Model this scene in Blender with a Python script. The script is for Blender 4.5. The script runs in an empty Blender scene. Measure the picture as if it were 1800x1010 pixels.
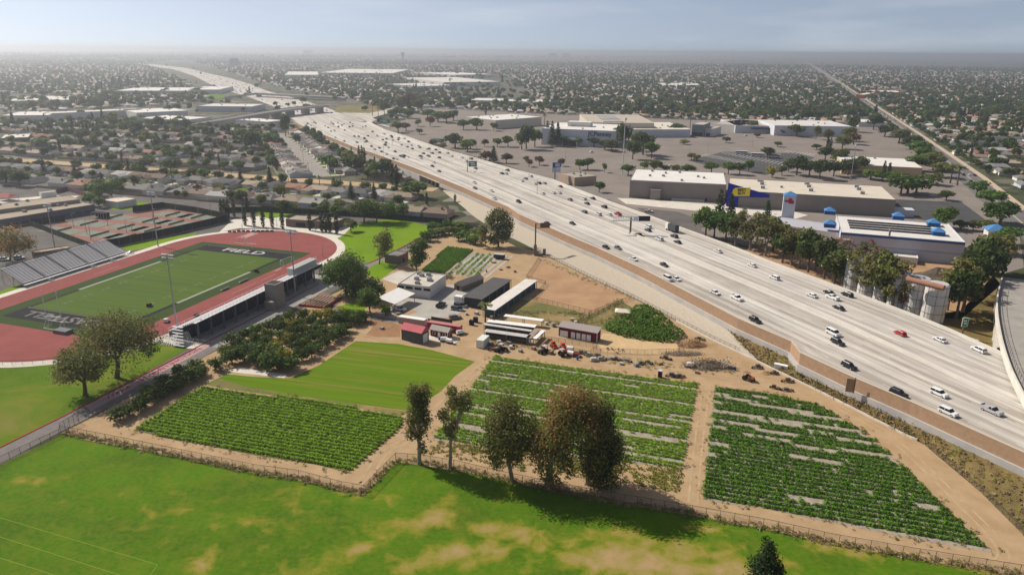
import bpy, math, random
import numpy as np
from mathutils import Vector, Matrix
R_ = math.radians
rng = np.random.default_rng(7)
random.seed(11)
S = bpy.context.scene
COL = S.collection

# ------------------------------------------------------------------ camera
CAM_H = 97.4
F_PX, HOR_Y, ROLL = 1274.0, 89.0, math.atan(0.0085)
PITCH = math.atan((505 - HOR_Y) * math.cos(ROLL) / F_PX)
_F = np.array([0, math.cos(PITCH), -math.sin(PITCH)])
_U0 = np.array([0, math.sin(PITCH), math.cos(PITCH)])
_X = np.array([1.0, 0, 0])
_R = math.cos(ROLL) * _X + math.sin(ROLL) * _U0
_U = -math.sin(ROLL) * _X + math.cos(ROLL) * _U0
cam = bpy.data.objects.new('camera', bpy.data.cameras.new('camera'))
COL.objects.link(cam)
cam.data.sensor_width = 36.0
cam.data.lens = F_PX / 1800 * 36.0
cam.data.clip_start = 1.0
cam.data.clip_end = 60000
_m = Matrix(((_R[0], _U[0], -_F[0], 0), (_R[1], _U[1], -_F[1], 0), (_R[2], _U[2], -_F[2], CAM_H), (0, 0, 0, 1)))
cam.matrix_world = _m
S.camera = cam

# ------------------------------------------------------------------ sky, sun, exposure
SUN_EL, SUN_AZ = R_(42.0), R_(147.0)          # azimuth measured from +X towards +Y
w = bpy.data.worlds.new('World'); S.world = w; w.use_nodes = True
nt = w.node_tree; nt.nodes.clear()
sky = nt.nodes.new('ShaderNodeTexSky'); sky.sky_type = 'NISHITA'; sky.sun_disc = False
sky.sun_elevation = SUN_EL; sky.sun_rotation = math.pi / 2 - SUN_AZ
sky.altitude = 50; sky.air_density = 0.6; sky.dust_density = 1.1; sky.ozone_density = 3.0
bg = nt.nodes.new('ShaderNodeBackground'); bg.inputs['Strength'].default_value = 0.095
wo = nt.nodes.new('ShaderNodeOutputWorld')
# thin streaky cirrus over the whole sky
tc = nt.nodes.new('ShaderNodeTexCoord'); mp = nt.nodes.new('ShaderNodeMapping')
mp.inputs['Scale'].default_value = (2.2, 2.2, 16.0)
nz = nt.nodes.new('ShaderNodeTexNoise'); nz.inputs['Scale'].default_value = 1.7; nz.inputs['Detail'].default_value = 6
cr = nt.nodes.new('ShaderNodeValToRGB'); cr.color_ramp.elements[0].position = 0.5; cr.color_ramp.elements[1].position = 0.78
mulc = nt.nodes.new('ShaderNodeMath'); mulc.operation = 'MULTIPLY'; mulc.inputs[1].default_value = 0.3
mixc = nt.nodes.new('ShaderNodeMixRGB'); mixc.inputs['Color2'].default_value = (8.0, 8.0, 8.2, 1)
L = nt.links.new
va = nt.nodes.new('ShaderNodeVectorMath'); va.operation = 'ADD'; va.inputs[1].default_value = (0, 0, 0.06)   # haze near the horizon shows the sky a little higher up
vn = nt.nodes.new('ShaderNodeVectorMath'); vn.operation = 'NORMALIZE'
L(tc.outputs['Generated'], va.inputs[0]); L(va.outputs['Vector'], vn.inputs[0]); L(vn.outputs['Vector'], sky.inputs['Vector'])
L(tc.outputs['Generated'], mp.inputs['Vector']); L(mp.outputs['Vector'], nz.inputs['Vector']); L(nz.outputs['Fac'], cr.inputs['Fac'])
L(cr.outputs['Color'], mulc.inputs[0]); L(mulc.outputs[0], mixc.inputs['Fac'])
hs = nt.nodes.new('ShaderNodeHueSaturation'); hs.inputs['Saturation'].default_value = 0.62; L(sky.outputs['Color'], hs.inputs['Color']); L(hs.outputs['Color'], mixc.inputs['Color1'])
L(mixc.outputs['Color'], bg.inputs['Color']); L(bg.outputs['Background'], wo.inputs['Surface'])

sun = bpy.data.objects.new('sun', bpy.data.lights.new('sun', 'SUN')); COL.objects.link(sun)
sun.data.energy = 5.0; sun.data.angle = R_(0.53); sun.data.color = (1.0, 0.91, 0.78)
_sd = Vector((math.cos(SUN_EL) * math.cos(SUN_AZ), math.cos(SUN_EL) * math.sin(SUN_AZ), math.sin(SUN_EL)))
sun.rotation_euler = _sd.to_track_quat('Z', 'Y').to_euler(); sun.location = (-300, 200, 400)
S.view_settings.view_transform = 'Standard'; S.view_settings.look = 'None'
S.view_settings.exposure = 0.2; S.view_settings.gamma = 1.0; S.view_settings.use_curve_mapping = False
S.cycles.use_denoising = True
S.cycles.max_bounces = 6; S.cycles.diffuse_bounces = 2; S.cycles.glossy_bounces = 2
S.cycles.transparent_max_bounces = 8; S.cycles.volume_bounces = 0

# ------------------------------------------------------------------ helpers
def G(px, py, z=0.0):
    """point at height z that the photograph shows at pixel (px, py)"""
    d = _F + (px - 900) / F_PX * _R - (py - 505) / F_PX * _U
    t = (CAM_H - z) / -d[2]
    return Vector((d[0] * t, d[1] * t, z))
def PX(P):
    d = np.array([P[0], P[1], P[2] - CAM_H]); k = d @ _F
    return (900 + F_PX * (d @ _R) / k, 505 - F_PX * (d @ _U) / k)
GA = R_(71.76)                                # the street grid's "north"
FU = Vector((math.cos(GA), math.sin(GA), 0)); FN = Vector((FU.y, -FU.x, 0)); FC = Vector((-151.2, 303.6, 0))
def ST(s, t, z=0.0): return FC + FU * s + FN * t + Vector((0, 0, z))
def to_st(P): d = Vector((P[0], P[1], 0)) - FC; return d.dot(FU), d.dot(FN)
def inside(p, poly):
    x, y = p[0], p[1]; c = False; n = len(poly); j = n - 1
    for i in range(n):
        xi, yi = poly[i][0], poly[i][1]; xj, yj = poly[j][0], poly[j][1]
        if (yi > y) != (yj > y) and x < (xj - xi) * (y - yi) / (yj - yi) + xi: c = not c
        j = i
    return c

MATS = {}
def mat(name, col, rough=0.85, var=0.0, scale=0.3, objcol=False, metal=0.0, detail=4, col2=None, bump=0.0, spec=0.1, stretch=None):
    if name in MATS: return MATS[name]
    m = bpy.data.materials.new(name); m.use_nodes = True; n = m.node_tree; b = n.nodes['Principled BSDF']
    b.inputs['Roughness'].default_value = rough; b.inputs['Metallic'].default_value = metal
    b.inputs['Specular IOR Level'].default_value = spec
    c = tuple(col) + (1,)
    b.inputs['Base Color'].default_value = c
    src = None
    if objcol:
        oi = n.nodes.new('ShaderNodeObjectInfo'); src = oi.outputs['Color']
    if var > 0 or col2:
        ge = n.nodes.new('ShaderNodeNewGeometry'); no = n.nodes.new('ShaderNodeTexNoise')
        no.inputs['Scale'].default_value = scale; no.inputs['Detail'].default_value = detail; no.inputs['Roughness'].default_value = 0.65
        if stretch:
            ma = n.nodes.new('ShaderNodeMapping'); ma.inputs['Rotation'].default_value = (0, 0, -stretch[0]); ma.inputs['Scale'].default_value = stretch[1]
            ma.vector_type = 'POINT'
            vr = n.nodes.new('ShaderNodeVectorRotate'); vr.rotation_type = 'Z_AXIS'; vr.inputs['Angle'].default_value = -stretch[0]
            ma.inputs['Rotation'].default_value = (0, 0, 0)
            n.links.new(ge.outputs['Position'], vr.inputs['Vector']); n.links.new(vr.outputs['Vector'], ma.inputs['Vector']); n.links.new(ma.outputs['Vector'], no.inputs['Vector'])
        else:
            n.links.new(ge.outputs['Position'], no.inputs['Vector'])
        ra = n.nodes.new('ShaderNodeMapRange'); ra.inputs['From Min'].default_value = 0.3; ra.inputs['From Max'].default_value = 0.7
        n.links.new(no.outputs['Fac'], ra.inputs['Value'])
        mx = n.nodes.new('ShaderNodeMixRGB')
        if col2:
            mx.inputs['Color1'].default_value = c; mx.inputs['Color2'].default_value = tuple(col2) + (1,)
            n.links.new(ra.outputs['Result'], mx.inputs['Fac'])
        else:
            ra.inputs['To Min'].default_value = 1 - var; ra.inputs['To Max'].default_value = 1 + var
            mx.blend_type = 'MULTIPLY'; mx.inputs['Fac'].default_value = 1; mx.inputs['Color1'].default_value = c
            if src: n.links.new(src, mx.inputs['Color1'])
            n.links.new(ra.outputs['Result'], mx.inputs['Color2'])
        src = mx.outputs['Color']
        if bump:
            bp = n.nodes.new('ShaderNodeBump'); bp.inputs['Strength'].default_value = bump; bp.inputs['Distance'].default_value = 0.3
            n.links.new(no.outputs['Fac'], bp.inputs['Height']); n.links.new(bp.outputs['Normal'], b.inputs['Normal'])
    if src: n.links.new(src, b.inputs['Base Color'])
    MATS[name] = m
    return m
def leafmat(name, c1, c2, trans=0.25):
    if name in MATS: return MATS[name]
    m = bpy.data.materials.new(name); m.use_nodes = True; n = m.node_tree; b = n.nodes['Principled BSDF']
    b.inputs['Roughness'].default_value = 0.6; b.inputs['Specular IOR Level'].default_value = 0.12
    ge = n.nodes.new('ShaderNodeNewGeometry'); oi = n.nodes.new('ShaderNodeObjectInfo')
    mx = n.nodes.new('ShaderNodeMixRGB'); mx.inputs['Color1'].default_value = tuple(c1) + (1,); mx.inputs['Color2'].default_value = tuple(c2) + (1,)
    n.links.new(ge.outputs['Random Per Island'], mx.inputs['Fac'])
    ra = n.nodes.new('ShaderNodeMapRange'); ra.inputs['To Min'].default_value = 0.7; ra.inputs['To Max'].default_value = 1.3
    n.links.new(oi.outputs['Random'], ra.inputs['Value'])
    m2 = n.nodes.new('ShaderNodeMixRGB'); m2.blend_type = 'MULTIPLY'; m2.inputs['Fac'].default_value = 1
    n.links.new(mx.outputs['Color'], m2.inputs['Color1']); n.links.new(ra.outputs['Result'], m2.inputs['Color2'])
    n.links.new(m2.outputs['Color'], b.inputs['Base Color'])
    tr = n.nodes.new('ShaderNodeBsdfTranslucent'); n.links.new(m2.outputs['Color'], tr.inputs['Color'])
    ms = n.nodes.new('ShaderNodeMixShader'); ms.inputs['Fac'].default_value = trans
    out = n.nodes['Material Output']
    n.links.new(b.outputs['BSDF'], ms.inputs[1]); n.links.new(tr.outputs['BSDF'], ms.inputs[2]); n.links.new(ms.outputs['Shader'], out.inputs['Surface'])
    MATS[name] = m
    return m

class MB:
    """collects simple solids; mesh() turns them into one mesh"""
    def __init__(s): s.v = []; s.f = []; s.mi = []; s.m = 0
    def add(s, vs, fs):
        o = len(s.v); s.v += [tuple(p) for p in vs]
        for f in fs: s.f.append([i + o for i in f]); s.mi.append(s.m)
        return s
    def box(s, x, y, z, sx, sy, sz, rz=0.0):
        """centre x, y, base z"""
        c, n = math.cos(rz), math.sin(rz); vs = []
        for dz in (0, sz):
            for dx, dy in ((-.5, -.5), (.5, -.5), (.5, .5), (-.5, .5)):
                a, b = dx * sx, dy * sy; vs.append((x + a * c - b * n, y + a * n + b * c, z + dz))
        return s.add(vs, [(3, 2, 1, 0), (4, 5, 6, 7), (0, 1, 5, 4), (1, 2, 6, 5), (2, 3, 7, 6), (3, 0, 4, 7)])
    def prism(s, poly, z0, z1):
        n = len(poly); a = sum(poly[i][0] * poly[(i + 1) % n][1] - poly[(i + 1) % n][0] * poly[i][1] for i in range(n))
        p = list(poly) if a > 0 else list(poly)[::-1]
        vs = [(q[0], q[1], z0) for q in p] + [(q[0], q[1], z1) for q in p]
        return s.add(vs, [tuple(range(n))[::-1], tuple(range(n, 2 * n))] + [(i, (i + 1) % n, n + (i + 1) % n, n + i) for i in range(n)])
    def sheet(s, pts):
        n = len(pts); a = sum(pts[i][0] * pts[(i + 1) % n][1] - pts[(i + 1) % n][0] * pts[i][1] for i in range(n))
        p = list(pts) if a > 0 else list(pts)[::-1]
        return s.add(p, [tuple(range(n))])
    def strip(s, A, B):
        n = len(A); return s.add(list(A) + list(B), [(i, i + 1, n + i + 1, n + i) for i in range(n - 1)])
    def tube(s, p0, p1, r0, r1=None, n=6, cap=True):
        r1 = r0 if r1 is None else r1
        p0 = Vector(p0); p1 = Vector(p1); d = (p1 - p0)
        if d.length < 1e-6: return s
        d.normalize(); a = d.orthogonal().normalized(); b = d.cross(a); vs = []
        for p, r in ((p0, r0), (p1, r1)):
            for i in range(n):
                t = 2 * math.pi * i / n; vs.append(p + (a * math.cos(t) + b * math.sin(t)) * r)
        fs = [(i, (i + 1) % n, n + (i + 1) % n, n + i) for i in range(n)]
        if cap: fs += [tuple(range(n))[::-1], tuple(range(n, 2 * n))]
        return s.add(vs, fs)
    def wall(s, pts, z0, z1, th):
        """a wall of thickness th along a ground polyline; z0, z1 numbers or lists"""
        n = len(pts); pts = [Vector((p[0], p[1], 0)) for p in pts]
        nor = []
        for i in range(n):
            d = (pts[min(i + 1, n - 1)] - pts[max(i - 1, 0)]).normalized(); nor.append(Vector((-d.y, d.x, 0)) * th / 2)
        Z0 = z0 if isinstance(z0, (list, tuple)) else [z0] * n; Z1 = z1 if isinstance(z1, (list, tuple)) else [z1] * n
        vs = []
        for i in range(n):
            for q, z in ((nor[i], Z0[i]), (nor[i], Z1[i]), (-nor[i], Z1[i]), (-nor[i], Z0[i])): vs.append((pts[i].x + q.x, pts[i].y + q.y, z))
        fs = []
        for i in range(n - 1):
            for k in range(4): fs.append((4 * i + k, 4 * i + (k + 1) % 4, 4 * i + 4 + (k + 1) % 4, 4 * i + 4 + k))
        fs += [(3, 2, 1, 0), (4 * n - 4, 4 * n - 3, 4 * n - 2, 4 * n - 1)]
        return s.add(vs, fs)
    def gable(s, x0, x1, y0, y1, z, h, ov=0.5, hip=0.0):
        """solid roof, ridge along x"""
        X0, X1, Y0, Y1 = x0 - ov, x1 + ov, y0 - ov, y1 + ov; ym = (Y0 + Y1) / 2; k = hip
        vs = [(X0, Y0, z), (X1, Y0, z), (X1, Y1, z), (X0, Y1, z), (X0 + k, ym, z + h), (X1 - k, ym, z + h)]
        return s.add(vs, [(3, 2, 1, 0), (0, 1, 5, 4), (2, 3, 4, 5), (1, 2, 5), (3, 0, 4)])
    def mesh(s, name, mats):
        me = bpy.data.meshes.new(name); me.from_pydata(s.v, [], s.f)
        for m in (mats if isinstance(mats, (list, tuple)) else [mats]): me.materials.append(m)
        if any(s.mi): me.polygons.foreach_set('material_index', s.mi)
        me.update(); return me

def link(name, data, parent=None, loc=None, rz=None, color=None):
    o = bpy.data.objects.new(name, data); COL.objects.link(o)
    if parent is not None: o.parent = parent
    if loc is not None: o.location = loc
    if rz is not None: o.rotation_euler = (0, 0, rz)
    if color is not None: o.color = tuple(color) + (1,)
    return o
def part(name, mb, m, parent=None, **k):
    return link(name, mb.mesh(name, m) if isinstance(mb, MB) else mb, parent, **k)
def tag(o, label=None, cat=None, group=None, kind=None):
    if label: o['label'] = label
    if cat: o['category'] = cat
    if group: o['group'] = group
    if kind: o['kind'] = kind
    return o
def thing(name, label, cat, loc=(0, 0, 0), rz=0.0, group=None):
    return tag(link(name, None, None, loc, rz), label, cat, group)
def struct(name, mb, m, label=None):
    return tag(part(name, mb, m), label, kind='structure')
def copy_tree(o, parent=None):
    c = o.copy(); COL.objects.link(c); c.parent = parent
    for ch in list(o.children): copy_tree(ch, c)
    return c
ORD = 'first second third fourth fifth sixth seventh eighth ninth tenth eleventh twelfth thirteenth fourteenth fifteenth sixteenth seventeenth eighteenth nineteenth'.split()
TENS = ['', '', 'twenty', 'thirty', 'forty', 'fifty', 'sixty', 'seventy', 'eighty', 'ninety']
TENTH = ['', '', 'twentieth', 'thirtieth', 'fortieth', 'fiftieth', 'sixtieth', 'seventieth', 'eightieth', 'ninetieth']
def ordinal(n):
    if n < 20: return ORD[n - 1]
    if n >= 100: return ('hundredth' if n == 100 else 'hundred-and-' + ordinal(n - 100))
    return TENTH[n // 10] if n % 10 == 0 else TENS[n // 10] + '-' + ORD[n % 10 - 1]
NUMBERED = {}
def numbered(o, base):
    """label to be finished by nearness once every thing of that look is placed"""
    NUMBERED.setdefault(base, []).append(o)
def finish_labels():
    for base, os_ in NUMBERED.items():
        os_.sort(key=lambda o: o.location.length)
        for i, o in enumerate(os_):
            o['label'] = base if len(os_) == 1 else f'{base}, {ordinal(i + 1)} nearest'
def GP(pix, z=0.0): return [G(x, y, z) for x, y in pix]
def smooth(pts, n=6):
    """Catmull-Rom through points"""
    P = [Vector(p) for p in pts]; out = []
    for i in range(len(P) - 1):
        a = P[max(i - 1, 0)]; b = P[i]; c = P[i + 1]; d = P[min(i + 2, len(P) - 1)]
        for k in range(n):
            t = k / n
            out.append(0.5 * ((2 * b) + (c - a) * t + (2 * a - 5 * b + 4 * c - d) * t * t + (3 * b - a - 3 * c + d) * t ** 3))
    return out + [P[-1]]
def along(pts, step):
    """points each step metres along a polyline, with the direction there"""
    out = []; rest = 0.0
    for i in range(len(pts) - 1):
        a, b = Vector(pts[i]), Vector(pts[i + 1]); l = (b - a).length; d = (b - a).normalized(); x = rest
        while x < l: out.append((a + d * x, d)); x += step
        rest = x - l
    return out
def rect3(pa, pb, pc, z=0.0):
    """rectangle from pixel corners: a, b along its length, c across from a; returns centre, length, width, angle"""
    a, b, c = G(*pa, z), G(*pb, z), G(*pc, z); u = (b - a); l = u.length; u.normalize(); n = Vector((-u.y, u.x, 0)); wd = (c - a).dot(n)
    ce = a + u * l / 2 + n * wd / 2; return Vector((ce.x, ce.y, 0)), l, abs(wd), math.atan2(u.y, u.x)
_txt = {}
def text_mesh(s, size, m, ext=0.02, bold=0.0):
    cu = bpy.data.curves.new('lettering', 'FONT'); cu.body = s; cu.size = size; cu.extrude = ext; cu.offset = bold
    cu.align_x = 'CENTER'; cu.align_y = 'CENTER'; cu.resolution_u = 3
    o = bpy.data.objects.new('lettering', cu); COL.objects.link(o)
    dg = bpy.context.evaluated_depsgraph_get(); me = bpy.data.meshes.new_from_object(o.evaluated_get(dg)); bpy.data.objects.remove(o)
    me.materials.clear(); me.materials.append(m); return me
HAZE_DENSITY, HAZE_ANISO = 0.00017, 0.62
# ------------------------------------------------------------------ trees
BARK = mat('bark', (.13, .1, .075), .95, .25, 2.0); BARK_PALE = mat('bark_pale', (.3, .25, .2), .95, .3, 1.5)
LEAF = {
    'green': leafmat('leaf_green', (0.046, 0.101, 0.019), (0.132, 0.217, 0.04), 0.4),
    'dark': leafmat('leaf_dark', (.036, .062, .015), (.1, .138, .032), .4),
    'olive': leafmat('leaf_olive', (0.09, 0.11, 0.029), (0.216, 0.228, 0.066), 0.45),
    'bright': leafmat('leaf_bright', (0.057, 0.115, 0.014), (0.149, 0.23, 0.034), 0.4),
    'yellow': leafmat('leaf_yellow', (.16, .17, .015), (.34, .3, .04)),
    'brown': leafmat('leaf_brown', (.17, .105, .04), (.46, .27, .1), 0.5),
    'euc': leafmat('leaf_euc', (0.096, 0.102, 0.03), (0.264, 0.24, 0.084), 0.5),
    'citrus': leafmat('leaf_citrus', (.035, .066, .012), (.1, .155, .028), .4),
    'rusty': leafmat('leaf_rusty', (0.108, 0.06, 0.036), (0.18, 0.108, 0.06), 0.4),
    'crop': leafmat('leaf_crop', (.19, .33, .022), (.38, .56, .06), .4),
    'crop_dark': leafmat('leaf_crop_dark', (.075, .19, .012), (.19, .37, .03), .4),
    'weed': leafmat('leaf_weed', (.16, .2, .03), (.3, .29, .06), .35),
    'needle': leafmat('leaf_needle', (.014, .032, .011), (.045, .075, .022), .25),
    'thicket': leafmat('leaf_thicket', (0.084, 0.182, 0.017), (0.168, 0.308, 0.035), 0.4),
    'dry': leafmat('leaf_dry', (.2, .145, .08), (.36, .265, .155), .2),
}
def quads(P, N, size, r, aspect=1.0):
    """one leaf face at each point P facing N"""
    n = len(P); N = N / np.maximum(np.linalg.norm(N, axis=1, keepdims=True), 1e-6)
    a = np.cross(N, r.normal(size=(n, 3))); a /= np.maximum(np.linalg.norm(a, axis=1, keepdims=True), 1e-6); b = np.cross(N, a)
    s = size * r.uniform(.55, 1.35, (n, 1)); a = a * s; b = b * s * aspect
    V = np.empty((n, 4, 3)); V[:, 0] = P - a; V[:, 1] = P - b * .8; V[:, 2] = P + a; V[:, 3] = P + b * .8
    return V.reshape(-1, 3)
def quad_mesh(name, V, m):
    n = len(V) // 4; me = bpy.data.meshes.new(name)
    me.vertices.add(len(V)); me.vertices.foreach_set('co', V.astype(np.float32).ravel())
    me.loops.add(len(V)); me.loops.foreach_set('vertex_index', np.arange(len(V), dtype=np.int32))
    me.polygons.add(n); me.polygons.foreach_set('loop_start', np.arange(0, len(V), 4, dtype=np.int32))
    for q in (m if isinstance(m, list) else [m]): me.materials.append(q)
    me.update(calc_edges=True); return me
def crown_mesh(name, clumps, n, size, m, seed, aspect=.8, rough=.35, shell=.5, droop=0.0):
    r = np.random.default_rng(seed); C = np.array(clumps, float)
    if C.shape[1] == 4: C = np.column_stack([C[:, :3], C[:, 3], C[:, 3], C[:, 3] * .8])
    wgt = (C[:, 3] * C[:, 4] + C[:, 4] * C[:, 5] + C[:, 3] * C[:, 5]); idx = r.choice(len(C), n, p=wgt / wgt.sum())
    D = r.normal(size=(n, 3)); D /= np.linalg.norm(D, axis=1, keepdims=True)
    rad = (shell + (1 - shell) * r.random((n, 1)) ** .6) * (1 + rough * r.normal(size=(n, 1)) * .4)
    P = C[idx, :3] + D * C[idx, 3:6] * rad
    if droop: P[:, 2] -= droop * r.random(n) ** 2
    return quad_mesh(name, quads(P, D + .7 * r.normal(size=(n, 3)) + [0, 0, .35], size, r, aspect), m)
def ball_clumps(R, H, z0, k, seed, cr=.42, flat=1.0):
    r = np.random.default_rng(seed); out = []
    for i in range(k):
        a = r.uniform(0, 2 * math.pi); e = math.asin(r.uniform(-.75, 1)); rr = r.uniform(.45, .72)
        q = R * cr * r.uniform(.75, 1.25)
        out.append((math.cos(a) * math.cos(e) * R * rr, math.sin(a) * math.cos(e) * R * rr, z0 + H / 2 + math.sin(e) * H / 2 * rr, q, q, q * flat))
    out.append((0, 0, z0 + H / 2, R * .5, R * .5, H * .3)); return out
def limbs(clumps, fork, r0, seed, k=8, base=(0, 0, 0), lean=(0, 0)):
    """trunk to the fork, then a limb to each of the larger clumps"""
    mb = MB(); b = Vector(base); f = Vector((base[0] + lean[0], base[1] + lean[1], fork))
    mid = (b + f) / 2 + Vector((lean[0] * .2, 0, 0))
    mb.tube(b - Vector((0, 0, .3)), b + Vector((0, 0, .4)), r0 * 1.5, r0 * 1.1, 8, False); mb.tube(b + Vector((0, 0, .4)), mid, r0 * 1.1, r0 * .92, 8, False); mb.tube(mid, f, r0 * .92, r0 * .8, 8)
    for c in sorted(clumps, key=lambda c: -c[3])[:k]:
        e = Vector(c[:3]); m_ = f.lerp(e, .5) + Vector((0, 0, -.08 * (e - f).length))
        mb.tube(f, m_, r0 * .55, r0 * .33, 5, False); mb.tube(m_, e, r0 * .33, r0 * .1, 5)
    return mb
PROTO = {}
def proto(key, build):
    if key not in PROTO: PROTO[key] = build()
    return PROTO[key]
def tree_proto(kind, seed, lod=1.0):
    def b():
        r = np.random.default_rng(seed); T = BARK
        if kind in ('round', 'olive', 'dark', 'bright', 'yellow', 'citrus', 'rusty', 'brown'):
            lf = {'round': 'green', 'rusty': 'rusty'}.get(kind, kind); H, R = 8.0, 4.0
            if kind in ('citrus', 'yellow'): H, R = 4.0, 2.4; c = ball_clumps(R, 3.4, .5, 10, seed, .42); fork = .9; r0 = .16
            else: c = ball_clumps(R, 5.8, 2.2, 12, seed, .4, .85); fork = 2.6; r0 = .28
            n = 900 if kind not in ('citrus', 'yellow') else 620; sz = .55 if R > 3 else .32
        elif kind == 'broad':
            H, R = 9.0, 7.0; c = ball_clumps(R, 3.6, 5.2, 15, seed, .3, .55); fork = 4.0; r0 = .4; n = 1200; sz = .6; lf = 'green'
        elif kind == 'cypress':
            H, R = 10.0, 1.1; c = [(0, 0, .8 + i * 1.0, .35 + .75 * math.sin(math.pi * (.15 + .78 * i / 9)) ** 1.0, .35 + .75 * math.sin(math.pi * (.15 + .78 * i / 9)), .9) for i in range(10)]; fork = 1.0; r0 = .2; n = 520; sz = .36; lf = 'needle'
        elif kind == 'conifer':
            H, R = 14.0, 3.0; c = []
            for i in range(9):
                z = 2 + i * 1.35; q = 3.0 * (1 - i / 9.5)
                for k in range(5): a = k * 1.257 + i; c.append((math.cos(a) * q * .55, math.sin(a) * q * .55, z, q * .5 + .2, q * .5 + .2, .8))
            fork = 8; r0 = .3; n = 950; sz = .42; lf = 'needle'
        elif kind == 'euc':
            H, R = 16.0, 4.5; c = []
            for i in range(13):
                z = 5 + 10.2 * r.random(); a = r.uniform(0, 6.28); q = R * (.2 + .6 * r.random()) * (1.15 - abs(z - 10) / 9)
                s = r.uniform(1.1, 2.0); c.append((math.cos(a) * q, math.sin(a) * q, z, s, s, s * 1.1))
            fork = 5.0; r0 = .35; n = 900; sz = .5; lf = 'euc'; T = BARK_PALE
        elif kind == 'bush':
            H, R = 2.2, 1.6; c = ball_clumps(R, 2.0, .1, 6, seed, .5); fork = .4; r0 = .08; n = 200; sz = .34; lf = 'green'
        elif kind == 'palm':
            mb = MB(); H, R = 14.0, 2.2; p0 = Vector((0, 0, -.2))
            mb.tube(p0, (0, 0, 6), .28, .2, 7, False); mb.tube((0, 0, 6), (.1, 0, 13), .2, .17, 7)
            V = []
            for k in range(34):
                a = r.uniform(0, 6.28); el = r.uniform(-.7, 1.2); d = np.array([math.cos(a) * math.cos(el), math.sin(a) * math.cos(el), math.sin(el)]); p = np.array([.1, 0, 13.]); sd = np.array([-math.sin(a), math.cos(a), 0]) * .28
                for q in range(3):
                    e = p + d * .8; V += [p - sd, e - sd * .8, e + sd * .8, p + sd]; p = e; d = d + [0, 0, -.35]; d /= np.linalg.norm(d)
            return dict(trunk=mb.mesh('trunk', BARK), crown=quad_mesh('crown', np.array(V), LEAF['olive']), H=H, R=R)
        n = int(n * lod); sz = sz / math.sqrt(lod) if lod < 1 else sz * .9
        return dict(trunk=limbs(c, fork, r0, seed, 7).mesh('trunk', T), crown=crown_mesh('crown', c, n, sz, LEAF[lf], seed), H=H, R=R)
    return proto((kind, seed, lod), b)
def tree(kind, p, h, r, label=None, group=None, name=None, seed=None, numb=None):
    seed = int(abs(p.x * 7 + p.y * 3)) % 3 if seed is None else seed
    t = tree_proto(kind, seed); nm = name or {'palm': 'palm_tree', 'cypress': 'cypress_tree', 'conifer': 'conifer_tree', 'euc': 'eucalyptus_tree', 'bush': 'shrub', 'citrus': 'citrus_tree', 'yellow': 'citrus_tree'}.get(kind, 'leafy_tree')
    o = thing(nm, label, 'shrub' if nm == 'shrub' else 'tree', (p.x, p.y, p.z), random.uniform(0, 6.28), group)
    o.scale = (1.18 * r / t['R'], 1.18 * r / t['R'], 1.04 * h / t['H'])
    link('trunk', t['trunk'], o); link('crown', t['crown'], o)
    if numb: numbered(o, numb)
    return o
def plane_pt(px, py, base):
    d = _F + (px - 900) / F_PX * _R - (py - 505) / F_PX * _U; t = base.y / d[1]; return Vector((d[0] * t, base.y, CAM_H + d[2] * t))
def big_tree(name, label, basepx, lobes, n, size, leaf, r0, fork_px, seed, trunk_m=None, z=0.0, leaf2=None, depth=.8, k=10, shell=.45, group=None, droop=0.):
    """a large tree from lobes seen in the photograph (px, py, rx, ry in pixels), given depth around the trunk"""
    b = G(*basepx, z); sc = b.length and (math.sqrt(b.x ** 2 + b.y ** 2 + CAM_H ** 2)) / F_PX; r = np.random.default_rng(seed); cl = []
    for (px, py, rx, ry) in lobes:
        q = plane_pt(px, py, b) - b; X, Z = rx * sc, ry * sc / .95; m = 5
        for j in range(m):
            dy = r.uniform(-1, 1) * X * depth * 1.1; dx = r.uniform(-.3, .3) * X; dz = r.uniform(-.3, .3) * Z; f = r.uniform(.62, 1.0)
            cl.append((q.x + dx, dy + q.x * r.uniform(-.3, .3), q.z + dz, X * f, X * f * .9, Z * f))
    fk = plane_pt(*fork_px, b) - b
    o = thing(name, label, 'tree', b, 0, group)
    part('trunk', limbs(cl, fk.z, r0, seed, k, lean=(fk.x, 0)), trunk_m or BARK_PALE, o)
    if leaf2:
        h = len(cl) // 2; ix = list(range(len(cl))); r.shuffle(ix)
        part('crown', crown_mesh('crown', [cl[i] for i in ix[:h]], n // 2, size, LEAF[leaf], seed, shell=shell, droop=droop), None, o)
        part('crown', crown_mesh('crown', [cl[i] for i in ix[h:]], n // 2, size, LEAF[leaf2], seed + 1, shell=shell, droop=droop), None, o)
    else: part('crown', crown_mesh('crown', cl, n, size, LEAF[leaf], seed, shell=shell, droop=droop), None, o)
    return o
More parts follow.
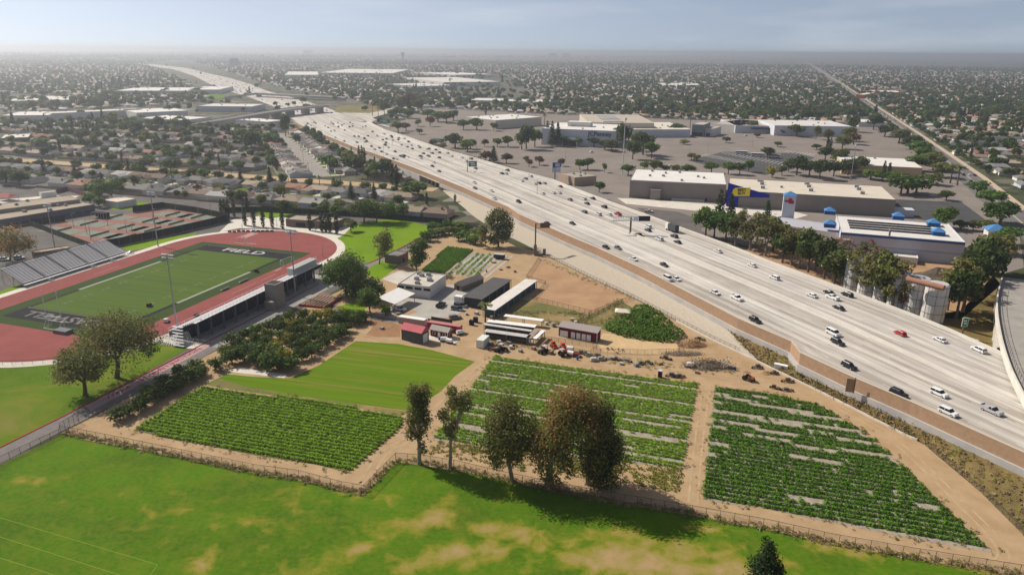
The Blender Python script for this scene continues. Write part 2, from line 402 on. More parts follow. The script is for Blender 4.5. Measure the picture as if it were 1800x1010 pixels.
# scatter of things nobody counts: instances on points
def scatter(name, pts, protos, scales, label, m_rot=True, idx=None):
    """pts Nx3, protos list of meshes, scales N or Nx3"""
    n = len(pts); me = bpy.data.meshes.new(name); me.vertices.add(n); me.vertices.foreach_set('co', np.asarray(pts, np.float32).ravel())
    sc = np.asarray(scales, np.float32); sc = np.repeat(sc[:, None], 3, 1) if sc.ndim == 1 else sc
    a = me.attributes.new('sc', 'FLOAT_VECTOR', 'POINT'); a.data.foreach_set('vector', sc.ravel())
    a = me.attributes.new('rot', 'FLOAT_VECTOR', 'POINT'); rt = np.zeros((n, 3), np.float32); rt[:, 2] = rng.uniform(0, 6.28, n) if m_rot is True else m_rot; a.data.foreach_set('vector', rt.ravel())
    a = me.attributes.new('idx', 'INT', 'POINT'); a.data.foreach_set('value', (rng.integers(0, len(protos), n) if idx is None else np.asarray(idx)).astype(np.int32))
    col = bpy.data.collections.new(name + '_kinds')
    for i, p in enumerate(protos): col.objects.link(bpy.data.objects.new(f'{name}_kind_{i:02d}', p))
    ng = bpy.data.node_groups.new(name, 'GeometryNodeTree'); ng.interface.new_socket('Geometry', in_out='INPUT', socket_type='NodeSocketGeometry'); ng.interface.new_socket('Geometry', in_out='OUTPUT', socket_type='NodeSocketGeometry')
    N = ng.nodes.new; i_ = N('NodeGroupInput'); o_ = N('NodeGroupOutput'); ip = N('GeometryNodeInstanceOnPoints'); ci = N('GeometryNodeCollectionInfo')
    ci.inputs['Collection'].default_value = col; ci.inputs['Separate Children'].default_value = True; ci.inputs['Reset Children'].default_value = True
    def attr(nm, ty): q = N('GeometryNodeInputNamedAttribute'); q.data_type = ty; q.inputs['Name'].default_value = nm; return q.outputs['Attribute']
    K = ng.links.new
    K(i_.outputs[0], ip.inputs['Points']); K(ci.outputs[0], ip.inputs['Instance']); ip.inputs['Pick Instance'].default_value = True
    K(attr('idx', 'INT'), ip.inputs['Instance Index']); K(attr('rot', 'FLOAT_VECTOR'), ip.inputs['Rotation']); K(attr('sc', 'FLOAT_VECTOR'), ip.inputs['Scale'])
    K(ip.outputs[0], o_.inputs[0])
    o = link(name, me); md = o.modifiers.new('scatter', 'NODES'); md.node_group = ng
    return tag(o, label, kind='stuff')
# ================================================================== the setting: ground, lawns, dirt, paving
def ground_material():
    m = bpy.data.materials.new('suburb_ground'); m.use_nodes = True; n = m.node_tree; b = n.nodes['Principled BSDF']
    b.inputs['Roughness'].default_value = 0.95; b.inputs['Specular IOR Level'].default_value = 0.1
    ge = n.nodes.new('ShaderNodeNewGeometry')
    def ramp(stops):
        r = n.nodes.new('ShaderNodeValToRGB'); e = r.color_ramp.elements
        while len(e) < len(stops): e.new(0.5)
        for k, (p, c) in enumerate(stops): e[k].position = p; e[k].color = c + (1,)
        return r
    v = n.nodes.new('ShaderNodeTexVoronoi'); v.inputs['Scale'].default_value = 0.055
    r1 = ramp([(0.0, (.02, .03, .012)), (.4, (.05, .062, .025)), (.6, (.095, .09, .05)), (.8, (.14, .125, .095)), (.93, (.19, .18, .16)), (1.0, (.3, .29, .27))])
    sp = n.nodes.new('ShaderNodeSeparateColor')
    n.links.new(ge.outputs['Position'], v.inputs['Vector']); n.links.new(v.outputs['Color'], sp.inputs['Color']); n.links.new(sp.outputs['Red'], r1.inputs['Fac'])
    no = n.nodes.new('ShaderNodeTexNoise'); no.inputs['Scale'].default_value = 0.012; no.inputs['Detail'].default_value = 7
    n.links.new(ge.outputs['Position'], no.inputs['Vector'])
    r2 = ramp([(.35, (.035, .046, .02)), (.5, (.085, .088, .045)), (.65, (.15, .135, .105))])
    n.links.new(no.outputs['Fac'], r2.inputs['Fac'])
    mx = n.nodes.new('ShaderNodeMixRGB'); mx.inputs['Fac'].default_value = .55
    n.links.new(r2.outputs['Color'], mx.inputs['Color1']); n.links.new(r1.outputs['Color'], mx.inputs['Color2'])
    n.links.new(mx.outputs['Color'], b.inputs['Base Color'])
    return m
mb = MB(); E_ = 25000
mb.sheet([(-E_, -300, 0), (E_, -300, 0), (E_, E_, 0), (-E_, E_, 0)])
struct('ground', mb, ground_material(), 'suburban ground reaching to the hazy horizon')

asphalt = mat('asphalt', (.115, .105, .1), .9, .22, .08)
asphalt_old = mat('asphalt_old', (.2, .18, .165), .9, .16, .05)
dark_asphalt = mat('dark_asphalt', (.07, .07, .072), .9, .2, .1)
concrete = mat('concrete', (.5, .47, .42), .85, .12, .15)
concrete_pale = mat('concrete_pale', (.58, .54, .48), .85, .12, .2)
dirt = mat('dirt', (.42, .3, .18), .95, col2=(.31, .21, .115), scale=.16, detail=8, bump=.2)
dirt_red = mat('dirt_red', (.27, .155, .085), .95, .2, .2)
dirt_tan = mat('dirt_tan', (.42, .27, .155), .95, col2=(.29, .175, .1), scale=.09, detail=8)

def lawn_material(name, base, dark, yellow, dead, patch=None, amount=.5, mow=None):
    m = bpy.data.materials.new(name); m.use_nodes = True; n = m.node_tree; b = n.nodes['Principled BSDF']
    b.inputs['Roughness'].default_value = 0.9; b.inputs['Specular IOR Level'].default_value = 0.03
    ge = n.nodes.new('ShaderNodeNewGeometry')
    def noise(sc, det=5, dist=0.0):
        o = n.nodes.new('ShaderNodeTexNoise'); o.inputs['Scale'].default_value = sc; o.inputs['Detail'].default_value = det; o.inputs['Roughness'].default_value = .6
        o.inputs['Distortion'].default_value = dist
        if mow is not None:
            vr = n.nodes.new('ShaderNodeVectorRotate'); vr.rotation_type = 'Z_AXIS'; vr.inputs['Angle'].default_value = -mow
            mu = n.nodes.new('ShaderNodeVectorMath'); mu.operation = 'MULTIPLY'; mu.inputs[1].default_value = (.35, 9, 1)
            n.links.new(ge.outputs['Position'], vr.inputs['Vector']); n.links.new(vr.outputs['Vector'], mu.inputs[0]); n.links.new(mu.outputs['Vector'], o.inputs['Vector'])
        else: n.links.new(ge.outputs['Position'], o.inputs['Vector'])
        return o.outputs['Fac']
    def rng_(src, a, c, lo=0., hi=1.):
        r = n.nodes.new('ShaderNodeMapRange'); r.inputs['From Min'].default_value = a; r.inputs['From Max'].default_value = c
        r.inputs['To Min'].default_value = lo; r.inputs['To Max'].default_value = hi; n.links.new(src, r.inputs['Value']); return r.outputs['Result']
    def mix(f, a, c):
        x = n.nodes.new('ShaderNodeMixRGB'); n.links.new(f, x.inputs['Fac'])
        for s, k in ((a, 'Color1'), (c, 'Color2')):
            if isinstance(s, tuple): x.inputs[k].default_value = s + (1,)
            else: n.links.new(s, x.inputs[k])
        return x.outputs['Color']
    c = mix(rng_(noise(.05), .38, .62), base, dark)
    c = mix(rng_(noise(.22, 6, .5), .48, .72, 0, .3), c, yellow)
    c = mix(rng_(noise(.9, 8), .3, .7, 0, .35), c, yellow)
    big = noise(.045, 6, .8)
    if patch:                                  # a dry part of the lawn
        f = None
        for (px, py, rx, ry, ang, amp) in patch:
            vs = n.nodes.new('ShaderNodeVectorMath'); vs.operation = 'SUBTRACT'; vs.inputs[1].default_value = (px, py, 0); n.links.new(ge.outputs['Position'], vs.inputs[0])
            vr = n.nodes.new('ShaderNodeVectorRotate'); vr.rotation_type = 'Z_AXIS'; vr.inputs['Angle'].default_value = -ang; n.links.new(vs.outputs['Vector'], vr.inputs['Vector'])
            vm = n.nodes.new('ShaderNodeVectorMath'); vm.operation = 'MULTIPLY'; vm.inputs[1].default_value = (1 / rx, 1 / ry, 0); n.links.new(vr.outputs['Vector'], vm.inputs[0])
            le = n.nodes.new('ShaderNodeVectorMath'); le.operation = 'LENGTH'; n.links.new(vm.outputs['Vector'], le.inputs[0])
            g = rng_(le.outputs['Value'], 0.1, 1.7, amp, 0)
            if f is None: f = g
            else:
                x = n.nodes.new('ShaderNodeMath'); x.operation = 'MAXIMUM'; n.links.new(f, x.inputs[0]); n.links.new(g, x.inputs[1]); f = x.outputs[0]
        bn = rng_(noise(.17, 10, .25), .25, .75, -.6, .6)
        a = n.nodes.new('ShaderNodeMath'); a.operation = 'ADD'; n.links.new(f, a.inputs[0]); n.links.new(bn, a.inputs[1])
        lo = .42
        c = mix(rng_(a.outputs[0], lo - .12, lo + .25, 0, .95), c, yellow)
        c = mix(rng_(a.outputs[0], lo + .18, lo + .8, 0, .95), c, dead)
    else:
        c = mix(rng_(big, .47, .62, 0, amount), c, yellow)
        c = mix(rng_(big, .57, .72, 0, amount), c, dead)
    n.links.new(c, b.inputs['Base Color'])
    bp = n.nodes.new('ShaderNodeBump'); bp.inputs['Strength'].default_value = .35; bp.inputs['Distance'].default_value = .12
    n.links.new(noise(2.2, 6), bp.inputs['Height']); n.links.new(bp.outputs['Normal'], b.inputs['Normal'])
    return m
def _w(px, py, rx, ry, a=0, amp=1.0): p = G(px, py); return (p.x, p.y, rx, ry, R_(a), amp)
grass_near = lawn_material('grass_near', (.052, .15, .004), (.034, .108, .005), (.2, .19, .025), (.34, .235, .12),
    patch=[_w(1130, 985, 21, 8, -8, 1.05), _w(1260, 1005, 14, 6, 0, .95), _w(755, 910, 8, 5, 30, .85), _w(800, 975, 12, 4, 15, .95), _w(900, 935, 14, 3.5, -8, .8), _w(1480, 965, 8, 3, -18, .85), _w(640, 960, 10, 4, 30, .7),
           _w(560, 990, 9, 5, 30, .6), _w(60, 845, 7, 3, 10, .6), _w(280, 905, 8, 3, 40, .4), _w(1700, 990, 10, 3, -25, .85), _w(360, 990, 8, 5, 40, .5), _w(610, 870, 14, 3, -10, .55), _w(1250, 930, 6, 2, -10, .7), _w(450, 900, 30, 12, 0, .3)])
grass_school = lawn_material('grass_school', (.075, .16, .005), (.05, .125, .005), (.17, .17, .025), (.2, .16, .06), amount=.5)
grass_bright = lawn_material('grass_bright', (.12, .235, .004), (.1, .2, .004), (.2, .26, .02), (.24, .22, .05), amount=.35)
grass_field = lawn_material('grass_field', (.085, .185, .005), (.062, .15, .005), (.17, .17, .02), (.24, .18, .08), amount=.6, mow=R_(-14))
grass_dry = lawn_material('grass_dry', (.15, .15, .05), (.1, .12, .04), (.24, .18, .08), (.3, .21, .11), amount=.9)

def sheet(name, pix, z, m, label=None):
    return struct(name, MB().sheet(GP(pix, z)), m, label)
FENCE = [(107, 762), (225, 785), (325, 806), (450, 832), (525, 842), (600, 862), (640, 869)]
FENCE2 = [(640, 869), (696, 811)]
FENCE3 = [(696, 811), (737, 814), (800, 824), (900, 848), (1000, 868), (1100, 886), (1215, 905), (1350, 930), (1460, 955), (1600, 980), (1800, 1012), (1900, 1030)]
# near lawn: everything this side of the farm fence
near = [G(x, y, .04) for x, y in [(-420, 985), (0, 817), (104, 767)] + FENCE + FENCE2[1:] + FENCE3[1:]]
near += [Vector((140, 60, .04)), Vector((-140, 60, .04))]
struct('lawn', MB().sheet(near), grass_near, 'wide mown lawn with dry tan patches below the farm fence')
mb = MB()
def line(mb, pts, wd, z):
    for a, b in zip(pts, pts[1:]):
        d = (b - a).normalized(); q = Vector((-d.y, d.x, 0)) * wd / 2
        mb.add([(p.x, p.y, z) for p in (a - q, b - q, b + q, a + q)], [(0, 1, 2, 3)])
for pl in ([(-300, 820), (277, 992), (255, 1022)], [(-300, 842), (0, 943), (210, 1010), (330, 1048)], [(-200, 908), (0, 980), (95, 1010), (200, 1046)]):
    line(mb, GP(pl), .12, .052)
struct('pitch_markings', mb, mat('old_line', (.19, .27, .03), .9), 'faint yellow pitch lines on the lawn')
# the school: paving under everything, lawns
sheet('school_ground', [(-500, 470), (-300, 380), (0, 322), (250, 322), (330, 352), (640, 378), (800, 392), (762, 425), (640, 480), (560, 528), (386, 612), (150, 735), (0, 815), (-420, 983)], .03, asphalt, 'grey school paving round the stadium')
sheet('lawn', [(-420, 690), (-100, 648), (0, 641), (100, 630), (190, 606), (262, 590), (278, 603), (330, 613), (150, 712), (0, 788), (-420, 950)], .06, grass_school, 'school lawn under two spreading trees')
sheet('lawn', [(586, 422), (604, 413), (620, 396), (650, 388), (700, 384), (752, 397), (755, 404), (735, 418), (690, 442), (650, 461), (640, 462), (612, 448), (592, 440)], .06, grass_bright, 'bright green lawn between track and service road')
sheet('lawn', [(214, 436), (230, 427), (345, 409), (346, 413), (275, 433), (225, 441)], .06, grass_bright, 'bright grass wedge beside the tennis court screen')
sheet('lawn', [(192, 364), (212, 352), (262, 356), (236, 368), (200, 369)], .06, grass_bright, 'small square lawn beyond the tennis courts')
sheet('lawn', [(-100, 540), (0, 512), (30, 500), (44, 508), (0, 524), (-100, 556)], .06, grass_bright, 'grass strip at the near end of the bleachers')
sheet('lawn', [(650, 470), (672, 458), (700, 468), (668, 492), (640, 482)], .06, grass_bright, 'small lawn beside the farm office')
sheet('lawn', [(590, 540), (620, 530), (645, 533), (640, 549), (605, 547)], .06, grass_bright, 'small lawn under the round tree by the red seats')
sheet('lawn', [(440, 372), (490, 364), (530, 372), (520, 379), (470, 384)], .06, grass_bright, 'lawn behind the snack stand')
sheet('plaza', [(385, 408), (410, 385), (470, 378), (600, 395), (640, 400), (618, 412), (600, 420), (585, 428), (560, 412), (500, 402), (420, 401)], .05, concrete_pale, 'pale concrete plaza at the end of the track')
sheet('walkway', [(258, 592), (300, 585), (395, 600), (372, 604), (345, 612), (330, 612)], .055, concrete_pale, 'pale concrete walkway below the grandstand')
# service road with its red kerb
sheet('path', [(-420, 955), (0, 787), (102, 737), (150, 712), (372, 598), (470, 548), (560, 500), (575, 507), (480, 560), (385, 612), (162, 731), (107, 758), (0, 814), (-420, 985)], .05, mat('path_asphalt', (.17, .15, .145), .9, .15, .3), 'grey service road along the school fence')
mb = MB(); mb.wall(GP([(0, 786), (102, 736), (150, 711), (372, 597), (470, 547), (560, 499)]), .03, .2, .45)
struct('kerb', mb, mat('red_paint', (.3, .03, .025), .7), 'red painted kerb of the service road')
mb = MB(); mb.wall(GP([(648, 463), (690, 444), (735, 420), (756, 405), (754, 397)]), .03, .2, .5)
struct('kerb', mb, MATS['red_paint'], 'red painted kerb round the bright lawn')
sheet('path', [(640, 466), (690, 447), (737, 423), (759, 405), (800, 393), (800, 400), (770, 413), (735, 432), (700, 448), (655, 474)], .052, mat('path_grey', (.2, .18, .175), .9, .12, .3), 'grey service road beside the bright lawn')
# the farm
farm = [(107, 761)] + FENCE[1:] + FENCE2[1:] + FENCE3[1:-1] + [(1830, 970), (1725, 865), (1625, 781), (1465, 700), (1399, 668), (1303, 621), (1248, 595), (1189, 564), (1115, 525), (1030, 485), (945, 442), (905, 432), (845, 402), (800, 398), (735, 436), (650, 476), (600, 510), (560, 528), (386, 613), (165, 732)]
sheet('farm_soil', farm, .045, dirt, 'bare tan soil and tracks of the school farm')
sheet('farm_yard', [(655, 555), (700, 530), (735, 517), (790, 500), (850, 505), (870, 520), (815, 545), (800, 556), (755, 560), (700, 562)], .06, mat('yard_concrete', (.36, .34, .31), .9, .12, .2), 'grey concrete yard between the farm buildings')
sheet('farm_path', [(560, 528), (610, 545), (700, 560), (760, 562), (755, 568), (690, 567), (600, 552), (548, 535)], .058, asphalt_old, 'grey lane beside the citrus orchard')
sheet('pasture', [(885, 548), (905, 525), (935, 528), (1010, 545), (1030, 552), (1005, 575), (955, 566)], .062, grass_dry, 'patchy pasture behind the animal pens')
sheet('pasture', [(1010, 572), (1040, 550), (1090, 528), (1120, 545), (1082, 560), (1070, 582), (1050, 577)], .062, grass_dry, 'weedy pasture beside the small shelter')
sheet('paddock', [(948, 455), (1112, 525), (1040, 552), (935, 527), (960, 500), (925, 490)], .06, dirt_tan, 'tan bare paddock below the freeway bank')
sheet('paddock', [(1050, 602), (1060, 585), (1190, 600), (1192, 622), (1130, 622), (1060, 618)], .06, mat('arena_sand', (.5, .36, .2), .95, .12, .3), 'pale sandy arena beside the green thicket')
sheet('garden_soil', [(655, 575), (640, 567), (650, 560), (705, 570), (703, 592), (640, 592)], .06, dirt_red, 'reddish soil plot beside the red roofed barn')
sheet('grass_plot', [(625, 599), (700, 604), (760, 615), (835, 635), (800, 660), (775, 687), (722, 722), (600, 706), (450, 688), (365, 673), (398, 657), (450, 662), (510, 664), (560, 642)], .07, grass_field, 'mown green plot between the crops and the barn')
sheet('bare_strip', [(365, 677), (450, 690), (560, 704), (705, 730), (722, 723), (640, 712), (560, 700), (480, 689), (420, 676), (385, 664)], .078, grass_dry, 'worn bare strip between grass plot and leafy crop')
sheet('concrete_edge', [(398, 652), (420, 645), (505, 658), (500, 664)], .075, concrete_pale)
# right-hand bank of dry weeds between farm kerb and freeway wall (slopes up to the wall)
WALL_TOP = [(1900, 840, 8.5), (1800, 794, 8.5), (1708, 753, 8.5), (1604, 706, 8.5), (1500, 662, 8.5), (1409, 620, 8.5), (1393, 600, 8.5), (1300, 560, 8.5), (1223, 520, 8.5), (1130, 472, 8.5), (1050, 435, 8.5), (999, 414, 8.5), (914, 377, 8.5), (895, 364, 8.5), (866, 352, 8.5), (814, 329, 8.5), (727, 294.5, 8.5), (656, 269, 7.5), (632, 262, 7), (575, 239, 5.5), (540, 226, 4), (515, 212, 2.5)]
LW = [G(*p) for p in WALL_TOP]
RW = [G(*p) for p in [(1800, 636, 8.3), (1756, 616, 8.3), (1674, 579, 8.3), (1620, 557, 8.3), (1500, 512, 8.3), (1350, 457, 8.3), (1280, 429, 8.3), (1200, 400, 8.3), (1133, 375, 8.3), (1068, 352, 8.3), (1015, 332, 8.3), (972, 315, 8.3), (907, 298, 8.3), (832, 276, 8.3), (782, 262, 8.3), (739, 248, 7.8), (711, 238, 7), (677, 228, 6), (645, 212, 3.5)]]
RW = [Vector((181, 100, 8.3)), Vector((169, 152, 8.3))] + RW
_ly = [p.y for p in LW]; _lx = [p.x for p in LW]; _lz = [p.z for p in LW]; _ry = [p.y for p in RW]; _rx = [p.x for p in RW]; _rz = [p.z for p in RW]
LW = [Vector((137.5, 112, 8.5))] + LW; _ly = [112] + _ly; _lx = [137.5] + _lx; _lz = [8.5] + _lz
_sy = [112, 150.7, 191.7, 263.6, 334.6, 406.4, 491.6, 576.6, 697.6, 818.2, 909.7, 1028.6]; _sx = [float(np.interp(q, _ly, _lx)) for q in _sy]
def FW(y, k, dz=0.0):
    """point on the freeway deck: world y, fraction k from the near wall to the far barrier"""
    xl = np.interp(y, _ly, _lx); xr = np.interp(y, _ry, _rx); z = np.interp(y, _ly, _lz) - 1.2
    xl = xl + (np.interp(y, _sy, _sx) - xl) * min(1.0, max(0.0, k / .2))          # lanes ignore the jog of the wall
    return Vector((xl + (xr - xl) * k, y, z + dz))
def fw_frac(p):
    xl = np.interp(p.y, _ly, _lx); xr = np.interp(p.y, _ry, _rx); return (p.x - xl) / (xr - xl)
foot_pix = [(1900, 1030), (1830, 970), (1725, 865), (1625, 781), (1585, 761), (1465, 700), (1399, 668), (1335, 636)]
bank = smooth(GP(foot_pix, .05), 4)
wl = [Vector((np.interp(y, _ly, _lx) - .6, y, 3.0)) for y in np.linspace(122, 244, len(bank))]
weeds = lawn_material('dry_weeds', (.17, .115, .05), (.11, .085, .035), (.2, .16, .06), (.27, .19, .1), amount=.8)
struct('weed_bank', MB().strip(bank, wl), weeds, 'slope of dry brown weeds below the freeway wall')
foot2 = GP([(1335, 636), (1248, 594), (1189, 563), (1115, 524), (1030, 484), (945, 441), (920, 428), (880, 408), (838, 384), (812, 362), (790, 345), (776, 333)], .05)
f2 = smooth(foot2, 4); f2[-1] = f2[-1] + Vector((1.5, -2, 0))
wl2 = [Vector((np.interp(y, _ly, _lx) - .6, y, 3.0)) for y in np.linspace(244, 519, len(f2))]
struct('paved_bank', MB().strip(f2, wl2), mat('slope_paving', (.4, .35, .285), .95, .14, 1.6, bump=.25), 'pale paved slope under the freeway retaining wall')
mb = MB()
for pl in ([(150, 768), (300, 793), (450, 822), (600, 853), (640, 850)], [(640, 850), (672, 800), (720, 768), (775, 712), (850, 640), (875, 618)], [(1218, 885), (1228, 780), (1240, 690)], [(700, 806), (900, 838), (1100, 874), (1220, 897), (1450, 940), (1700, 984), (1760, 985), (1752, 950), (1690, 885), (1600, 798), (1530, 745), (1440, 702), (1340, 676), (1200, 650), (1000, 628), (860, 608), (760, 606), (640, 592)]):
    C_ = smooth(GP(pl), 6)
    for off in (-1.0, 1.0):
        A_ = []
        for i, p in enumerate(C_): d = (C_[min(i + 1, len(C_) - 1)] - C_[max(i - 1, 0)]).normalized(); A_.append(p + Vector((-d.y, d.x, 0)) * off)
        line(mb, A_, .55, .066)
struct('wheel_ruts', mb, mat('rut_soil', (.47, .345, .22), .95, col2=(.33, .23, .135), scale=.35, detail=6), 'paler wheel ruts on the farm tracks')
# mall and commercial land
mall = [(655, 222), (700, 215), (740, 190), (960, 200), (1060, 205), (1500, 222), (1560, 222), (1625, 262), (1700, 318), (1790, 400), (1800, 470), (1700, 500), (1450, 480), (1290, 425), (1200, 398), (1068, 350), (907, 296), (782, 260)]
sheet('car_park', mall, .04, mat('parking_asphalt', (.215, .185, .165), .9, .14, .03, detail=6), 'broad faded car park of the shopping mall')
sheet('car_park', [(1208, 282), (1275, 266), (1330, 270), (1400, 268), (1432, 277), (1395, 297), (1345, 308), (1300, 300), (1240, 290)], .05, dark_asphalt, 'patch of fresh dark asphalt beside the buses')
sheet('car_park', [(1565, 350), (1690, 355), (1735, 388), (1660, 392), (1590, 382)], .05, dark_asphalt, 'dark car park beyond the grey store')
sheet('frontage_road', [(900, 292), (1000, 318), (1060, 330), (1110, 345), (1060, 352), (960, 322)], .05, asphalt_old)
sheet('off_ramp', [(1118, 365), (1190, 372), (1240, 388), (1232, 405), (1262, 420), (1250, 428), (1180, 398)], .052, asphalt, 'grey ramp curving behind the freeway')
sheet('channel_strip', [(1085, 348), (1130, 350), (1380, 368), (1420, 378), (1400, 384), (1240, 372), (1100, 358)], .055, concrete_pale, 'pale strip along the back of the stores')
sheet('yard', [(1300, 440), (1440, 420), (1720, 455), (1760, 500), (1690, 560), (1620, 560), (1440, 500)], .05, dirt_tan, 'tan yard of the concrete plant')
sheet('weed_slope', [(1600, 560), (1690, 545), (1745, 485), (1765, 480), (1745, 640), (1660, 590)], .05, weeds, 'weedy slope beside the curving ramp')
# the flood channel strip across the tract
A, B = [], []
for t in (-700, -410, -256, -122, 20): A.append(ST(235, t, .05)); B.append(ST(250, t, .05))
struct('channel_strip', MB().strip(A, B), mat('channel_dirt', (.42, .3, .19), .95, .12, .1), 'tan dirt strip running between house rows')
# boulevard
BLV = [(150, 391), (280, 399), (457, 411), (820, 426), (1481, 448), (2600, 486), (4429, 543), (8500, 670)]
blv = [ST(s, t) for s, t in BLV]
def band(name, cl, w0, w1, z, m, label=None):
    A, B = [], []
    for i, p in enumerate(cl):
        d = (cl[min(i + 1, len(cl) - 1)] - cl[max(i - 1, 0)]).normalized(); q = Vector((d.y, -d.x, 0))
        A.append(p + q * w0 + Vector((0, 0, z))); B.append(p + q * w1 + Vector((0, 0, z)))
    return struct(name, MB().strip(B, A), m, label)
band('road', blv, -10, 9, .06, mat('boulevard_asphalt', (.15, .14, .135), .9, .12, .08), 'long straight boulevard past the mall')
band('sidewalk', blv, 9, 14, .09, mat('sidewalk', (.46, .37, .28), .9, .1, .2), 'pale pavement strip along the boulevard wall')
band('median', blv, -.6, .6, .1, mat('median_paint', (.35, .33, .28), .9))
# tract streets
STREETS = []
for s0 in (182,): STREETS.append((s0, -460, 30))
PER = 66
for k in range(10): STREETS.append((292 + PER * k, -1300, -20 - 42 * k))
for s0, t0, t1 in STREETS: band('street', [ST(s0, t0), ST(s0, t1)], -5, 5, .055, asphalt_old)
for k in range(14): band('street', [ST(300 + PER * k, 432 + 3 * k), ST(300 + PER * k, 1500)], -5, 5, .055, asphalt_old)
for k in range(16): band('street', [ST(292 + PER * (10 + k), -560 + 14 * k), ST(292 + PER * (10 + k), 415)], -5, 5, .055, asphalt_old)
DIAG = [ST(513, -307), ST(356, -168), ST(262, -86)]
band('street', DIAG, -6, 6, .06, mat('street_pale', (.27, .25, .23), .9, .1, .1), 'pale street running beside the freeway')
# ================================================================== freeway
deck_m = bpy.data.materials.new('freeway_concrete'); deck_m.use_nodes = True
def _deck():
    n = deck_m.node_tree; b = n.nodes['Principled BSDF']; b.inputs['Roughness'].default_value = .8; b.inputs['Specular IOR Level'].default_value = .25
    ge = n.nodes.new('ShaderNodeNewGeometry'); vr = n.nodes.new('ShaderNodeVectorRotate'); vr.rotation_type = 'Z_AXIS'; vr.inputs['Angle'].default_value = -R_(114)
    n.links.new(ge.outputs['Position'], vr.inputs['Vector'])
    def noise(sc, mul):
        mu = n.nodes.new('ShaderNodeVectorMath'); mu.operation = 'MULTIPLY'; mu.inputs[1].default_value = mul; n.links.new(vr.outputs['Vector'], mu.inputs[0])
        o = n.nodes.new('ShaderNodeTexNoise'); o.inputs['Scale'].default_value = sc; o.inputs['Detail'].default_value = 5; n.links.new(mu.outputs['Vector'], o.inputs['Vector']); return o.outputs['Fac']
    r = n.nodes.new('ShaderNodeValToRGB'); e = r.color_ramp.elements
    e[0].position = .33; e[0].color = (.35, .31, .265, 1); e[1].position = .62; e[1].color = (.56, .53, .49, 1)
    n.links.new(noise(.35, (.02, 1, 1)), r.inputs['Fac'])
    mx = n.nodes.new('ShaderNodeMixRGB'); mx.blend_type = 'MULTIPLY'; mx.inputs['Fac'].default_value = 1
    ra = n.nodes.new('ShaderNodeMapRange'); ra.inputs['From Min'].default_value = .3; ra.inputs['From Max'].default_value = .7; ra.inputs['To Min'].default_value = .85; ra.inputs['To Max'].default_value = 1.1
    n.links.new(noise(.06, (1, 1, 1)), ra.inputs['Value']); n.links.new(r.outputs['Color'], mx.inputs['Color1']); n.links.new(ra.outputs['Result'], mx.inputs['Color2'])
    # darker wheel paths and cleaner joints in every lane
    uv = n.nodes.new('ShaderNodeUVMap'); uv.uv_map = 'lanes'; sx = n.nodes.new('ShaderNodeSeparateXYZ'); n.links.new(uv.outputs['UV'], sx.inputs['Vector'])
    m1 = n.nodes.new('ShaderNodeMath'); m1.operation = 'MULTIPLY'; m1.inputs[1].default_value = 2 * math.pi * 16.7; n.links.new(sx.outputs['X'], m1.inputs[0])
    m2 = n.nodes.new('ShaderNodeMath'); m2.operation = 'SINE'; n.links.new(m1.outputs[0], m2.inputs[0])
    r2 = n.nodes.new('ShaderNodeMapRange'); r2.inputs['From Min'].default_value = -1; r2.inputs['To Min'].default_value = .86; r2.inputs['To Max'].default_value = 1.04; n.links.new(m2.outputs[0], r2.inputs['Value'])
    m3 = n.nodes.new('ShaderNodeMixRGB'); m3.blend_type = 'MULTIPLY'; m3.inputs['Fac'].default_value = 1; n.links.new(mx.outputs['Color'], m3.inputs['Color1']); n.links.new(r2.outputs['Result'], m3.inputs['Color2'])
    n.links.new(m3.outputs['Color'], b.inputs['Base Color'])
_deck()
ys = sorted(set([112, 130, 150, 165, 180, 195, 209, 218.3] + list(range(230, 1030, 12)) + [1028]))
mb = MB()
A = [FW(y, 0) for y in ys]; B = [FW(y, 1) for y in ys]
KS = [0, .2, .5, 1.0]
for ka, kb in zip(KS, KS[1:]): mb.strip([FW(y, ka) for y in ys], [FW(y, kb) for y in ys])
mb.strip([p - Vector((0, 0, 1.3)) for p in B], [p - Vector((0, 0, 1.3)) for p in A])
dk = struct('road', mb, deck_m, 'wide pale concrete freeway running to the interchange')
uvl = dk.data.uv_layers.new(name='lanes'); kk_ = []
for ka, kb in zip(KS, KS[1:]): kk_ += [ka] * len(ys) + [kb] * len(ys)
kk_ += [1] * len(ys) + [0] * len(ys)
for lp in dk.data.loops: uvl.data[lp.index].uv = (kk_[lp.vertex_index], 0)
white_line = mat('lane_paint', (.72, .7, .66), .8)
mb = MB()
def lane(k0, y0, y1, wd, dash=None, k1=None):
    k1 = k0 if k1 is None else k1; y = y0
    st = 12 if dash is None else dash[0] + dash[1]
    while y < y1:
        e = min(y + (12 if dash is None else dash[0]), y1); f = lambda q: k0 + (k1 - k0) * (q - y0) / (y1 - y0)
        a, b = FW(y, f(y), .03), FW(e, f(e), .03); d = (b - a).normalized(); q = Vector((-d.y, d.x, 0)) * wd / 2
        mb.add([a - q, b - q, b + q, a + q], [(0, 1, 2, 3)]); y += st
for k in (.05, .285, .51, .545, .965): lane(k, 225, 1020, .28)
lane(.30, 225, 1020, .28)
for k in (.11, .17, .23, .345, .40, .455, .60, .66, .72, .78, .84, .90): lane(k, 120, 900, .16, (3.6, 7.4))
struct('lane_markings', mb, white_line, 'white lane lines on the freeway')
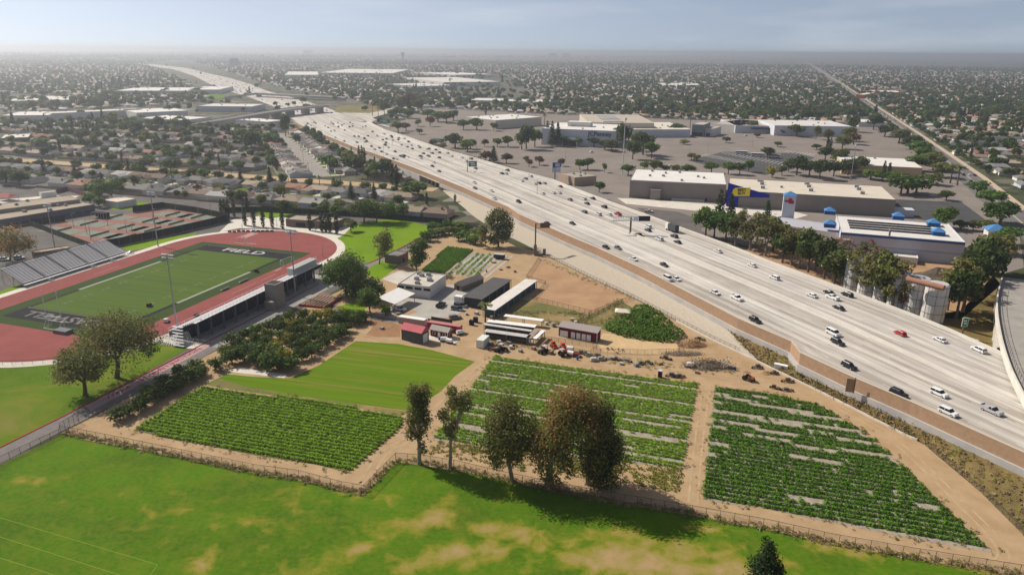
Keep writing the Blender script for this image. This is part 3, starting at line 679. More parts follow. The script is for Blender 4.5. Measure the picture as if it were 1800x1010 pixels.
# retaining wall, tan sound wall on top of it, far barrier and median barriers
GAP = (527, 563)
tan = mat('tan_masonry', (.37, .245, .16), .9, .12, .8)
grey_wall = mat('graffiti_grey_wall', (.48, .45, .41), .9, col2=(.36, .36, .37), scale=.16, detail=3)
def wall_pts(y0, y1, off):
    yy = [y0] + [y for y in _ly if y0 < y < y1] + [y1]; yy.sort(); return [Vector((np.interp(y, _ly, _lx) + off, y, np.interp(y, _ly, _lz))) for y in yy]
p = wall_pts(112, 1028, -.15); zt = [q.z for q in p]
w_ = thing('sound_wall', 'long tan block wall along the near edge of the freeway', 'wall')
part('wall', MB().wall(p, [z - 3.8 for z in zt], zt, .5), tan, w_)
part('cap', MB().wall(p, [z + .003 for z in zt], [z + .18 for z in zt], .62), mat('wall_cap', (.5, .42, .34), .9), w_)
for y0, y1, lb in ((112, GAP[0], 'grey patched retaining wall between farm slope and tan block wall'), (GAP[1], 1028, 'grey retaining wall beyond the underpass beside the house tract')):
    p = wall_pts(y0, y1, -.45); z = [q.z for q in p]
    tag(part('retaining_wall', MB().wall(p, [min(2.4, q - 3.8) if y0 < 200 else -.2 for q in z], [q - 3.78 for q in z], 1.1), grey_wall), lb, 'wall')
# underpass
u_ = thing('underpass_bridge', 'dark freeway underpass with concrete columns above the flood channel', 'bridge')
p = wall_pts(GAP[0], GAP[1], -.45)
part('fascia', MB().wall(p, [5.2] * len(p), [q.z - 3.78 for q in p], 1.1), concrete, u_)
cm = MB().box(0, 0, -.1, 1.2, 1.2, 6.2).mesh('column', concrete)
for y in (533, 540, 547, 554):
    for k in (.02, .25, .5): q = FW(y, k); link('column', cm, u_, (q.x, q.y, 0))
for y in GAP: part('abutment', MB().wall([FW(y, -.008), FW(y, 1)], -.2, 5.9, .8), concrete, u_)
# far barrier
pb = [Vector((x, y, z)) for x, y, z in zip(_rx, _ry, _rz)]
tag(part('barrier', MB().wall(pb, [-.2] * len(pb), [q.z for q in pb], .6), mat('barrier_concrete', (.6, .57, .52), .85, .08, .3)), 'pale concrete barrier along the mall side of the freeway', 'barrier')
pm = [FW(y, np.interp(y, [112, 178, 212, 250, 700], [.39, .37, .345, .29, .29])) for y in range(112, 705, 8)]
tag(part('barrier', MB().wall(pm, [q.z for q in pm], [q.z + .35 for q in pm], .5), MATS['barrier_concrete']), 'low concrete divider between the near lanes and the express lanes', 'barrier')
pm = [FW(y, .527) for y in range(112, 1020, 10)]
tag(part('barrier', MB().wall(pm, [q.z for q in pm], [q.z + .9 for q in pm], .5), MATS['barrier_concrete']), 'concrete median barrier down the middle of the freeway', 'barrier')
# far freeway beyond the interchange, on the ground
fl = [(540, 226), (505, 204), (478, 186), (440, 172), (395, 158), (365, 146), (342, 134), (305, 122), (255, 115)]
fr = [(645, 213), (600, 198), (545, 180), (470, 160), (440, 148), (405, 137.5), (366, 129), (330, 120), (268, 113)]
struct('road', MB().strip(GP(fl, .6), GP(fr, .6)), deck_m, 'pale freeway curving away beyond the interchange')
struct('interchange_grass', MB().sheet(GP([(588, 196), (592, 186), (640, 184), (690, 190), (655, 200), (650, 210)], .9)), grass_dry, 'dry grass slope inside the interchange')
struct('interchange_grass', MB().sheet(GP([(332, 172), (350, 166), (390, 165), (400, 172), (370, 177)], .9)), grass_school, 'green slope beyond the interchange')
struct('interchange_ramp', MB().sheet(GP([(600, 198), (650, 199), (690, 190), (700, 194), (655, 207), (690, 226), (640, 212)], .95)), deck_m, 'pale slip road joining the freeway')
# flyover
fly = smooth([G(338, 220, 3), G(400, 211, 7), G(461, 201, 9.5), G(520, 192, 10.5), G(578, 186, 10.5)], 5)
f_ = thing('flyover', 'grey flyover bridge crossing the far freeway', 'bridge')
nor = []
for i in range(len(fly)):
    d = (fly[min(i + 1, len(fly) - 1)] - fly[max(0, i - 1)]).normalized(); nor.append(Vector((-d.y, d.x, 0)))
far = [a + n * 22 for a, n in zip(fly, nor)]
gw = mat('flyover_grey', (.36, .35, .34), .9, .1, .1)
part('deck', MB().strip(fly, far), asphalt_old, f_)
part('parapet', MB().wall(fly, [a.z - 1.8 for a in fly], [a.z + 1.1 for a in fly], .5), gw, f_)
part('parapet', MB().wall(far, [a.z - 1.8 for a in far], [a.z + 1.1 for a in far], .5), gw, f_)
k = 12
part('retaining_wall', MB().wall([a + n * .4 for a, n in zip(fly[:k], nor)], [-.2] * k, [a.z - 1.79 for a in fly[:k]], .6), gw, f_)
for i in (13, 15, 17, 19):
    part('pier', MB().box(0, 0, -.1, 2, 16, fly[i].z - .4), gw, f_, loc=(fly[i] + nor[i] * 11).xy.to_3d(), rz=math.atan2(nor[i].y, nor[i].x) + math.pi / 2)
a2 = [G(395, 171, 6), G(450, 164, 8), G(520, 168, 8), G(600, 172, 6)]
a2f = [q + Vector((4, 24, 0)) for q in a2]
f2_ = thing('overcrossing', 'far grey overcrossing behind the flyover', 'bridge')
part('deck', MB().strip(a2, a2f), gw, f2_); part('parapet', MB().wall(a2, [q.z - 3 for q in a2], [q.z + 1 for q in a2], .6), gw, f2_)
for q in (a2[0], a2[1], a2[2], a2[3]): part('pier', MB().box(q.x + 2, q.y + 11, -.1, 5, 20, q.z - .2), gw, f2_)
# ramp bridge at the picture's edge
rp = smooth([G(1762, 486, 9), G(1752, 530, 9.5), G(1756, 580, 10), G(1772, 640, 10), G(1800, 700, 10), G(1850, 790, 10)], 6)
rn = []
for i in range(len(rp)):
    d = (rp[min(i + 1, len(rp) - 1)] - rp[max(0, i - 1)]).normalized(); rn.append(Vector((-d.y, d.x, 0)))
r_ = thing('ramp_bridge', 'curving concrete ramp bridge crossing over the freeway', 'bridge')
rf = [a + n * 12 for a, n in zip(rp, rn)]
part('deck', MB().strip(rp, rf), mat('ramp_deck', (.3, .28, .255), .9, .15, .2), r_)
part('parapet', MB().wall(rp, [a.z - 1.6 for a in rp], [a.z + 1.0 for a in rp], .5), concrete_pale, r_)
part('parapet', MB().wall(rf, [a.z - 1.6 for a in rf], [a.z + 1.0 for a in rf], .5), concrete_pale, r_)
part('soffit', MB().strip([a - Vector((0, 0, 1.5)) for a in rp], [a - Vector((0, 0, 1.5)) for a in rf]), concrete, r_)
ra_ = [a + n * 1.6 + Vector((0, 0, 0)) for a, n in zip(rp, rn)]
mb = MB()
for q, d in along(ra_, 3.0): mb.tube((q.x, q.y, q.z), (q.x, q.y, q.z + 1.5), .06, n=4)
mb.wall(ra_, [a.z + 1.45 for a in ra_], [a.z + 1.52 for a in ra_], .08)
tag(part('railing', mb, mat('dark_steel', (.09, .09, .1), .6), r_), kind='stuff')
for px, py in ((1780, 690), (1748, 578)):
    q = G(px, py, 5); part('pier', MB().box(q.x + 3, q.y, -.1, 4, 3, 8.4), concrete, r_)
tag(part('abutment_wall', MB().wall([rp[2] + Vector((-.5, 0, 0)), rp[14] + Vector((-.5, 0, 0))], -.2, 7.9, .6), concrete, r_))
# roadside kerb wall of the farm
tag(part('low_wall', MB().wall(smooth(GP([(1189, 565), (1248, 596), (1303, 622), (1399, 669), (1465, 701), (1585, 762), (1612, 774)]), 3), -.05, .55, .4), concrete_pale), 'low pale kerb wall between farm track and weed bank', 'wall')
# overhead signs
def sign_text(par, s, size, loc, rz, m, name='lettering'):
    o = link(name, text_mesh(s, size, m), par, loc); o.rotation_euler = (math.pi / 2, 0, rz); return o
steel = mat('grey_steel', (.34, .34, .35), .5, metal=.3); rust = mat('rust_steel', (.16, .11, .08), .7)
green_sign = mat('green_sign', (.0, .25, .16), .5)
FWD = math.atan2(-1, .43)          # heading of the near lanes
q = G(941, 433, 4.7); s_ = thing('sign_gantry', 'brown steel cantilever sign frame standing at the retaining wall', 'sign', (q.x, q.y, 0))
part('post', MB().tube((0, 0, 2.5), (0, 0, 16.5), .35, n=8), rust, s_)
mb = MB()
for dz in (16.3, 14.2): mb.tube((0, 0, dz), (7.2, .9, dz), .12, n=5)
for k in range(6): mb.tube((1.2 * k, .15 * k, 14.2), (1.2 * k + 1.2, .15 * k + .15, 16.3), .07, n=4)
part('truss', mb, rust, s_)
part('sign_back', MB().box(4.6, .75, 14.0, 4.8, .15, 2.6, .124), rust, s_)
part('base', MB().box(0, .2, .3, 1.5, 1.5, 5.2), mat('plinth', (.2, .17, .15), .9), s_)
part('base', MB().box(4.6, 1.0, .3, 1.5, 1.5, 3.0), MATS['plinth'], s_); part('sill', MB().box(2.3, .5, .2, 5.6, 1.2, .8, .17), MATS['plinth'], s_)
q = FW(368, .527); s_ = thing('message_sign', 'double-armed overhead sign with black message board in the freeway median', 'sign', (q.x, q.y, q.z))
part('post', MB().tube((0, 0, 0), (0, 0, 8.6), .5, n=10), rust, s_)
mb = MB()
for dz in (7.0, 9.0):
    for dy in (-.5, .5): mb.tube((-10.5, dy, dz - .3), (9.5, dy, dz + .3), .16, n=4)
for k in range(-7, 8):
    x = k * 1.3; mb.tube((x, -.5, 7 + x * .03), (x + 1.3, -.5, 9 + x * .03), .11, n=4); mb.tube((x, -.5, 9 + x * .03), (x, -.5, 7 + x * .03), .11, n=4)
tag(part('truss', mb, mat('pale_steel', (.55, .53, .5), .5), s_))
part('message_board', MB().box(6.8, -.9, 6.9, 5.8, .5, 2.6), mat('black_board', (.015, .015, .018), .4), s_)
part('panel', MB().box(2.4, -.9, 6.8, 2.4, .4, 2.6), mat('pale_panel', (.6, .66, .72), .5), s_)
def green(px, py, wd, ht, zc, lab, z0=0.0, post=0):
    q = G(px, py, z0); o = thing('road_sign', lab, 'sign', q)
    part('panel', MB().box(0, 0, zc - ht / 2, wd, .2, ht), green_sign, o)
    part('border', MB().box(0, .02, zc - ht / 2 - .15, wd + .3, .16, ht + .3), white_line, o)
    part('lettering', MB().box(-wd * .1, -.12, zc + ht * .1, wd * .6, .03, ht * .16).box(wd * .05, -.12, zc - ht * .22, wd * .5, .03, ht * .16), white_line, o)
    part('post', MB().tube((post, .3, 0), (post, .3, zc + ht / 2 + .2), .28, n=8), rust, o)
green(831, 302, 6.5, 4.2, 6.2, 'green overhead road sign in the freeway median', 7.3, -4.2)
green(771, 262, 10.5, 3.2, 8.6, 'long green guide sign on the far edge of the freeway by the car park', 2, 5.5)
green(677, 226, 12, 4.5, 9, 'green guide sign at the far slip road', 3, 6.5)
green(1692, 588, 1.9, 3.0, 4.8, 'small green exit sign on the weedy slope', 1.5, 0)
q = G(1493, 690, 4.7); s_ = thing('small_sign', 'tan back of a small sign standing on the sound wall', 'sign', (q.x, q.y, 4.7))
part('panel', MB().box(0, 0, .3, 2.4, .25, 4.2, -.3), tan, s_); part('post', MB().tube((.9, -.4, 0), (.9, -.4, 5), .1), rust, s_)
# tall lamp posts along the freeway
def lamp(p, h, lab, arm=2.4, rz=0., name='street_lamp'):
    o = thing(name, None, 'lamp', p, rz); part('pole', LP(h), steel, o); part('arm', MB().tube((0, 0, h - .2), (arm, 0, h + .4), .06, n=5).box(arm + .3, 0, h + .32, .9, .35, .16), steel, o); numbered(o, lab); return o
_lp = {}
def LP(h):
    if h not in _lp: _lp[h] = MB().tube((0, 0, 0), (0, 0, h), .16, .09, n=6).mesh('pole', steel)
    return _lp[h]
for y in (470, 560, 640, 730): lamp(FW(y, .527), 11, 'slim lamp post on the freeway median')
lamp(G(676, 300, 0), 22, 'tall lamp post by the tall hedge trees beside the freeway')
# ================================================================== stadium and school
track_red = mat('track_red', (.235, .066, .06), .9, .12, .15)
turf = mat('turf', (.075, .125, .01), .9, col2=(.05, .09, .009), scale=.22, stretch=(R_(71.76), (1, .04, 1)))
turf_edge = mat('turf_edge', (.03, .055, .01), .9, .08, .3)
black_turf = mat('black_turf', (.016, .016, .02), .9); white_turf = mat('white_turf', (.36, .38, .34), .9)
def oval(cf, cn, r, n=28):
    P = [ST(cf + r * math.sin(a), r * math.cos(a)) for a in np.linspace(0, math.pi, n)] + [ST(cn - r * math.sin(a), -r * math.cos(a)) for a in np.linspace(0, math.pi, n)]
    return P
def up(P, z): return [Vector((p.x, p.y, z)) for p in P]
struct('track_apron', MB().sheet(up(oval(50, -44, 50.5), .075)), concrete_pale, 'pale concrete apron round the running track')
struct('running_track', MB().sheet(up(oval(50, -44, 46.3), .1)), track_red, 'brick red running track round the football field')
def srect(s0, s1, t0, t1, z): return [ST(s0, t0, z), ST(s1, t0, z), ST(s1, t1, z), ST(s0, t1, z)]
struct('turf_surround', MB().sheet(srect(-62.5, 60.5, -33.2, 33.2, .125)), turf_edge, 'darker turf margin of the football field')
mb = MB(); mb.sheet(srect(-56.7, 56.7, -26.2, 26.2, .15)); struct('field_border', mb, black_turf, 'black border of the football field')
struct('football_field', MB().sheet(srect(-45.7, 45.7, -24.4, 24.4, .175)), turf, 'striped green football field')
mb = MB()
for t0, t1 in ((-26.2, -24.6), (24.6, 26.2)): mb.sheet(srect(-22.9, 22.9, t0, t1, .18))
for k in range(21):
    s0 = -45.7 + k * 4.572; mb.sheet(srect(s0 - .06, s0 + .06, -24.4, 24.4, .19))
tag(struct('yard_lines', mb, mat('yard_paint', (.12, .16, .07), .9), 'thin yard lines'), None)
mb = MB()
for t0, t1 in ((-26.2, -24.6), (24.6, 26.2)): mb.sheet(srect(-22.9, 22.9, t0, t1, .2))
for s0 in (-46.6, 55.4):
    for (a, b, c, d) in ((s0, s0 + .25, -25.2, 25.2), (s0 + .25, s0 + 1.0, -25.2, -24.9), (s0 + .25, s0 + 1.0, 24.9, 25.2)): mb.sheet(srect(a, b, c, d, .2))
struct('sideline', mb, mat('sideline_paint', (.26, .28, .22), .9), 'pale sidelines of the football field')
mb = MB()
for k in range(1, 10):
    s0 = -45.7 + k * 9.144; n_ = k if k <= 5 else 10 - k
    for t in (-16, 16): mb.sheet(srect(s0 - 2.0, s0 - .7, t - 1, t + 1, .2)); mb.sheet(srect(s0 + .7, s0 + 2.0, t - 1, t + 1, .2))
struct('yard_numbers', mb, mat('number_paint', (.11, .145, .06), .9), 'faint yard numbers on the field')
def flat_text(s, size, pos, rz, m, name, label=None, sx=1.0, bold=0.0):
    o = link(name, text_mesh(s, size, m, .005, bold), None, pos); o.rotation_euler = (0, 0, rz); o.scale = (sx, 1, 1); return tag(o, label, kind='structure')
tb = mat('turf_white', (.45, .45, .42), .9)
flat_text('FIELD', 7.4, ST(51.2, 0, .2), math.atan2(FN.y, FN.x), tb, 'end_zone_lettering', 'white FIELD lettering in the black end zone', 1.35, .12)
flat_text('CASWELL', 7.4, ST(-51.2, -2, .2), math.atan2(-FN.y, -FN.x), mat('turf_grey', (.17, .17, .155), .9), 'end_zone_lettering', 'grey letters in the black end zone by the goal', 1.15, .12)
# lane lines of the track
mb = MB()
def ring(cf, cn, r, wd, z):
    a, b = up(oval(cf, cn, r), z), up(oval(cf, cn, r + wd), z); a.append(a[0]); b.append(b[0]); return mb.strip(a, b)
for k in range(9): ring(50, -44, 36.6 + k * 1.1, .09, .13)
struct('track_lanes', mb, mat('track_line', (.32, .12, .11), .9), 'faint lane lines of the running track')
mb = MB()
for s0, t0, l, w_ in ((-6, 38, 16, .35), (14, 38, 10, .35), (-4, -38, 14, .35), (76, -22, 10, 5), (28, 34.5, 5, 1)): mb.sheet(srect(s0, s0 + l, t0, t0 + w_, .14))
struct('runway_marks', mb, mat('runway_paint', (.4, .24, .22), .9), 'pale runway marks on the track')
# goal posts
gp = mat('white_pipe', (.72, .72, .7), .5)
def goal(s0, sg, lab):
    o = thing('goal_post', lab, 'goal post', ST(s0, 0), GA)
    part('post', MB().tube((0, 0, 0), (0, 0, 3.05), .1).tube((0, 0, 3.05), (-sg * 1.2, 0, 3.05), .1), gp, o)
    part('crossbar', MB().tube((-sg * 1.2, -3.6, 3.05), (-sg * 1.2, 3.6, 3.05), .13), gp, o)
    for y in (-3.6, 3.6): part('upright', MB().tube((-sg * 1.2, y, 3.05), (-sg * 1.2, y, 13), .13), gp, o)
goal(57.6, 1, 'white goal post at the FIELD end zone'); goal(-57.6, -1, 'white goal post at the near end zone by the spreading tree')
def cage(s0, t0, wd, lab, rz=0):
    o = thing('soccer_goal', lab, 'goal', ST(s0, t0), GA + rz); mb = MB()
    for y in (-wd / 2, wd / 2): mb.tube((0, y, .1), (0, y, 2.4), .12).tube((0, y, 2.4), (-1.2, y, 2.3), .1).tube((-1.2, y, 2.3), (-2.4, y, .1), .1).tube((-2.4, y, .1), (0, y, .1), .1)
    mb.tube((0, -wd / 2, 2.4), (0, wd / 2, 2.4), .12).tube((-2.4, -wd / 2, .1), (-2.4, wd / 2, .1), .1); part('frame', mb, gp, o)
cage(-58.5, 3.5, 7.3, 'white framed soccer goal in front of the near end zone'); cage(41, 32, 7.3, 'white soccer goal lying beside the track by the stair tower', 1.4)
cage(67, -13, 6, 'white hurdle frame on the red curve by FIELD lettering')
# benches, carts beside the field
def bench(s0, t0, l, lab, m, rz=0.):
    o = thing('bench', lab, 'bench', ST(s0, t0), GA + rz); part('seat', MB().box(0, 0, .42, l, .7, .08), m, o); part('back', MB().box(0, -.4, .5, l, .08, .5), m, o)
    for x in (-l / 2 + .3, l / 2 - .3): part('leg', MB().box(x, 0, 0, .1, .6, .42), steel, o)
alu = mat('aluminium', (.5, .5, .52), .45, .05, .5, metal=.15)
bench(-2, 31.5, 4.5, 'pale team bench beside the track, nearer one', alu); bench(10, 31.5, 5.5, 'pale team bench beside the track, farther one', alu)
for (s0, t0, lab, c) in ((-29.5, 18, 'brown tackling dummy lying on the turf near the light mast', (.1, .03, .015)), (24, 28, 'dark pads stacked beside the sideline', (.05, .02, .015)), (-33, 44, 'dark red equipment cart on the track', (.07, .015, .02)), (-41, 37, 'white equipment trolley on the track', (.6, .58, .55))):
    o = thing('equipment_cart', lab, 'cart', ST(s0, t0, .15), GA + .3); m = mat('cart' + str(s0), c, .7)
    part('body', MB().box(-.6, 0, .3, 1.1, 1.4, 1.1).box(.6, .1, .3, .9, 1.2, .8), m, o); part('base', MB().box(0, 0, .15, 2.4, 1.5, .14), steel, o)
    for x in (-.8, .8): part('wheel', MB().tube((x, -.8, .15), (x, .8, .15), .15, n=8), steel, o)
o = thing('mat_stack', 'grey high-jump mats stacked on the red near curve', 'mats', ST(-62, 10.5, .1), GA)
for k in range(3): part('mat', MB().box(0, 0, .02 + k * .42, 3.2, 6.2 - .2 * k, .4), mat('mat_grey', (.16, .16, .17), .8), o)
# home bleachers, facing the field on the far side
o = thing('bleachers', 'long aluminium bleachers in five sections on the far side of the track', 'bleachers', ST(-1, -49.8), GA)
L0, NR, RISE, RUN, Z0 = 54.0, 15, .36, .78, 1.5
plank = MB().box(0, 0, 0, 9.9, .5, .07).mesh('seat_plank', mat('seat_alu', (.68, .68, .71), .5)); tread = MB().box(0, 0, 0, L0, .5, .05).mesh('tread', mat('tread_alu', (.26, .26, .28), .6)); riser = MB().box(0, 0, 0, L0, .04, .34).mesh('riser', MATS['tread_alu'])
# local x runs along the field, y away from it (the parent's turn puts +y away)
for k in range(NR):
    y = .4 + k * RUN; z = Z0 + k * RISE
    link('tread', tread, o, (0, y, z)); link('riser', riser, o, (0, y + .5, z))
    for j in range(5): link('seat_plank', plank, o, (-22.2 + j * 11.1, y + .35, z + .43))
aisle = mat('aisle_grey', (.17, .17, .19), .6)
for j in range(4):
    x = -16.65 + j * 11.1; mb = MB()
    for k in range(NR * 2): mb.box(x, .25 + k * RUN / 2, Z0 + .06 + k * RISE / 2, 1.0, .36, .22)
    part('aisle', mb, aisle, o)
    part('handrail', MB().tube((x, 1, Z0 + 1.2), (x, NR * RUN, Z0 + NR * RISE + .9), .04, n=4), steel, o)
mb = MB()
for x in np.linspace(-27, 27, 13):
    mb.tube((x, .2, 0), (x, .2, Z0), .09).tube((x, 6, 0), (x, 6, Z0 + 2.5), .09).tube((x, 11.8, 0), (x, 11.8, Z0 + 5.2), .09).tube((x, .2, 0), (x, 6, Z0 + 2.5), .06, n=4).tube((x, 6, 0), (x, 11.8, Z0 + 5.2), .06, n=4)
tag(part('understructure', mb, steel, o), kind='stuff')
mb = MB()
for x in np.linspace(-27.4, 27.4, 20): mb.tube((x, -1.0, Z0 - .3), (x, -1.0, Z0 + .9), .05, n=4)
mb.box(0, -1.0, Z0 + .85, 55, .07, .07).box(0, -1.0, Z0 + .3, 55, .05, .05).box(0, -.5, Z0 - .35, 55, 1.3, .12)
part('front_rail', mb, gp, o)
mb = MB()
for x in np.linspace(-27.4, 27.4, 20): mb.tube((x, 12.1, Z0 + 5), (x, 12.1, Z0 + 6.4), .05, n=4)
mb.box(0, 12.1, Z0 + 6.35, 54, .06, .06).box(0, 12.1, Z0 + 5.8, 54, .05, .05); part('back_rail', mb, steel, o)
def stair(x, rz, lab='stair'):
    mb = MB()
    for k in range(6): mb.box(0, -1.2 - k * .4, Z0 - .3 - k * .25, 1.6, .4, .1)
    for a in (-.85, .85): mb.tube((a, -1, Z0 + .7), (a, -3.6, .3 + .7), .05, n=4).tube((a, -1, Z0 - .3), (a, -3.6, .1), .06, n=4).tube((a, -3.6, 0), (a, -3.6, 1.0), .05, n=4)
    part(lab, mb, alu, o, loc=(x, 0, 0), rz=rz)
for x in (-16.6, 5.5, 16.6): stair(x, 0)
mb = MB()
for k in range(12): mb.tube((27.6, -1 + k * .5, 0), (30 + k * .3, -.5 + k * .2, 2.2 - k * .1), .07, n=4)
tag(part('access_ramp', mb, alu, o), kind='stuff')
o.rotation_euler = (0, 0, GA); o.scale = (1, 1, 1)
# visitor grandstand, seen from behind: local x towards the FIELD end, -y away from the field
vs = thing('grandstand', 'long grandstand seen from behind with dark open underside and pale top deck', 'grandstand', ST(-13, 0), GA)
navy = mat('navy_cladding', (.012, .018, .045), .6, .2, .4)
mb = MB(); n_r = 13
for k in range(n_r): mb.box(0, -(48.9 + k * .94), 1.9 + k * .39, 78, .94, .4)
tag(part('seating_tier', mb, alu, vs), kind='stuff')
part('front_wall', MB().box(0, -48.3, 0, 78, .25, 1.9), mat('front_wall', (.5, .48, .45), .8), vs)
part('top_deck', MB().box(0, -61.0, 6.75, 80, 1.1, .2), mat('deck_white', (.62, .61, .58), .7), vs)
part('back_wall', MB().box(0, -61.2, 5.2, 78, .25, 1.5), navy, vs)
part('inner_wall', MB().box(0, -57.0, 0, 76, .3, 5.0), navy, vs)
mb = MB()
for x in np.linspace(-39, 39, 42): mb.tube((x, -61.5, 6.9), (x, -61.5, 8.1), .05, n=4)
mb.box(0, -61.5, 8.05, 80, .06, .08).box(0, -61.5, 7.5, 80, .04, .05); part('top_rail', mb, gp, vs)
mb = MB()
for x in np.linspace(-39, 39, 30): mb.tube((x, -48.2, 1.8), (x, -48.2, 3.0), .05, n=4)
mb.box(0, -48.2, 2.95, 78, .06, .08); part('front_rail', mb, gp, vs)
colm = MB().box(0, 0, 0, .5, .5, 6.7).mesh('column', mat('stand_column', (.1, .11, .15), .7))
for x in np.linspace(-39, 39, 13): link('column', colm, vs, (x, -61.5, 0)); part('brace', MB().tube((x, -61.3, .3), (x + 3.2, -57.4, 4.0), .12, n=5), MATS['stand_column'], vs)
tw = mat('tower_concrete', (.3, .26, .23), .9, .08, .4)
part('stair_tower', MB().box(0.5, -64.6, 0, 5.2, 5.2, 10.0), tw, vs); part('tower_base', MB().box(-3.5, -65.0, 0, 2.6, 3.6, 3.6), tw, vs)
part('tower_well', MB().box(0.5, -64.6, 10.003, 4.0, 4.0, .1), mat('well_dark', (.05, .045, .04), .9), vs)
part('press_box', MB().box(29, -58.4, 6.2, 17, 3.2, 3.0), mat('press_white', (.45, .48, .48), .6, .05, .3), vs); part('press_roof', MB().box(29, -58.4, 9.21, 17.6, 3.8, .2), mat('press_roof', (.38, .38, .37), .7), vs)
mb = MB()
for x in np.linspace(21, 37, 14): mb.tube((x, -60.2, 9.4), (x, -60.2, 10.5), .05, n=4)
mb.box(29, -60.2, 10.45, 17, .06, .06); part('roof_rail', mb, gp, vs)
mb = MB()
for k in range(14): mb.tube((-39.5 - .2 * k, -50 - k * .75, .8 + .3 * k), (-47 + .3 * k, -52 - k * .85, .2), .09, n=4)
for k in range(7): mb.box(-40.5 - k * .9, -54 - k * .8, 4.8 - k * .7, 1.0, 4.5, .12)
tag(part('end_stair', mb, alu, vs), kind='stuff')
struct('stand_floor', MB().sheet(srect(-55, 30, 51, 72, .06)), mat('stand_floor', (.33, .31, .29), .9, .1, .3), 'paving behind the grandstand')
# light masts
def mast(p, h, lab, heads=1.0):
    o = thing('light_mast', lab, 'light mast', p, GA); part('pole', MB().tube((0, 0, 0), (0, 0, h), .32, .16, n=8), steel, o)
    part('crossarm', MB().box(0, 0, h - .6, .25, 5.2, .18).box(0, 0, h - 1.8, .25, 5.2, .18), steel, o)
    for k in range(6):
        for dz in (-.35, -1.55): part('lamp', MB().box(0, 0, 0, .45, .6, .5), gp, o, loc=(.3, -2.2 + k * .88, h + dz - .2))
mast(G(311.7, 578.7), 28.3, 'tall floodlight mast at the near end of the grandstand'); mast(G(278, 433), 28.3, 'tall floodlight mast between bleachers and tennis screen')
mast(G(98, 443), 24.5, 'tall floodlight mast behind the bleachers by the tennis courts'); mast(G(520, 520), 28.3, 'tall floodlight mast behind the stair tower')
def small_lamp(px, py, h, lab): return lamp(G(px, py), h, lab, 1.2)
for px, py in ((568, 452), (487, 398), (555, 408), (480, 395)): small_lamp(px, py, 6, 'slim lamp post on the plaza beyond the track')
# tennis courts
sheet('tennis_slab', [(84, 399), (116, 390), (190, 381), (234, 374), (289, 366), (402, 383), (400, 387), (280, 408), (163, 428)], .06, mat('court_red', (.235, .115, .095), .9, .1, .1), 'faded red tennis court surface')
court_green = mat('court_green', (.18, .2, .155), .9, .1, .2); net_m = mat('net_dark', (.13, .13, .12), .9)
ns, nsteel = 0, steel
ang_t = GA
for i, s0 in enumerate((54, 72, 90, 108)):
    for j, t0 in enumerate((-123, -96, -77)):
        P = PX(ST(s0, t0));
        poly = [(84, 399), (116, 390), (190, 381), (234, 374), (289, 366), (402, 383), (400, 387), (280, 408), (163, 428)]
        if not inside(P, poly): continue
        ns += 1
        o = thing('tennis_court', None, 'tennis court', ST(s0, t0, .08), GA); numbered(o, 'faded green tennis court with its net')
        part('surface', MB().sheet([(-5.5, -11.9, 0), (5.5, -11.9, 0), (5.5, 11.9, 0), (-5.5, 11.9, 0)]), court_green, o)
        mb = MB()
        for a in (-5.5, -4.1, 4.1, 5.5): mb.sheet([(a - .06, -11.9, .02), (a + .06, -11.9, .02), (a + .06, 11.9, .02), (a - .06, 11.9, .02)])
        for b in (-11.9, -6.4, 6.4, 11.9): mb.sheet([(-5.5, b - .06, .03), (5.5, b - .06, .03), (5.5, b + .06, .03), (-5.5, b + .06, .03)])
        part('court_lines', mb, white_turf, o); part('net', MB().box(0, 0, .1, 12.4, .04, .85), net_m, o)
        for a in (-6.2, 6.2): part('net_post', MB().tube((a, 0, 0), (a, 0, 1.15), .06, n=5), steel, o)
for px, py in ((153, 412), (160, 422), (234, 415), (223, 410), (270, 392), (310, 378), (350, 385), (372, 381), (130, 400), (190, 398)): small_lamp(px, py, 8, 'slim lamp post on the tennis courts')
def screen(name, pix, h, m, lab, step=6):
    o = thing(name, lab, 'fence'); P = GP(pix); part('windscreen', MB().wall(P, .1, h, .08), m, o); me = MB().tube((0, 0, 0), (0, 0, h + .3), .06, n=5).mesh('post', steel)
    for q, d in along(P, step): link('post', me, o, (q.x, q.y, 0))
    return o
navy_s = mat('navy_screen', (.012, .016, .03), .9, .15, .5); green_s = mat('green_screen', (.05, .06, .045), .9, .1, .5)
screen('court_fence', [(54, 397), (110, 418), (166, 439)], 3.2, green_s, 'dark green screened fence at the near side of the tennis courts')
screen('court_fence', [(166, 439), (214, 431), (300, 413), (404, 389)], 4.2, navy_s, 'navy screened fence between tennis courts and bright grass')
screen('court_fence', [(289, 366), (345, 374), (402, 386)], 3.8, green_s, 'grey green screen on the far right of the tennis courts')
screen('court_fence', [(234, 374), (289, 366)], 4.2, navy_s, 'navy screened fence panel at the far corner of the courts')
screen('court_fence', [(54, 396), (115, 389)], 3.6, navy_s, 'navy screened fence panel beside the gym')
screen('windbreak_fence', [(395, 374), (450, 372), (640, 382), (780, 394), (795, 396)], 3.4, mat('dark_green_screen', (.01, .035, .03), .9, .15, .3), 'long dark green screened fence between school and houses', 10)
tag(part('boundary_wall', MB().wall(GP([(796, 396), (842, 399)]), 0, 2.6, .3), mat('block_wall', (.33, .28, .24), .9, .1, .5)), 'grey block wall at the end of the green screen', 'wall')
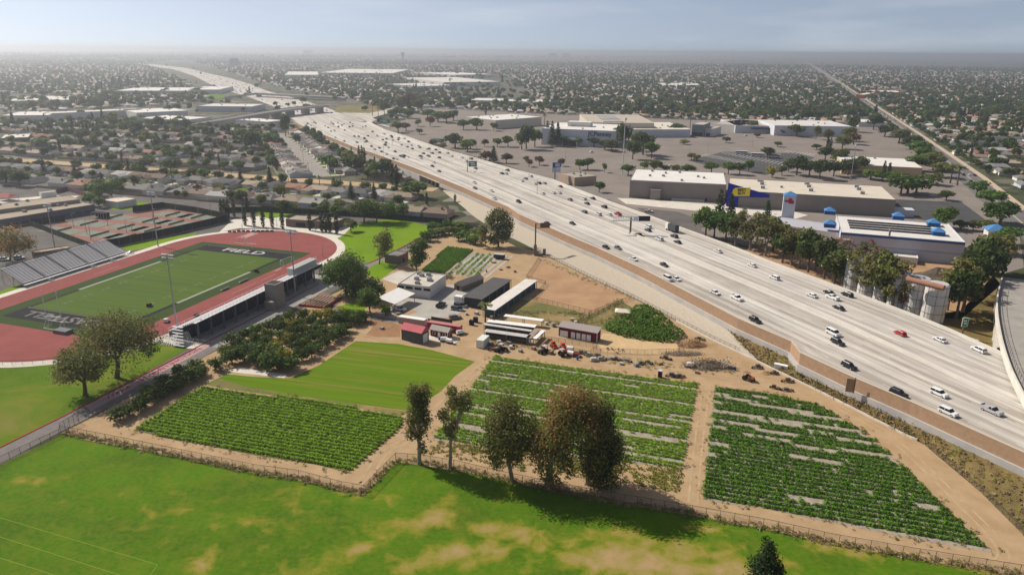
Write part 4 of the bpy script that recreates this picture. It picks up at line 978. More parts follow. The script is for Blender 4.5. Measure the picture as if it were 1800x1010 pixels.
# ordinary flat-roofed buildings
def flat_building(name, label, pa, pb, pc, h, wall_m, roof_m, cat='building', parapet=.4, doors=(), units=0, rot=None, seed=1, group=None):
    """roof corner pixels a (near), b along the front, c along the side"""
    ce, l, wd, an = rect3(pa, pb, pc, h); o = thing(name, label, cat, ce, an, group)
    part('wall', MB().box(0, 0, 0, l, wd, h), wall_m, o)
    part('roof', MB().box(0, 0, h + .003, l - .5, wd - .5, .12), roof_m, o)
    mb = MB()
    for (x, y, a, b) in ((0, -wd / 2 + .12, l, .25), (0, wd / 2 - .12, l, .25), (-l / 2 + .12, 0, .25, wd - .5), (l / 2 - .12, 0, .25, wd - .5)): mb.box(x, y, h + .004, a, b, parapet)
    part('parapet', mb, wall_m, o); r = np.random.default_rng(seed)
    if units:
        um = MB().box(0, 0, 0, 1.8, 1.5, 1.1).box(0, 0, 1.1, .9, .9, .25).mesh('roof_unit', mat('unit_grey', (.3, .3, .3), .6))
        for k in range(units): link('roof_unit', um, o, (r.uniform(-.42, .42) * l, r.uniform(-.38, .38) * wd, h + .13))
    for (face, x, z, a, b, m) in doors:   # face: f front (-y), r right (+x), l left (-x)
        if face == 'f': part('door', MB().box(x, -wd / 2 - .05, z, a, .12, b), m, o)
        elif face == 'r': part('door', MB().box(l / 2 + .05, x, z, .12, a, b), m, o)
        else: part('door', MB().box(-l / 2 - .05, x, z, .12, a, b), m, o)
    return o, l, wd, h
brown_block = mat('brown_block', (.2, .155, .135), .9, .08, .5); tan_roof = mat('tan_roof', (.33, .28, .22), .9, .12, .2); pale_roof = mat('pale_roof', (.6, .57, .52), .9, .08, .2); white_wall = mat('white_wall', (.62, .6, .57), .85, .05, .3); cream_roof = mat('cream_roof', (.62, .53, .43), .9, .1, .3)
dark_void = mat('dark_opening', (.03, .03, .035), .7)
flat_building('snack_stand', 'brown block snack stand with a dark serving opening by the plaza', (502, 386), (546, 389), (512, 378), 4, brown_block, tan_roof, doors=[('f', 1.5, .6, 6, 2.2, dark_void)])
flat_building('restroom_block', 'brown block restroom building behind a row of cypresses', (553, 389), (588, 392), (563, 381), 4, brown_block, tan_roof, doors=[('f', -3, 0, 1.1, 2.2, dark_void), ('f', 3, 0, 1.1, 2.2, dark_void)])
flat_building('storage_block', 'small brown block storage building beside the service road', (676, 449), (700, 452), (688, 440), 3.6, brown_block, mat('grey_roof', (.2, .19, .19), .9, .1, .4), doors=[('r', 0, 0, 1.2, 2.1, dark_void)])
flat_building('gym_building', 'long low brown roofed gym beside the pool', (0, 387), (166, 360), (-8, 373), 5, mat('gym_wall', (.13, .13, .15), .9), tan_roof, units=8, doors=[('f', k * 7 - 20, 1.2, 5, 1.2, mat('gym_glass', (.06, .07, .09), .3)) for k in range(7)])
flat_building('gym_building', 'upper brown roofed hall behind the pool building', (-20, 372), (140, 351), (-25, 362), 7, mat('gym_tan', (.3, .25, .2), .9), tan_roof, units=3)
flat_building('pool_house', 'small white pool house with pale roof', (72, 340), (98, 337), (70, 338.2), 3.5, white_wall, pale_roof)
flat_building('classroom', 'white roofed classroom behind the leafy trees', (180, 352), (206, 356), (172, 340), 4, white_wall, cream_roof)
flat_building('equipment_shed', 'long brown shed with tan roof behind the bleachers', (60, 446), (124, 436), (62, 441), 3.2, mat('shed_brown', (.2, .13, .09), .9), tan_roof)
sh = thing('shade_structure', 'dark shelter with white posts on the tennis courts', 'shelter', G(176, 383), ang_t - math.pi / 2); part('roof', MB().box(0, 0, 3, 11, 4.5, .4), navy_s, sh); part('back_wall', MB().box(0, 2, 0, 11, .2, 3), navy_s, sh)
for x in np.linspace(-5, 5, 6): part('post', MB().tube((x, -2, 0), (x, -2, 3), .08, n=5), gp, sh)
struct('pool_deck', MB().sheet(GP([(-120, 376), (-10, 352), (82, 344), (140, 344), (120, 353), (80, 355), (0, 368)], .07)), concrete_pale, 'pale deck round the swimming pool')
wm = mat('pool_water', (.02, .3, .34), .08, spec=.5)
struct('water', MB().sheet(GP([(-90, 373), (-10, 361), (74, 351.5), (82, 354.5), (0, 366.5)], .1)), wm, 'turquoise swimming pool')
cn = thing('red_canopy', 'red fabric canopy beside the pool', 'canopy', G(14, 352), GA - math.pi / 2); part('canopy', MB().gable(-6, 6, -4, 4, 3, 1.6, 0, 3), mat('red_fabric', (.35, .1, .1), .9), cn)
for x in (-5.5, 5.5):
    for y in (-3.5, 3.5): part('post', MB().tube((x, y, 0), (x, y, 3), .1, n=5), steel, cn)
tag(part('boundary_wall', MB().wall(GP([(100, 340), (118, 335), (150, 345)]), 0, 3, .3), mat('maroon_wall', (.2, .1, .1), .9)), 'maroon wall beside the pool house', 'wall')
# red seats of the outdoor classroom
sheet('terrace', [(528, 535), (570, 512), (602, 528), (580, 545)], .058, mat('terrace', (.2, .12, .1), .9, .15, .5), 'brown terrace under the rows of seats')
o = thing('seat_rows', 'rows of red edged bench seats on a brown terrace', 'seating', G(563, 530), math.atan2(G(570, 512).y - G(535, 533).y, G(570, 512).x - G(535, 533).x))
for k in range(7):
    part('bench_row', MB().box(0, 4.5 - k * 1.5, .35, 13.5, .45, .08), mat('bench_tan', (.36, .27, .2), .9), o)
    part('bench_leg', MB().box(-6, 4.5 - k * 1.5, 0, .2, .4, .35).box(0, 4.5 - k * 1.5, 0, .2, .4, .35).box(6, 4.5 - k * 1.5, 0, .2, .4, .35), MATS['red_paint'], o)
part('red_rail', MB().box(-7.2, 0, 0, .2, 11, .9).box(0, -6.4, .1, 13.5, .12, .8), MATS['red_paint'], o)
# painted lettering strip on the service road
struct('lettering_strip', MB().sheet(GP([(150, 713), (372, 599), (377, 604), (160, 722)], .07)), mat('strip_paint', (.36, .26, .25), .9, .1, .5), 'pale strip painted on the service road')
a, b = G(158, 716), G(372, 602); d = b - a
flat_text('WALK  OF  DISTINCTION', 2.2, a + d * .5 + Vector((0, 0, .09)), math.atan2(d.y, d.x), mat('strip_red', (.33, .02, .06), .8), 'strip_lettering', 'red lettering painted along the service road', d.length / 32.0, .05)
# chain-link fences
def chain_fence(label, P, h=2.6, step=3.0, m=None, rail=True, name='chain_link_fence', mesh=True):
    o = thing(name, label, 'fence'); pm = m or mat('fence_post', (.1, .075, .06), .8); me = proto(('fp', h, pm.name), lambda: MB().tube((0, 0, 0), (0, 0, h), .05, n=5).mesh('post', pm))
    for q, d in along(P, step): link('post', me, o, (q.x, q.y, 0))
    if rail: part('top_rail', MB().wall(P, h - .07, h, .06), pm, o)
    if mesh: part('wire_mesh', MB().wall(P, .05, h - .08, .02), WIRE, o)
    return o
WIRE = bpy.data.materials.new('wire_mesh'); WIRE.use_nodes = True
_n = WIRE.node_tree; _t = _n.nodes.new('ShaderNodeBsdfTransparent'); _x = _n.nodes.new('ShaderNodeMixShader'); _x.inputs['Fac'].default_value = .09
_n.nodes['Principled BSDF'].inputs['Base Color'].default_value = (.12, .1, .09, 1)
_n.links.new(_t.outputs[0], _x.inputs[1]); _n.links.new(_n.nodes['Principled BSDF'].outputs[0], _x.inputs[2]); _n.links.new(_x.outputs[0], _n.nodes['Material Output'].inputs['Surface'])
chain_fence('chain-link fence along the near side of the leafy crop plot', GP(FENCE)); chain_fence('short chain-link fence returning uphill to the slender trees', GP(FENCE2)); chain_fence('long chain-link fence below the big trees and bushy crop', GP(FENCE3))
blk = mat('black_fence', (.02, .02, .022), .6)
chain_fence('black metal fence along the grey service road', GP([(-150, 885), (0, 815), (104, 766), (107, 761)]), 2.0, 2.6, blk); chain_fence('tall black gate section across the service road end', GP([(107, 761), (141, 741)]), 3.0, 1.5, blk)
chain_fence('thin fence round the near curve of the track', [Vector((p.x, p.y, 0)) for p in oval(50, -44, 48.5)[28:56]], 1.6, 3.0, mat('track_fence', (.25, .1, .09), .8))
chain_fence('thin fence between orchard and farm lane', GP([(385, 613), (470, 570), (545, 533), (610, 549), (705, 566)]), 2.0, 3.0)
chain_fence('thin fence at the foot of the grandstand walkway', GP([(258, 590), (300, 596), (372, 606)]), 1.4, 2.0, steel)
# clipped cypress row and other plaza planting
for px, py in ((431, 396), (447, 398), (463, 399), (479, 400), (497, 402), (545, 405), (566, 407), (573, 408), (580, 409), (592, 411)): tree('cypress', G(px, py), 10.5, 1.25, numb='slim dark cypress on the plaza at the end of the track')
for px, py in ((390, 381), (396, 381), (402, 381), (412, 381), (435, 372)): tree('cypress', G(px, py), 10.0, 1.1, numb='slim dark cypress behind the tennis court screen')
for px, py, w_ in ((404, 409, 1), (412, 409, 1), (420, 408, 1), (428, 408, 1), (436, 408, 1), (446, 408, 1), (454, 408, 1), (462, 408, 1), (470, 408, 1), (478, 408, 1)):
    o = thing('crowd_barrier', None, 'barrier', G(px, py), 0.1); part('panel', MB().box(0, 0, .3, 2.0, .15, .9), dark_void if random.random() < .6 else MATS['red_paint'], o); part('foot', MB().box(-.7, 0, 0, .1, .6, .3).box(.7, 0, 0, .1, .6, .3), steel, o); numbered(o, 'small dark barrier panel at the edge of the red curve')
# ================================================================== farm
def rows(poly_px, d_px, spacing, step, jit, keep, seed, drop=None):
    """plant points in rows inside a pixel polygon; d_px two pixels giving the row direction; keep(row, u, r) probability"""
    poly = GP(poly_px); a, b = G(*d_px[0]), G(*d_px[1]); u = (b - a).normalized(); n = Vector((-u.y, u.x, 0)); r = np.random.default_rng(seed)
    us = [p.dot(u) for p in poly]; ns_ = [p.dot(n) for p in poly]; out = []; k = 0; q = min(ns_)
    while q < max(ns_):
        x = min(us)
        while x < max(us):
            p = u * x + n * q
            if inside(p, poly) and r.random() < keep(k, x, q, p): out.append((p.x + r.normal() * jit, p.y + r.normal() * jit, .05))
            x += step
        q += spacing; k += 1
    return np.array(out)
def clump_proto(seed, R, H, n, sz, lf):
    r = np.random.default_rng(seed); P = r.normal(size=(n, 3)) * [R * .45, R * .45, 0]; P[:, 2] = H * (.25 + .75 * r.random(n)) * np.exp(-((P[:, :2] ** 2).sum(1)) / R ** 2 * .6)
    return quad_mesh('plant', quads(P, r.normal(size=(n, 3)) * .5 + [-.2, .1, .9], sz, r, .75), LEAF[lf])
pl_b = [clump_proto(i, .48, .7, 44, .15, 'crop') for i in range(3)]; pl_d = [clump_proto(9 + i, .6, .9, 54, .18, 'crop_dark') for i in range(3)]; pl_w = [clump_proto(19 + i, .6, .45, 22, .2, 'weed') for i in range(3)]
def noise2(seed, sc):
    r = np.random.default_rng(seed); K = r.normal(size=(7, 2)) * sc; ph = r.uniform(0, 6.28, 7)
    return lambda p: float(np.sin(K @ np.array([p.x, p.y]) + ph).sum() / 3.0)
sheet('crop_soil', [(234, 756), (357, 680), (450, 693), (560, 707), (707, 733), (708, 744), (690, 764), (612, 830), (557, 816), (450, 800)], .07, mat('green_brown_soil', (.11, .125, .045), .95, .3, .8), 'dark soil under the leafy crop')  # green-tinted underlay so no bare tan soil shows between the leaves
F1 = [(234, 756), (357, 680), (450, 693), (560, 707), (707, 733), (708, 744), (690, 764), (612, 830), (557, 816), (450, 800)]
n1 = noise2(3, .12)
P = rows(F1, ((357, 680), (707, 733)), 1.5, .36, .07, lambda k, x, q, p: .97 if k % 9 else .7, 1); scatter('crop_rows', P, pl_b, rng.uniform(1.05, 1.35, len(P)), 'dense rows of leafy green vegetables in the plot beside the long fence')
F3 = [(868, 626), (1000, 646), (1226, 675), (1208, 770), (1200, 822), (1040, 806), (760, 772), (790, 730), (825, 685)]
n3 = noise2(5, .25); n3b = noise2(6, .09)
sheet('plastic_mulch', F3, .07, mat('mulch_soil', (.3, .26, .21), .9, .25, .5), 'soil and pale sheeting under the middle crop')
def k3(k, x, q, p):
    w = math.sin(x * .17 + k * 2.1) + math.sin(x * .067 + k * 1.1) + .9 * math.sin(k * 2.3)
    return .1 if k % 8 == 7 else (.05 if w > 1.75 else .96)
P = rows(F3, ((868, 626), (1226, 675)), 1.35, .4, .07, k3, 2); scatter('crop_rows', P, pl_b, rng.uniform(.75, 1.2, len(P)), 'broken rows of bright green plants in the middle plot behind the tall trees')
F3b = [(760, 774), (1040, 808), (1200, 824), (1194, 866), (1100, 850), (900, 826), (748, 798)]
P = rows(F3b, ((868, 626), (1226, 675)), .9, .55, .2, lambda k, x, q, p: .75 if n3b(p) > -.3 else .3, 3); scatter('weeds', P, pl_w, rng.uniform(.7, 1.2, len(P)), 'yellowing weeds at the near edge of the middle plot')
F4 = [(1256, 680), (1340, 690), (1438, 712), (1530, 767), (1600, 832), (1660, 892), (1745, 971), (1600, 945), (1450, 915), (1340, 892), (1236, 878)]
sheet('plastic_mulch', F4, .07, MATS['mulch_soil'], 'soil and pale sheeting under the bushy crop')
n4 = noise2(8, .22)
_far4 = (G(1256, 680).y)
_o4 = G(1236, 880); _v4 = (G(1256, 680) - _o4)
def k4(k, x, q, p):
    f = (p - _o4).dot(_v4) / _v4.length_squared; w = math.sin(x * .21 + k * 2.4) + math.sin(x * .083 + k * 1.3 + 1.0) + .8 * math.sin(k * 1.9); thr = 2.35 - 1.9 * max(0., min(1., (f - .28) / .35))
    return .05 if w > thr else .97
P = rows(F4, ((1236, 880), (1745, 972)), 1.9, .5, .08, k4, 4); scatter('crop_rows', P, pl_d, rng.uniform(.8, 1.12, len(P)), 'bushy dark green rows in the plot by the curving track')
F5 = [(740, 478), (785, 434), (835, 440), (780, 480), (760, 479)]
P = rows(F5, ((748, 474), (795, 436)), 1.5, .45, .12, lambda k, x, q, p: .97, 5); scatter('crop_rows', P, pl_d, rng.uniform(.8, 1.1, len(P)), 'short vivid green vegetable rows behind the farm office')
sheet('plastic_mulch', [(782, 480), (830, 443), (880, 448), (870, 455), (830, 487)], .07, MATS['mulch_soil'], 'raised beds with pale sheeting beside the vegetable rows')
mb = MB(); a, b = G(785, 481), G(838, 444); d = (b - a); n_ = Vector((d.y, -d.x, 0)).normalized()
for k in range(7): line(mb, [a + n_ * (k * 3.0 + 1), b + n_ * (k * 3.0 + 1)], 1.1, .1)
struct('bed_sheeting', mb, mat('sheeting', (.38, .38, .38), .8, .2, .6), 'pale plastic sheeting over the raised beds')
P = rows([(785, 481), (838, 444), (880, 450), (835, 487)], ((748, 474), (795, 436)), 3.0, .8, .2, lambda k, x, q, p: .85, 6); scatter('seedlings', P, pl_b, rng.uniform(.8, 1.5, len(P)), 'sparse seedlings on the raised beds')
# weeds on the banks
wp = []
for y in np.linspace(125, 240, 120):
    for k in range(15):
        f = rng.random(); x0 = np.interp(y, [q.y for q in bank], [q.x for q in bank]) if False else None
        i = rng.integers(0, len(bank)); q = bank[i].lerp(wl[i], f); q = q + (bank[min(i + 1, len(bank) - 1)] - bank[max(i - 1, 0)]) * rng.uniform(-.5, .5); wp.append((q.x, q.y, q.z))
wp = np.array(wp); tuft = [clump_proto(31 + i, .7, .7, 18, .2, 'dry') for i in range(2)] + [clump_proto(37, .8, .9, 22, .22, 'weed')]
scatter('weeds', wp, tuft, rng.uniform(.4, 1.0, len(wp)), 'dry weed tufts on the bank below the freeway wall', idx=rng.choice(3, len(wp), p=[.5, .38, .12]))
# weeds along fences and plot edges
wp = []
for pl, n_ in ((FENCE, 900), (FENCE2, 120), (FENCE3, 1300)):
    L_ = along(GP(pl), .12)
    for _ in range(n_):
        q, d = L_[rng.integers(0, len(L_))]; o_ = rng.normal() * .7 + .5; wp.append((q.x - d.y * o_, q.y + d.x * o_, .03))
for pl, n_ in ((F1, 350), (F3, 350), (F4, 350), ([(885, 548), (1030, 552), (1005, 575)], 500), ([(1010, 572), (1090, 528), (1082, 560)], 400), ([(948, 455), (1112, 525)], 160), ([(850, 600), (1130, 645), (1300, 655)], 260)):
    L_ = along(GP(pl + pl[:1]), .2)
    for _ in range(n_): q, d = L_[rng.integers(0, len(L_))]; wp.append((q.x + rng.normal() * 1.2, q.y + rng.normal() * 1.2, .03))
scatter('weeds', np.array(wp), tuft, rng.uniform(.25, .85, len(wp)), 'straggling weeds along fences and plot edges', idx=rng.choice(3, len(wp), p=[.4, .3, .3]))
# orchard
yel = {9, 14, 15, 20, 21, 26, 8}
OT = [(395, 625), (408, 640), (430, 634), (452, 643), (470, 650), (490, 650), (512, 648), (530, 632), (548, 628), (425, 615), (445, 620), (462, 628), (480, 634), (500, 638), (520, 620), (540, 612), (560, 618), (575, 608), (408, 606), (430, 598), (452, 606), (468, 612), (488, 616), (506, 604), (524, 604), (545, 600), (563, 600), (585, 600), (598, 592), (452, 592), (470, 596), (492, 598), (512, 592), (530, 590), (552, 588), (572, 588), (592, 584), (610, 582), (470, 582), (490, 584), (508, 580), (528, 576), (548, 574), (568, 576), (588, 572), (606, 570), (625, 572), (494, 572), (512, 566), (535, 564), (556, 562), (575, 562), (595, 562), (612, 562), (630, 564), (642, 566)]
YL = {(492, 598), (512, 592), (506, 604), (488, 616), (508, 580), (575, 562), (556, 562), (500, 638)}
for px, py in OT:
    y = (px, py) in YL; big = py > 625 and px < 520
    tree('yellow' if y and random.random() < .8 else 'citrus', G(px, py), random.uniform(3.4, 4.6) + (1.2 if big else 0), random.uniform(2.3, 3.0) + (.6 if big else 0), group='citrus trees of the orchard', numb=('yellowing citrus tree in the orchard' if y else 'dark round citrus tree in the orchard'))
for px, py in ((212, 738), (226, 730), (243, 722), (255, 714), (270, 705), (285, 697), (300, 690), (312, 682), (325, 674), (338, 668), (350, 660), (262, 696), (290, 680), (318, 664), (345, 648), (378, 650)):
    tree('citrus', G(px, py), random.uniform(3.2, 4.4), random.uniform(2.3, 2.9), group='fruit trees along the service road', numb='bushy fruit tree in the row along the service road')
# ------------------------------------------------ the large trees
big_tree('eucalyptus_tree', 'tall slender columnar tree beside the farm fence', (737, 815), [(736, 700, 16, 24), (737, 735, 15, 26), (728, 690, 14, 18), (748, 688, 14, 18), (736, 712, 18, 20), (725, 735, 14, 18), (748, 738, 12, 22), (736, 760, 14, 14), (742, 785, 8, 14), (722, 757, 9, 14)], 6500, .26, 'euc', .5, (736, 760), 1, leaf2='olive', k=8)
big_tree('eucalyptus_tree', 'slender tree with bare trunk and three leafy tufts beside the fence', (791, 823), [(794, 688, 11, 12), (812, 708, 18, 18), (795, 712, 14, 14), (780, 728, 12, 14), (818, 700, 12, 12), (798, 748, 9, 14), (786, 754, 9, 10), (793, 765, 8, 8)], 3800, .26, 'olive', .42, (792, 770), 2, leaf2='euc', k=8)
big_tree('eucalyptus_tree', 'rounded olive brown tree at the edge of the big clump', (900, 845), [(890, 755, 38, 44), (890, 715, 26, 20), (868, 740, 22, 24), (905, 735, 30, 22), (885, 765, 32, 24), (915, 770, 22, 22), (870, 790, 18, 18), (905, 800, 18, 20), (875, 808, 12, 12), (932, 745, 18, 24), (935, 780, 18, 24), (868, 772, 24, 28), (905, 775, 28, 30)], 12000, .27, 'euc', .5, (893, 785), 3, leaf2='olive', droop=1.5)
big_tree('eucalyptus_tree', 'huge brown crowned tree in the middle of the clump', (965, 858), [(1010, 715, 42, 30), (975, 785, 36, 40), (990, 745, 34, 40), (990, 700, 28, 20), (1020, 695, 26, 18), (1040, 710, 20, 20), (1000, 725, 32, 22), (975, 735, 20, 22), (1030, 735, 26, 20), (965, 775, 26, 24), (990, 765, 28, 22), (950, 800, 20, 22), (985, 800, 24, 24), (960, 825, 18, 16), (1000, 820, 12, 16), (1042, 722, 28, 26), (952, 772, 24, 28), (972, 838, 20, 12), (1020, 745, 34, 34)], 17000, .28, 'brown', .7, (968, 800), 4, leaf2='olive', droop=2.0, k=14)
big_tree('eucalyptus_tree', 'dense dark green tree on the far side of the big clump', (1032, 850), [(1058, 785, 36, 46), (1060, 750, 24, 36), (1065, 715, 16, 20), (1062, 745, 20, 22), (1078, 775, 20, 24), (1055, 785, 26, 28), (1080, 800, 18, 18), (1045, 815, 22, 20), (1068, 820, 18, 16), (1025, 780, 18, 22), (1030, 820, 14, 20), (1084, 790, 20, 32), (1070, 828, 24, 16), (1050, 740, 26, 30), (1052, 836, 20, 10), (1040, 790, 26, 36)], 15000, .27, 'dark', .55, (1035, 800), 5, leaf2='euc', droop=1.5)
big_tree('shade_tree', 'broad dark shade tree on the school lawn, larger of two', (206, 664), [(205, 590, 58, 30), (165, 575, 26, 18), (200, 565, 30, 18), (235, 575, 28, 18), (255, 595, 22, 18), (262, 612, 14, 10), (200, 590, 36, 22), (165, 600, 24, 18), (230, 605, 28, 18), (200, 615, 30, 14), (140, 600, 12, 8), (270, 618, 9, 7)], 12000, .32, 'euc', .75, (206, 630), 6, BARK, leaf2='olive', shell=.4)
big_tree('shade_tree', 'smaller olive shade tree on the school lawn', (150, 695), [(142, 642, 40, 24), (120, 640, 22, 18), (150, 625, 24, 18), (172, 640, 18, 16), (140, 650, 24, 16), (112, 625, 14, 12), (165, 660, 14, 12), (118, 660, 16, 10)], 7500, .31, 'olive', .6, (148, 672), 7, BARK, leaf2='euc')
big_tree('conifer_tree', 'dark pine top at the lower edge of the lawn', (1350, 1105), [(1352, 955, 9, 12), (1352, 975, 16, 14), (1340, 995, 20, 14), (1365, 1000, 20, 14), (1350, 1025, 32, 18), (1325, 1045, 26, 16), (1378, 1045, 26, 16), (1350, 1070, 40, 16)], 16000, .2, 'needle', .4, (1351, 1000), 8, BARK)
big_tree('shade_tree', 'round dense green tree behind the red seats, larger of two', (608, 518), [(585, 475, 20, 18), (610, 462, 24, 18), (630, 475, 16, 16), (600, 490, 24, 16), (580, 490, 14, 14), (622, 492, 18, 12)], 4600, .5, 'green', .5, (608, 500), 9, BARK, leaf2='bright')
big_tree('shade_tree', 'round dark tree in front of the farm office', (640, 524), [(630, 490, 22, 16), (655, 500, 20, 16), (615, 505, 14, 12), (640, 510, 24, 12), (668, 510, 10, 10)], 3600, .5, 'dark', .45, (640, 514), 10, BARK, leaf2='green')
big_tree('shade_tree', 'small green tree on the lawn by the white canopy', (651, 550), [(645, 518, 16, 11), (660, 525, 12, 9), (640, 530, 12, 8)], 1800, .42, 'bright', .3, (649, 538), 11, BARK, leaf2='green')
big_tree('shade_tree', 'loose olive tree beside the bright lawn and storage block', (667, 464), [(675, 412, 12, 10), (668, 425, 15, 12), (680, 430, 12, 12), (670, 442, 12, 8)], 1900, .45, 'olive', .3, (668, 447), 12, BARK)
big_tree('shade_tree', 'upright dark green tree beside the storage block', (732, 478), [(740, 430, 12, 10), (728, 440, 12, 12), (740, 450, 12, 12), (730, 460, 12, 10)], 2100, .5, 'dark', .35, (732, 465), 13, BARK, leaf2='green')
big_tree('shade_tree', 'large dark tree standing against the freeway bank', (876, 434), [(878, 378, 16, 10), (890, 395, 14, 16), (870, 395, 16, 14), (885, 415, 16, 12), (862, 385, 10, 10), (868, 418, 12, 10), (850, 405, 9, 10), (848, 420, 7, 8)], 4200, .55, 'dark', .5, (876, 418), 14, BARK, leaf2='euc')
big_tree('shade_tree', 'wide umbrella shaped tree at the lawn edge, nearer the plaza', (640, 390), [(622, 364, 16, 8), (645, 358, 18, 8), (660, 366, 14, 8), (635, 370, 18, 6)], 2400, .6, 'green', .45, (640, 377), 15, BARK, leaf2='dark')
big_tree('shade_tree', 'wide umbrella shaped tree at the lawn edge beside the green screen', (662, 391), [(655, 362, 14, 7), (680, 365, 16, 8), (690, 373, 12, 6), (670, 372, 16, 6)], 2200, .6, 'green', .4, (662, 379), 16, BARK, leaf2='dark')
big_tree('shade_tree', 'dark leafy tree at the picture edge beside the bleachers', (18, 458), [(20, 410, 20, 14), (38, 422, 18, 14), (5, 425, 20, 16), (25, 436, 22, 12), (45, 432, 10, 10)], 3400, .45, 'euc', .4, (18, 444), 17, BARK, leaf2='brown')
big_tree('shade_tree', 'round dark green tree behind the classroom', (200, 352), [(182, 330, 14, 9), (200, 322, 14, 9), (168, 340, 10, 7), (150, 345, 0.1, 0.1)], 1800, .6, 'dark', .3, (196, 343), 18, BARK, leaf2='green')
for px, py, h, r, k, lb in ((617, 407, 6.5, 3.6, 'olive', 'small round tree alone on the bright lawn'), (592, 384, 8, 4.5, 'round', 'round green tree behind the restroom block'), (572, 380, 8, 4.5, 'dark', 'dark round tree beside the restroom block'), (497, 378, 9, 4, 'dark', 'upright dark tree behind the snack stand'), (513, 376, 7, 4, 'round', 'green tree behind the snack stand'), (160, 362, 8, 4, 'round', 'leafy tree over the courts by the classroom'), (175, 365, 7, 3.5, 'round', 'smaller leafy tree over the courts by the classroom'), (678, 556, 5, 2.2, 'bright', 'small tree beside the white canopy')): tree(k, G(px, py), h, r, lb)
for px, py in ((755, 408), (765, 406), (775, 404), (785, 402), (795, 402), (805, 403), (815, 404), (825, 408), (760, 416), (770, 414), (780, 413), (790, 412), (800, 412), (812, 413), (745, 424), (757, 424), (806, 423), (816, 424), (826, 428), (836, 430), (740, 432), (838, 414), (845, 418)): tree(random.choice(('bush', 'citrus', 'olive', 'round', 'bright')), G(px, py), random.uniform(3.4, 5.6), random.uniform(2.6, 4.0), name='shrub', group='shrubs in the garden by the freeway bank', numb='rounded green shrub in the garden by the freeway bank')
# thicket
o = thing('thicket', 'dense bright green thicket beside the sandy arena', 'shrub', G(1135, 580)); b0 = G(1135, 580); cl = []
tp = [(1085, 578), (1100, 565), (1118, 556), (1130, 548), (1145, 556), (1160, 570), (1180, 588), (1170, 594), (1150, 592), (1130, 590), (1110, 587), (1095, 582), (1120, 572), (1140, 575), (1158, 582), (1128, 562)]
for px, py in tp: q = G(px, py) - b0; cl.append((q.x, q.y, .8, 4.6, 4.6, 2.0))
part('foliage', crown_mesh('foliage', [c[:5] + (1.8,) for c in cl], 9000, .42, LEAF['thicket'], 3, shell=.9, rough=.12), None, o); part('foliage', crown_mesh('foliage', cl, 2200, .36, LEAF['green'], 4, shell=.8), None, o)
# ------------------------------------------------ farm buildings
flat_building('farm_office', 'white flat roofed farm office with rooftop units', (700, 499), (754.5, 505), (737, 479), 5, white_wall, mat('office_roof', (.5, .46, .41), .9, .12, .3), units=7, doors=[('f', k * 4 - 6, 3.4, 3, 1.0, dark_void) for k in range(4)])
sheet('concrete_pad', [(672, 490), (700, 476), (740, 478), (700, 500)], .065, concrete)
def slab_roof(name, label, pa, pb, pc, h, roof_m, wall_m=None, open_side=True, slope=0., cat='shed'):
    ce, l, wd, an = rect3(pa, pb, pc, h); o = thing(name, label, cat, ce, an)
    mb = MB(); mb.add([(-l / 2, -wd / 2, h), (l / 2, -wd / 2, h), (l / 2, wd / 2, h + slope), (-l / 2, wd / 2, h + slope), (-l / 2, -wd / 2, h + .15), (l / 2, -wd / 2, h + .15), (l / 2, wd / 2, h + slope + .15), (-l / 2, wd / 2, h + slope + .15)], [(3, 2, 1, 0), (4, 5, 6, 7), (0, 1, 5, 4), (1, 2, 6, 5), (2, 3, 7, 6), (3, 0, 4, 7)])
    part('roof', mb, roof_m, o); me = MB().box(0, 0, 0, .2, .2, h).mesh('post', steel); k = max(2, int(l / 5))
    for i in range(k):
        for y in (-1, 1): link('post', me, o, (-l / 2 + .3 + i * (l - .6) / (k - 1), y * (wd / 2 - .3), 0))
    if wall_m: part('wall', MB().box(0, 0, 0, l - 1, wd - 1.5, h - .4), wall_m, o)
    return o, l, wd
white_metal = mat('white_metal', (.72, .71, .69), .6, .05, .4); zinc = mat('zinc_roof', (.46, .45, .44), .6, .15, .4); rusty_roof = mat('rusty_roof', (.3, .23, .18), .8, .2, .5)
slab_roof('white_canopy', 'tilted white metal canopy over parked equipment', (694, 535), (730, 516), (663, 530), 3.4, white_metal, slope=1.4)
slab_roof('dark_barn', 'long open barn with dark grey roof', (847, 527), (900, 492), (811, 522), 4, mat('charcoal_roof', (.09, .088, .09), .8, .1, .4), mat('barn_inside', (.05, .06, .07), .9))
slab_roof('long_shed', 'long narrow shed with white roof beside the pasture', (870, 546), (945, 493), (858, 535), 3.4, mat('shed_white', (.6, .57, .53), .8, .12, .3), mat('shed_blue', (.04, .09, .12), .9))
ce, l, wd, an = rect3((812, 503), (850, 489), (808, 496), 2.4); o = thing('greenhouse', 'small greenhouse with brown gable roof', 'greenhouse', ce, an)
part('wall', MB().box(0, 0, 0, l, wd, 2.4), mat('green_house_wall', (.2, .17, .13), .8), o); part('roof', MB().gable(-l / 2, l / 2, -wd / 2, wd / 2, 2.403, 1.8, .2), mat('greenhouse_roof', (.3, .26, .23), .6, .15, .6), o); part('door', MB().box(-l / 2 - .05, 0, 0, .1, 1.2, 2), dark_void, o)
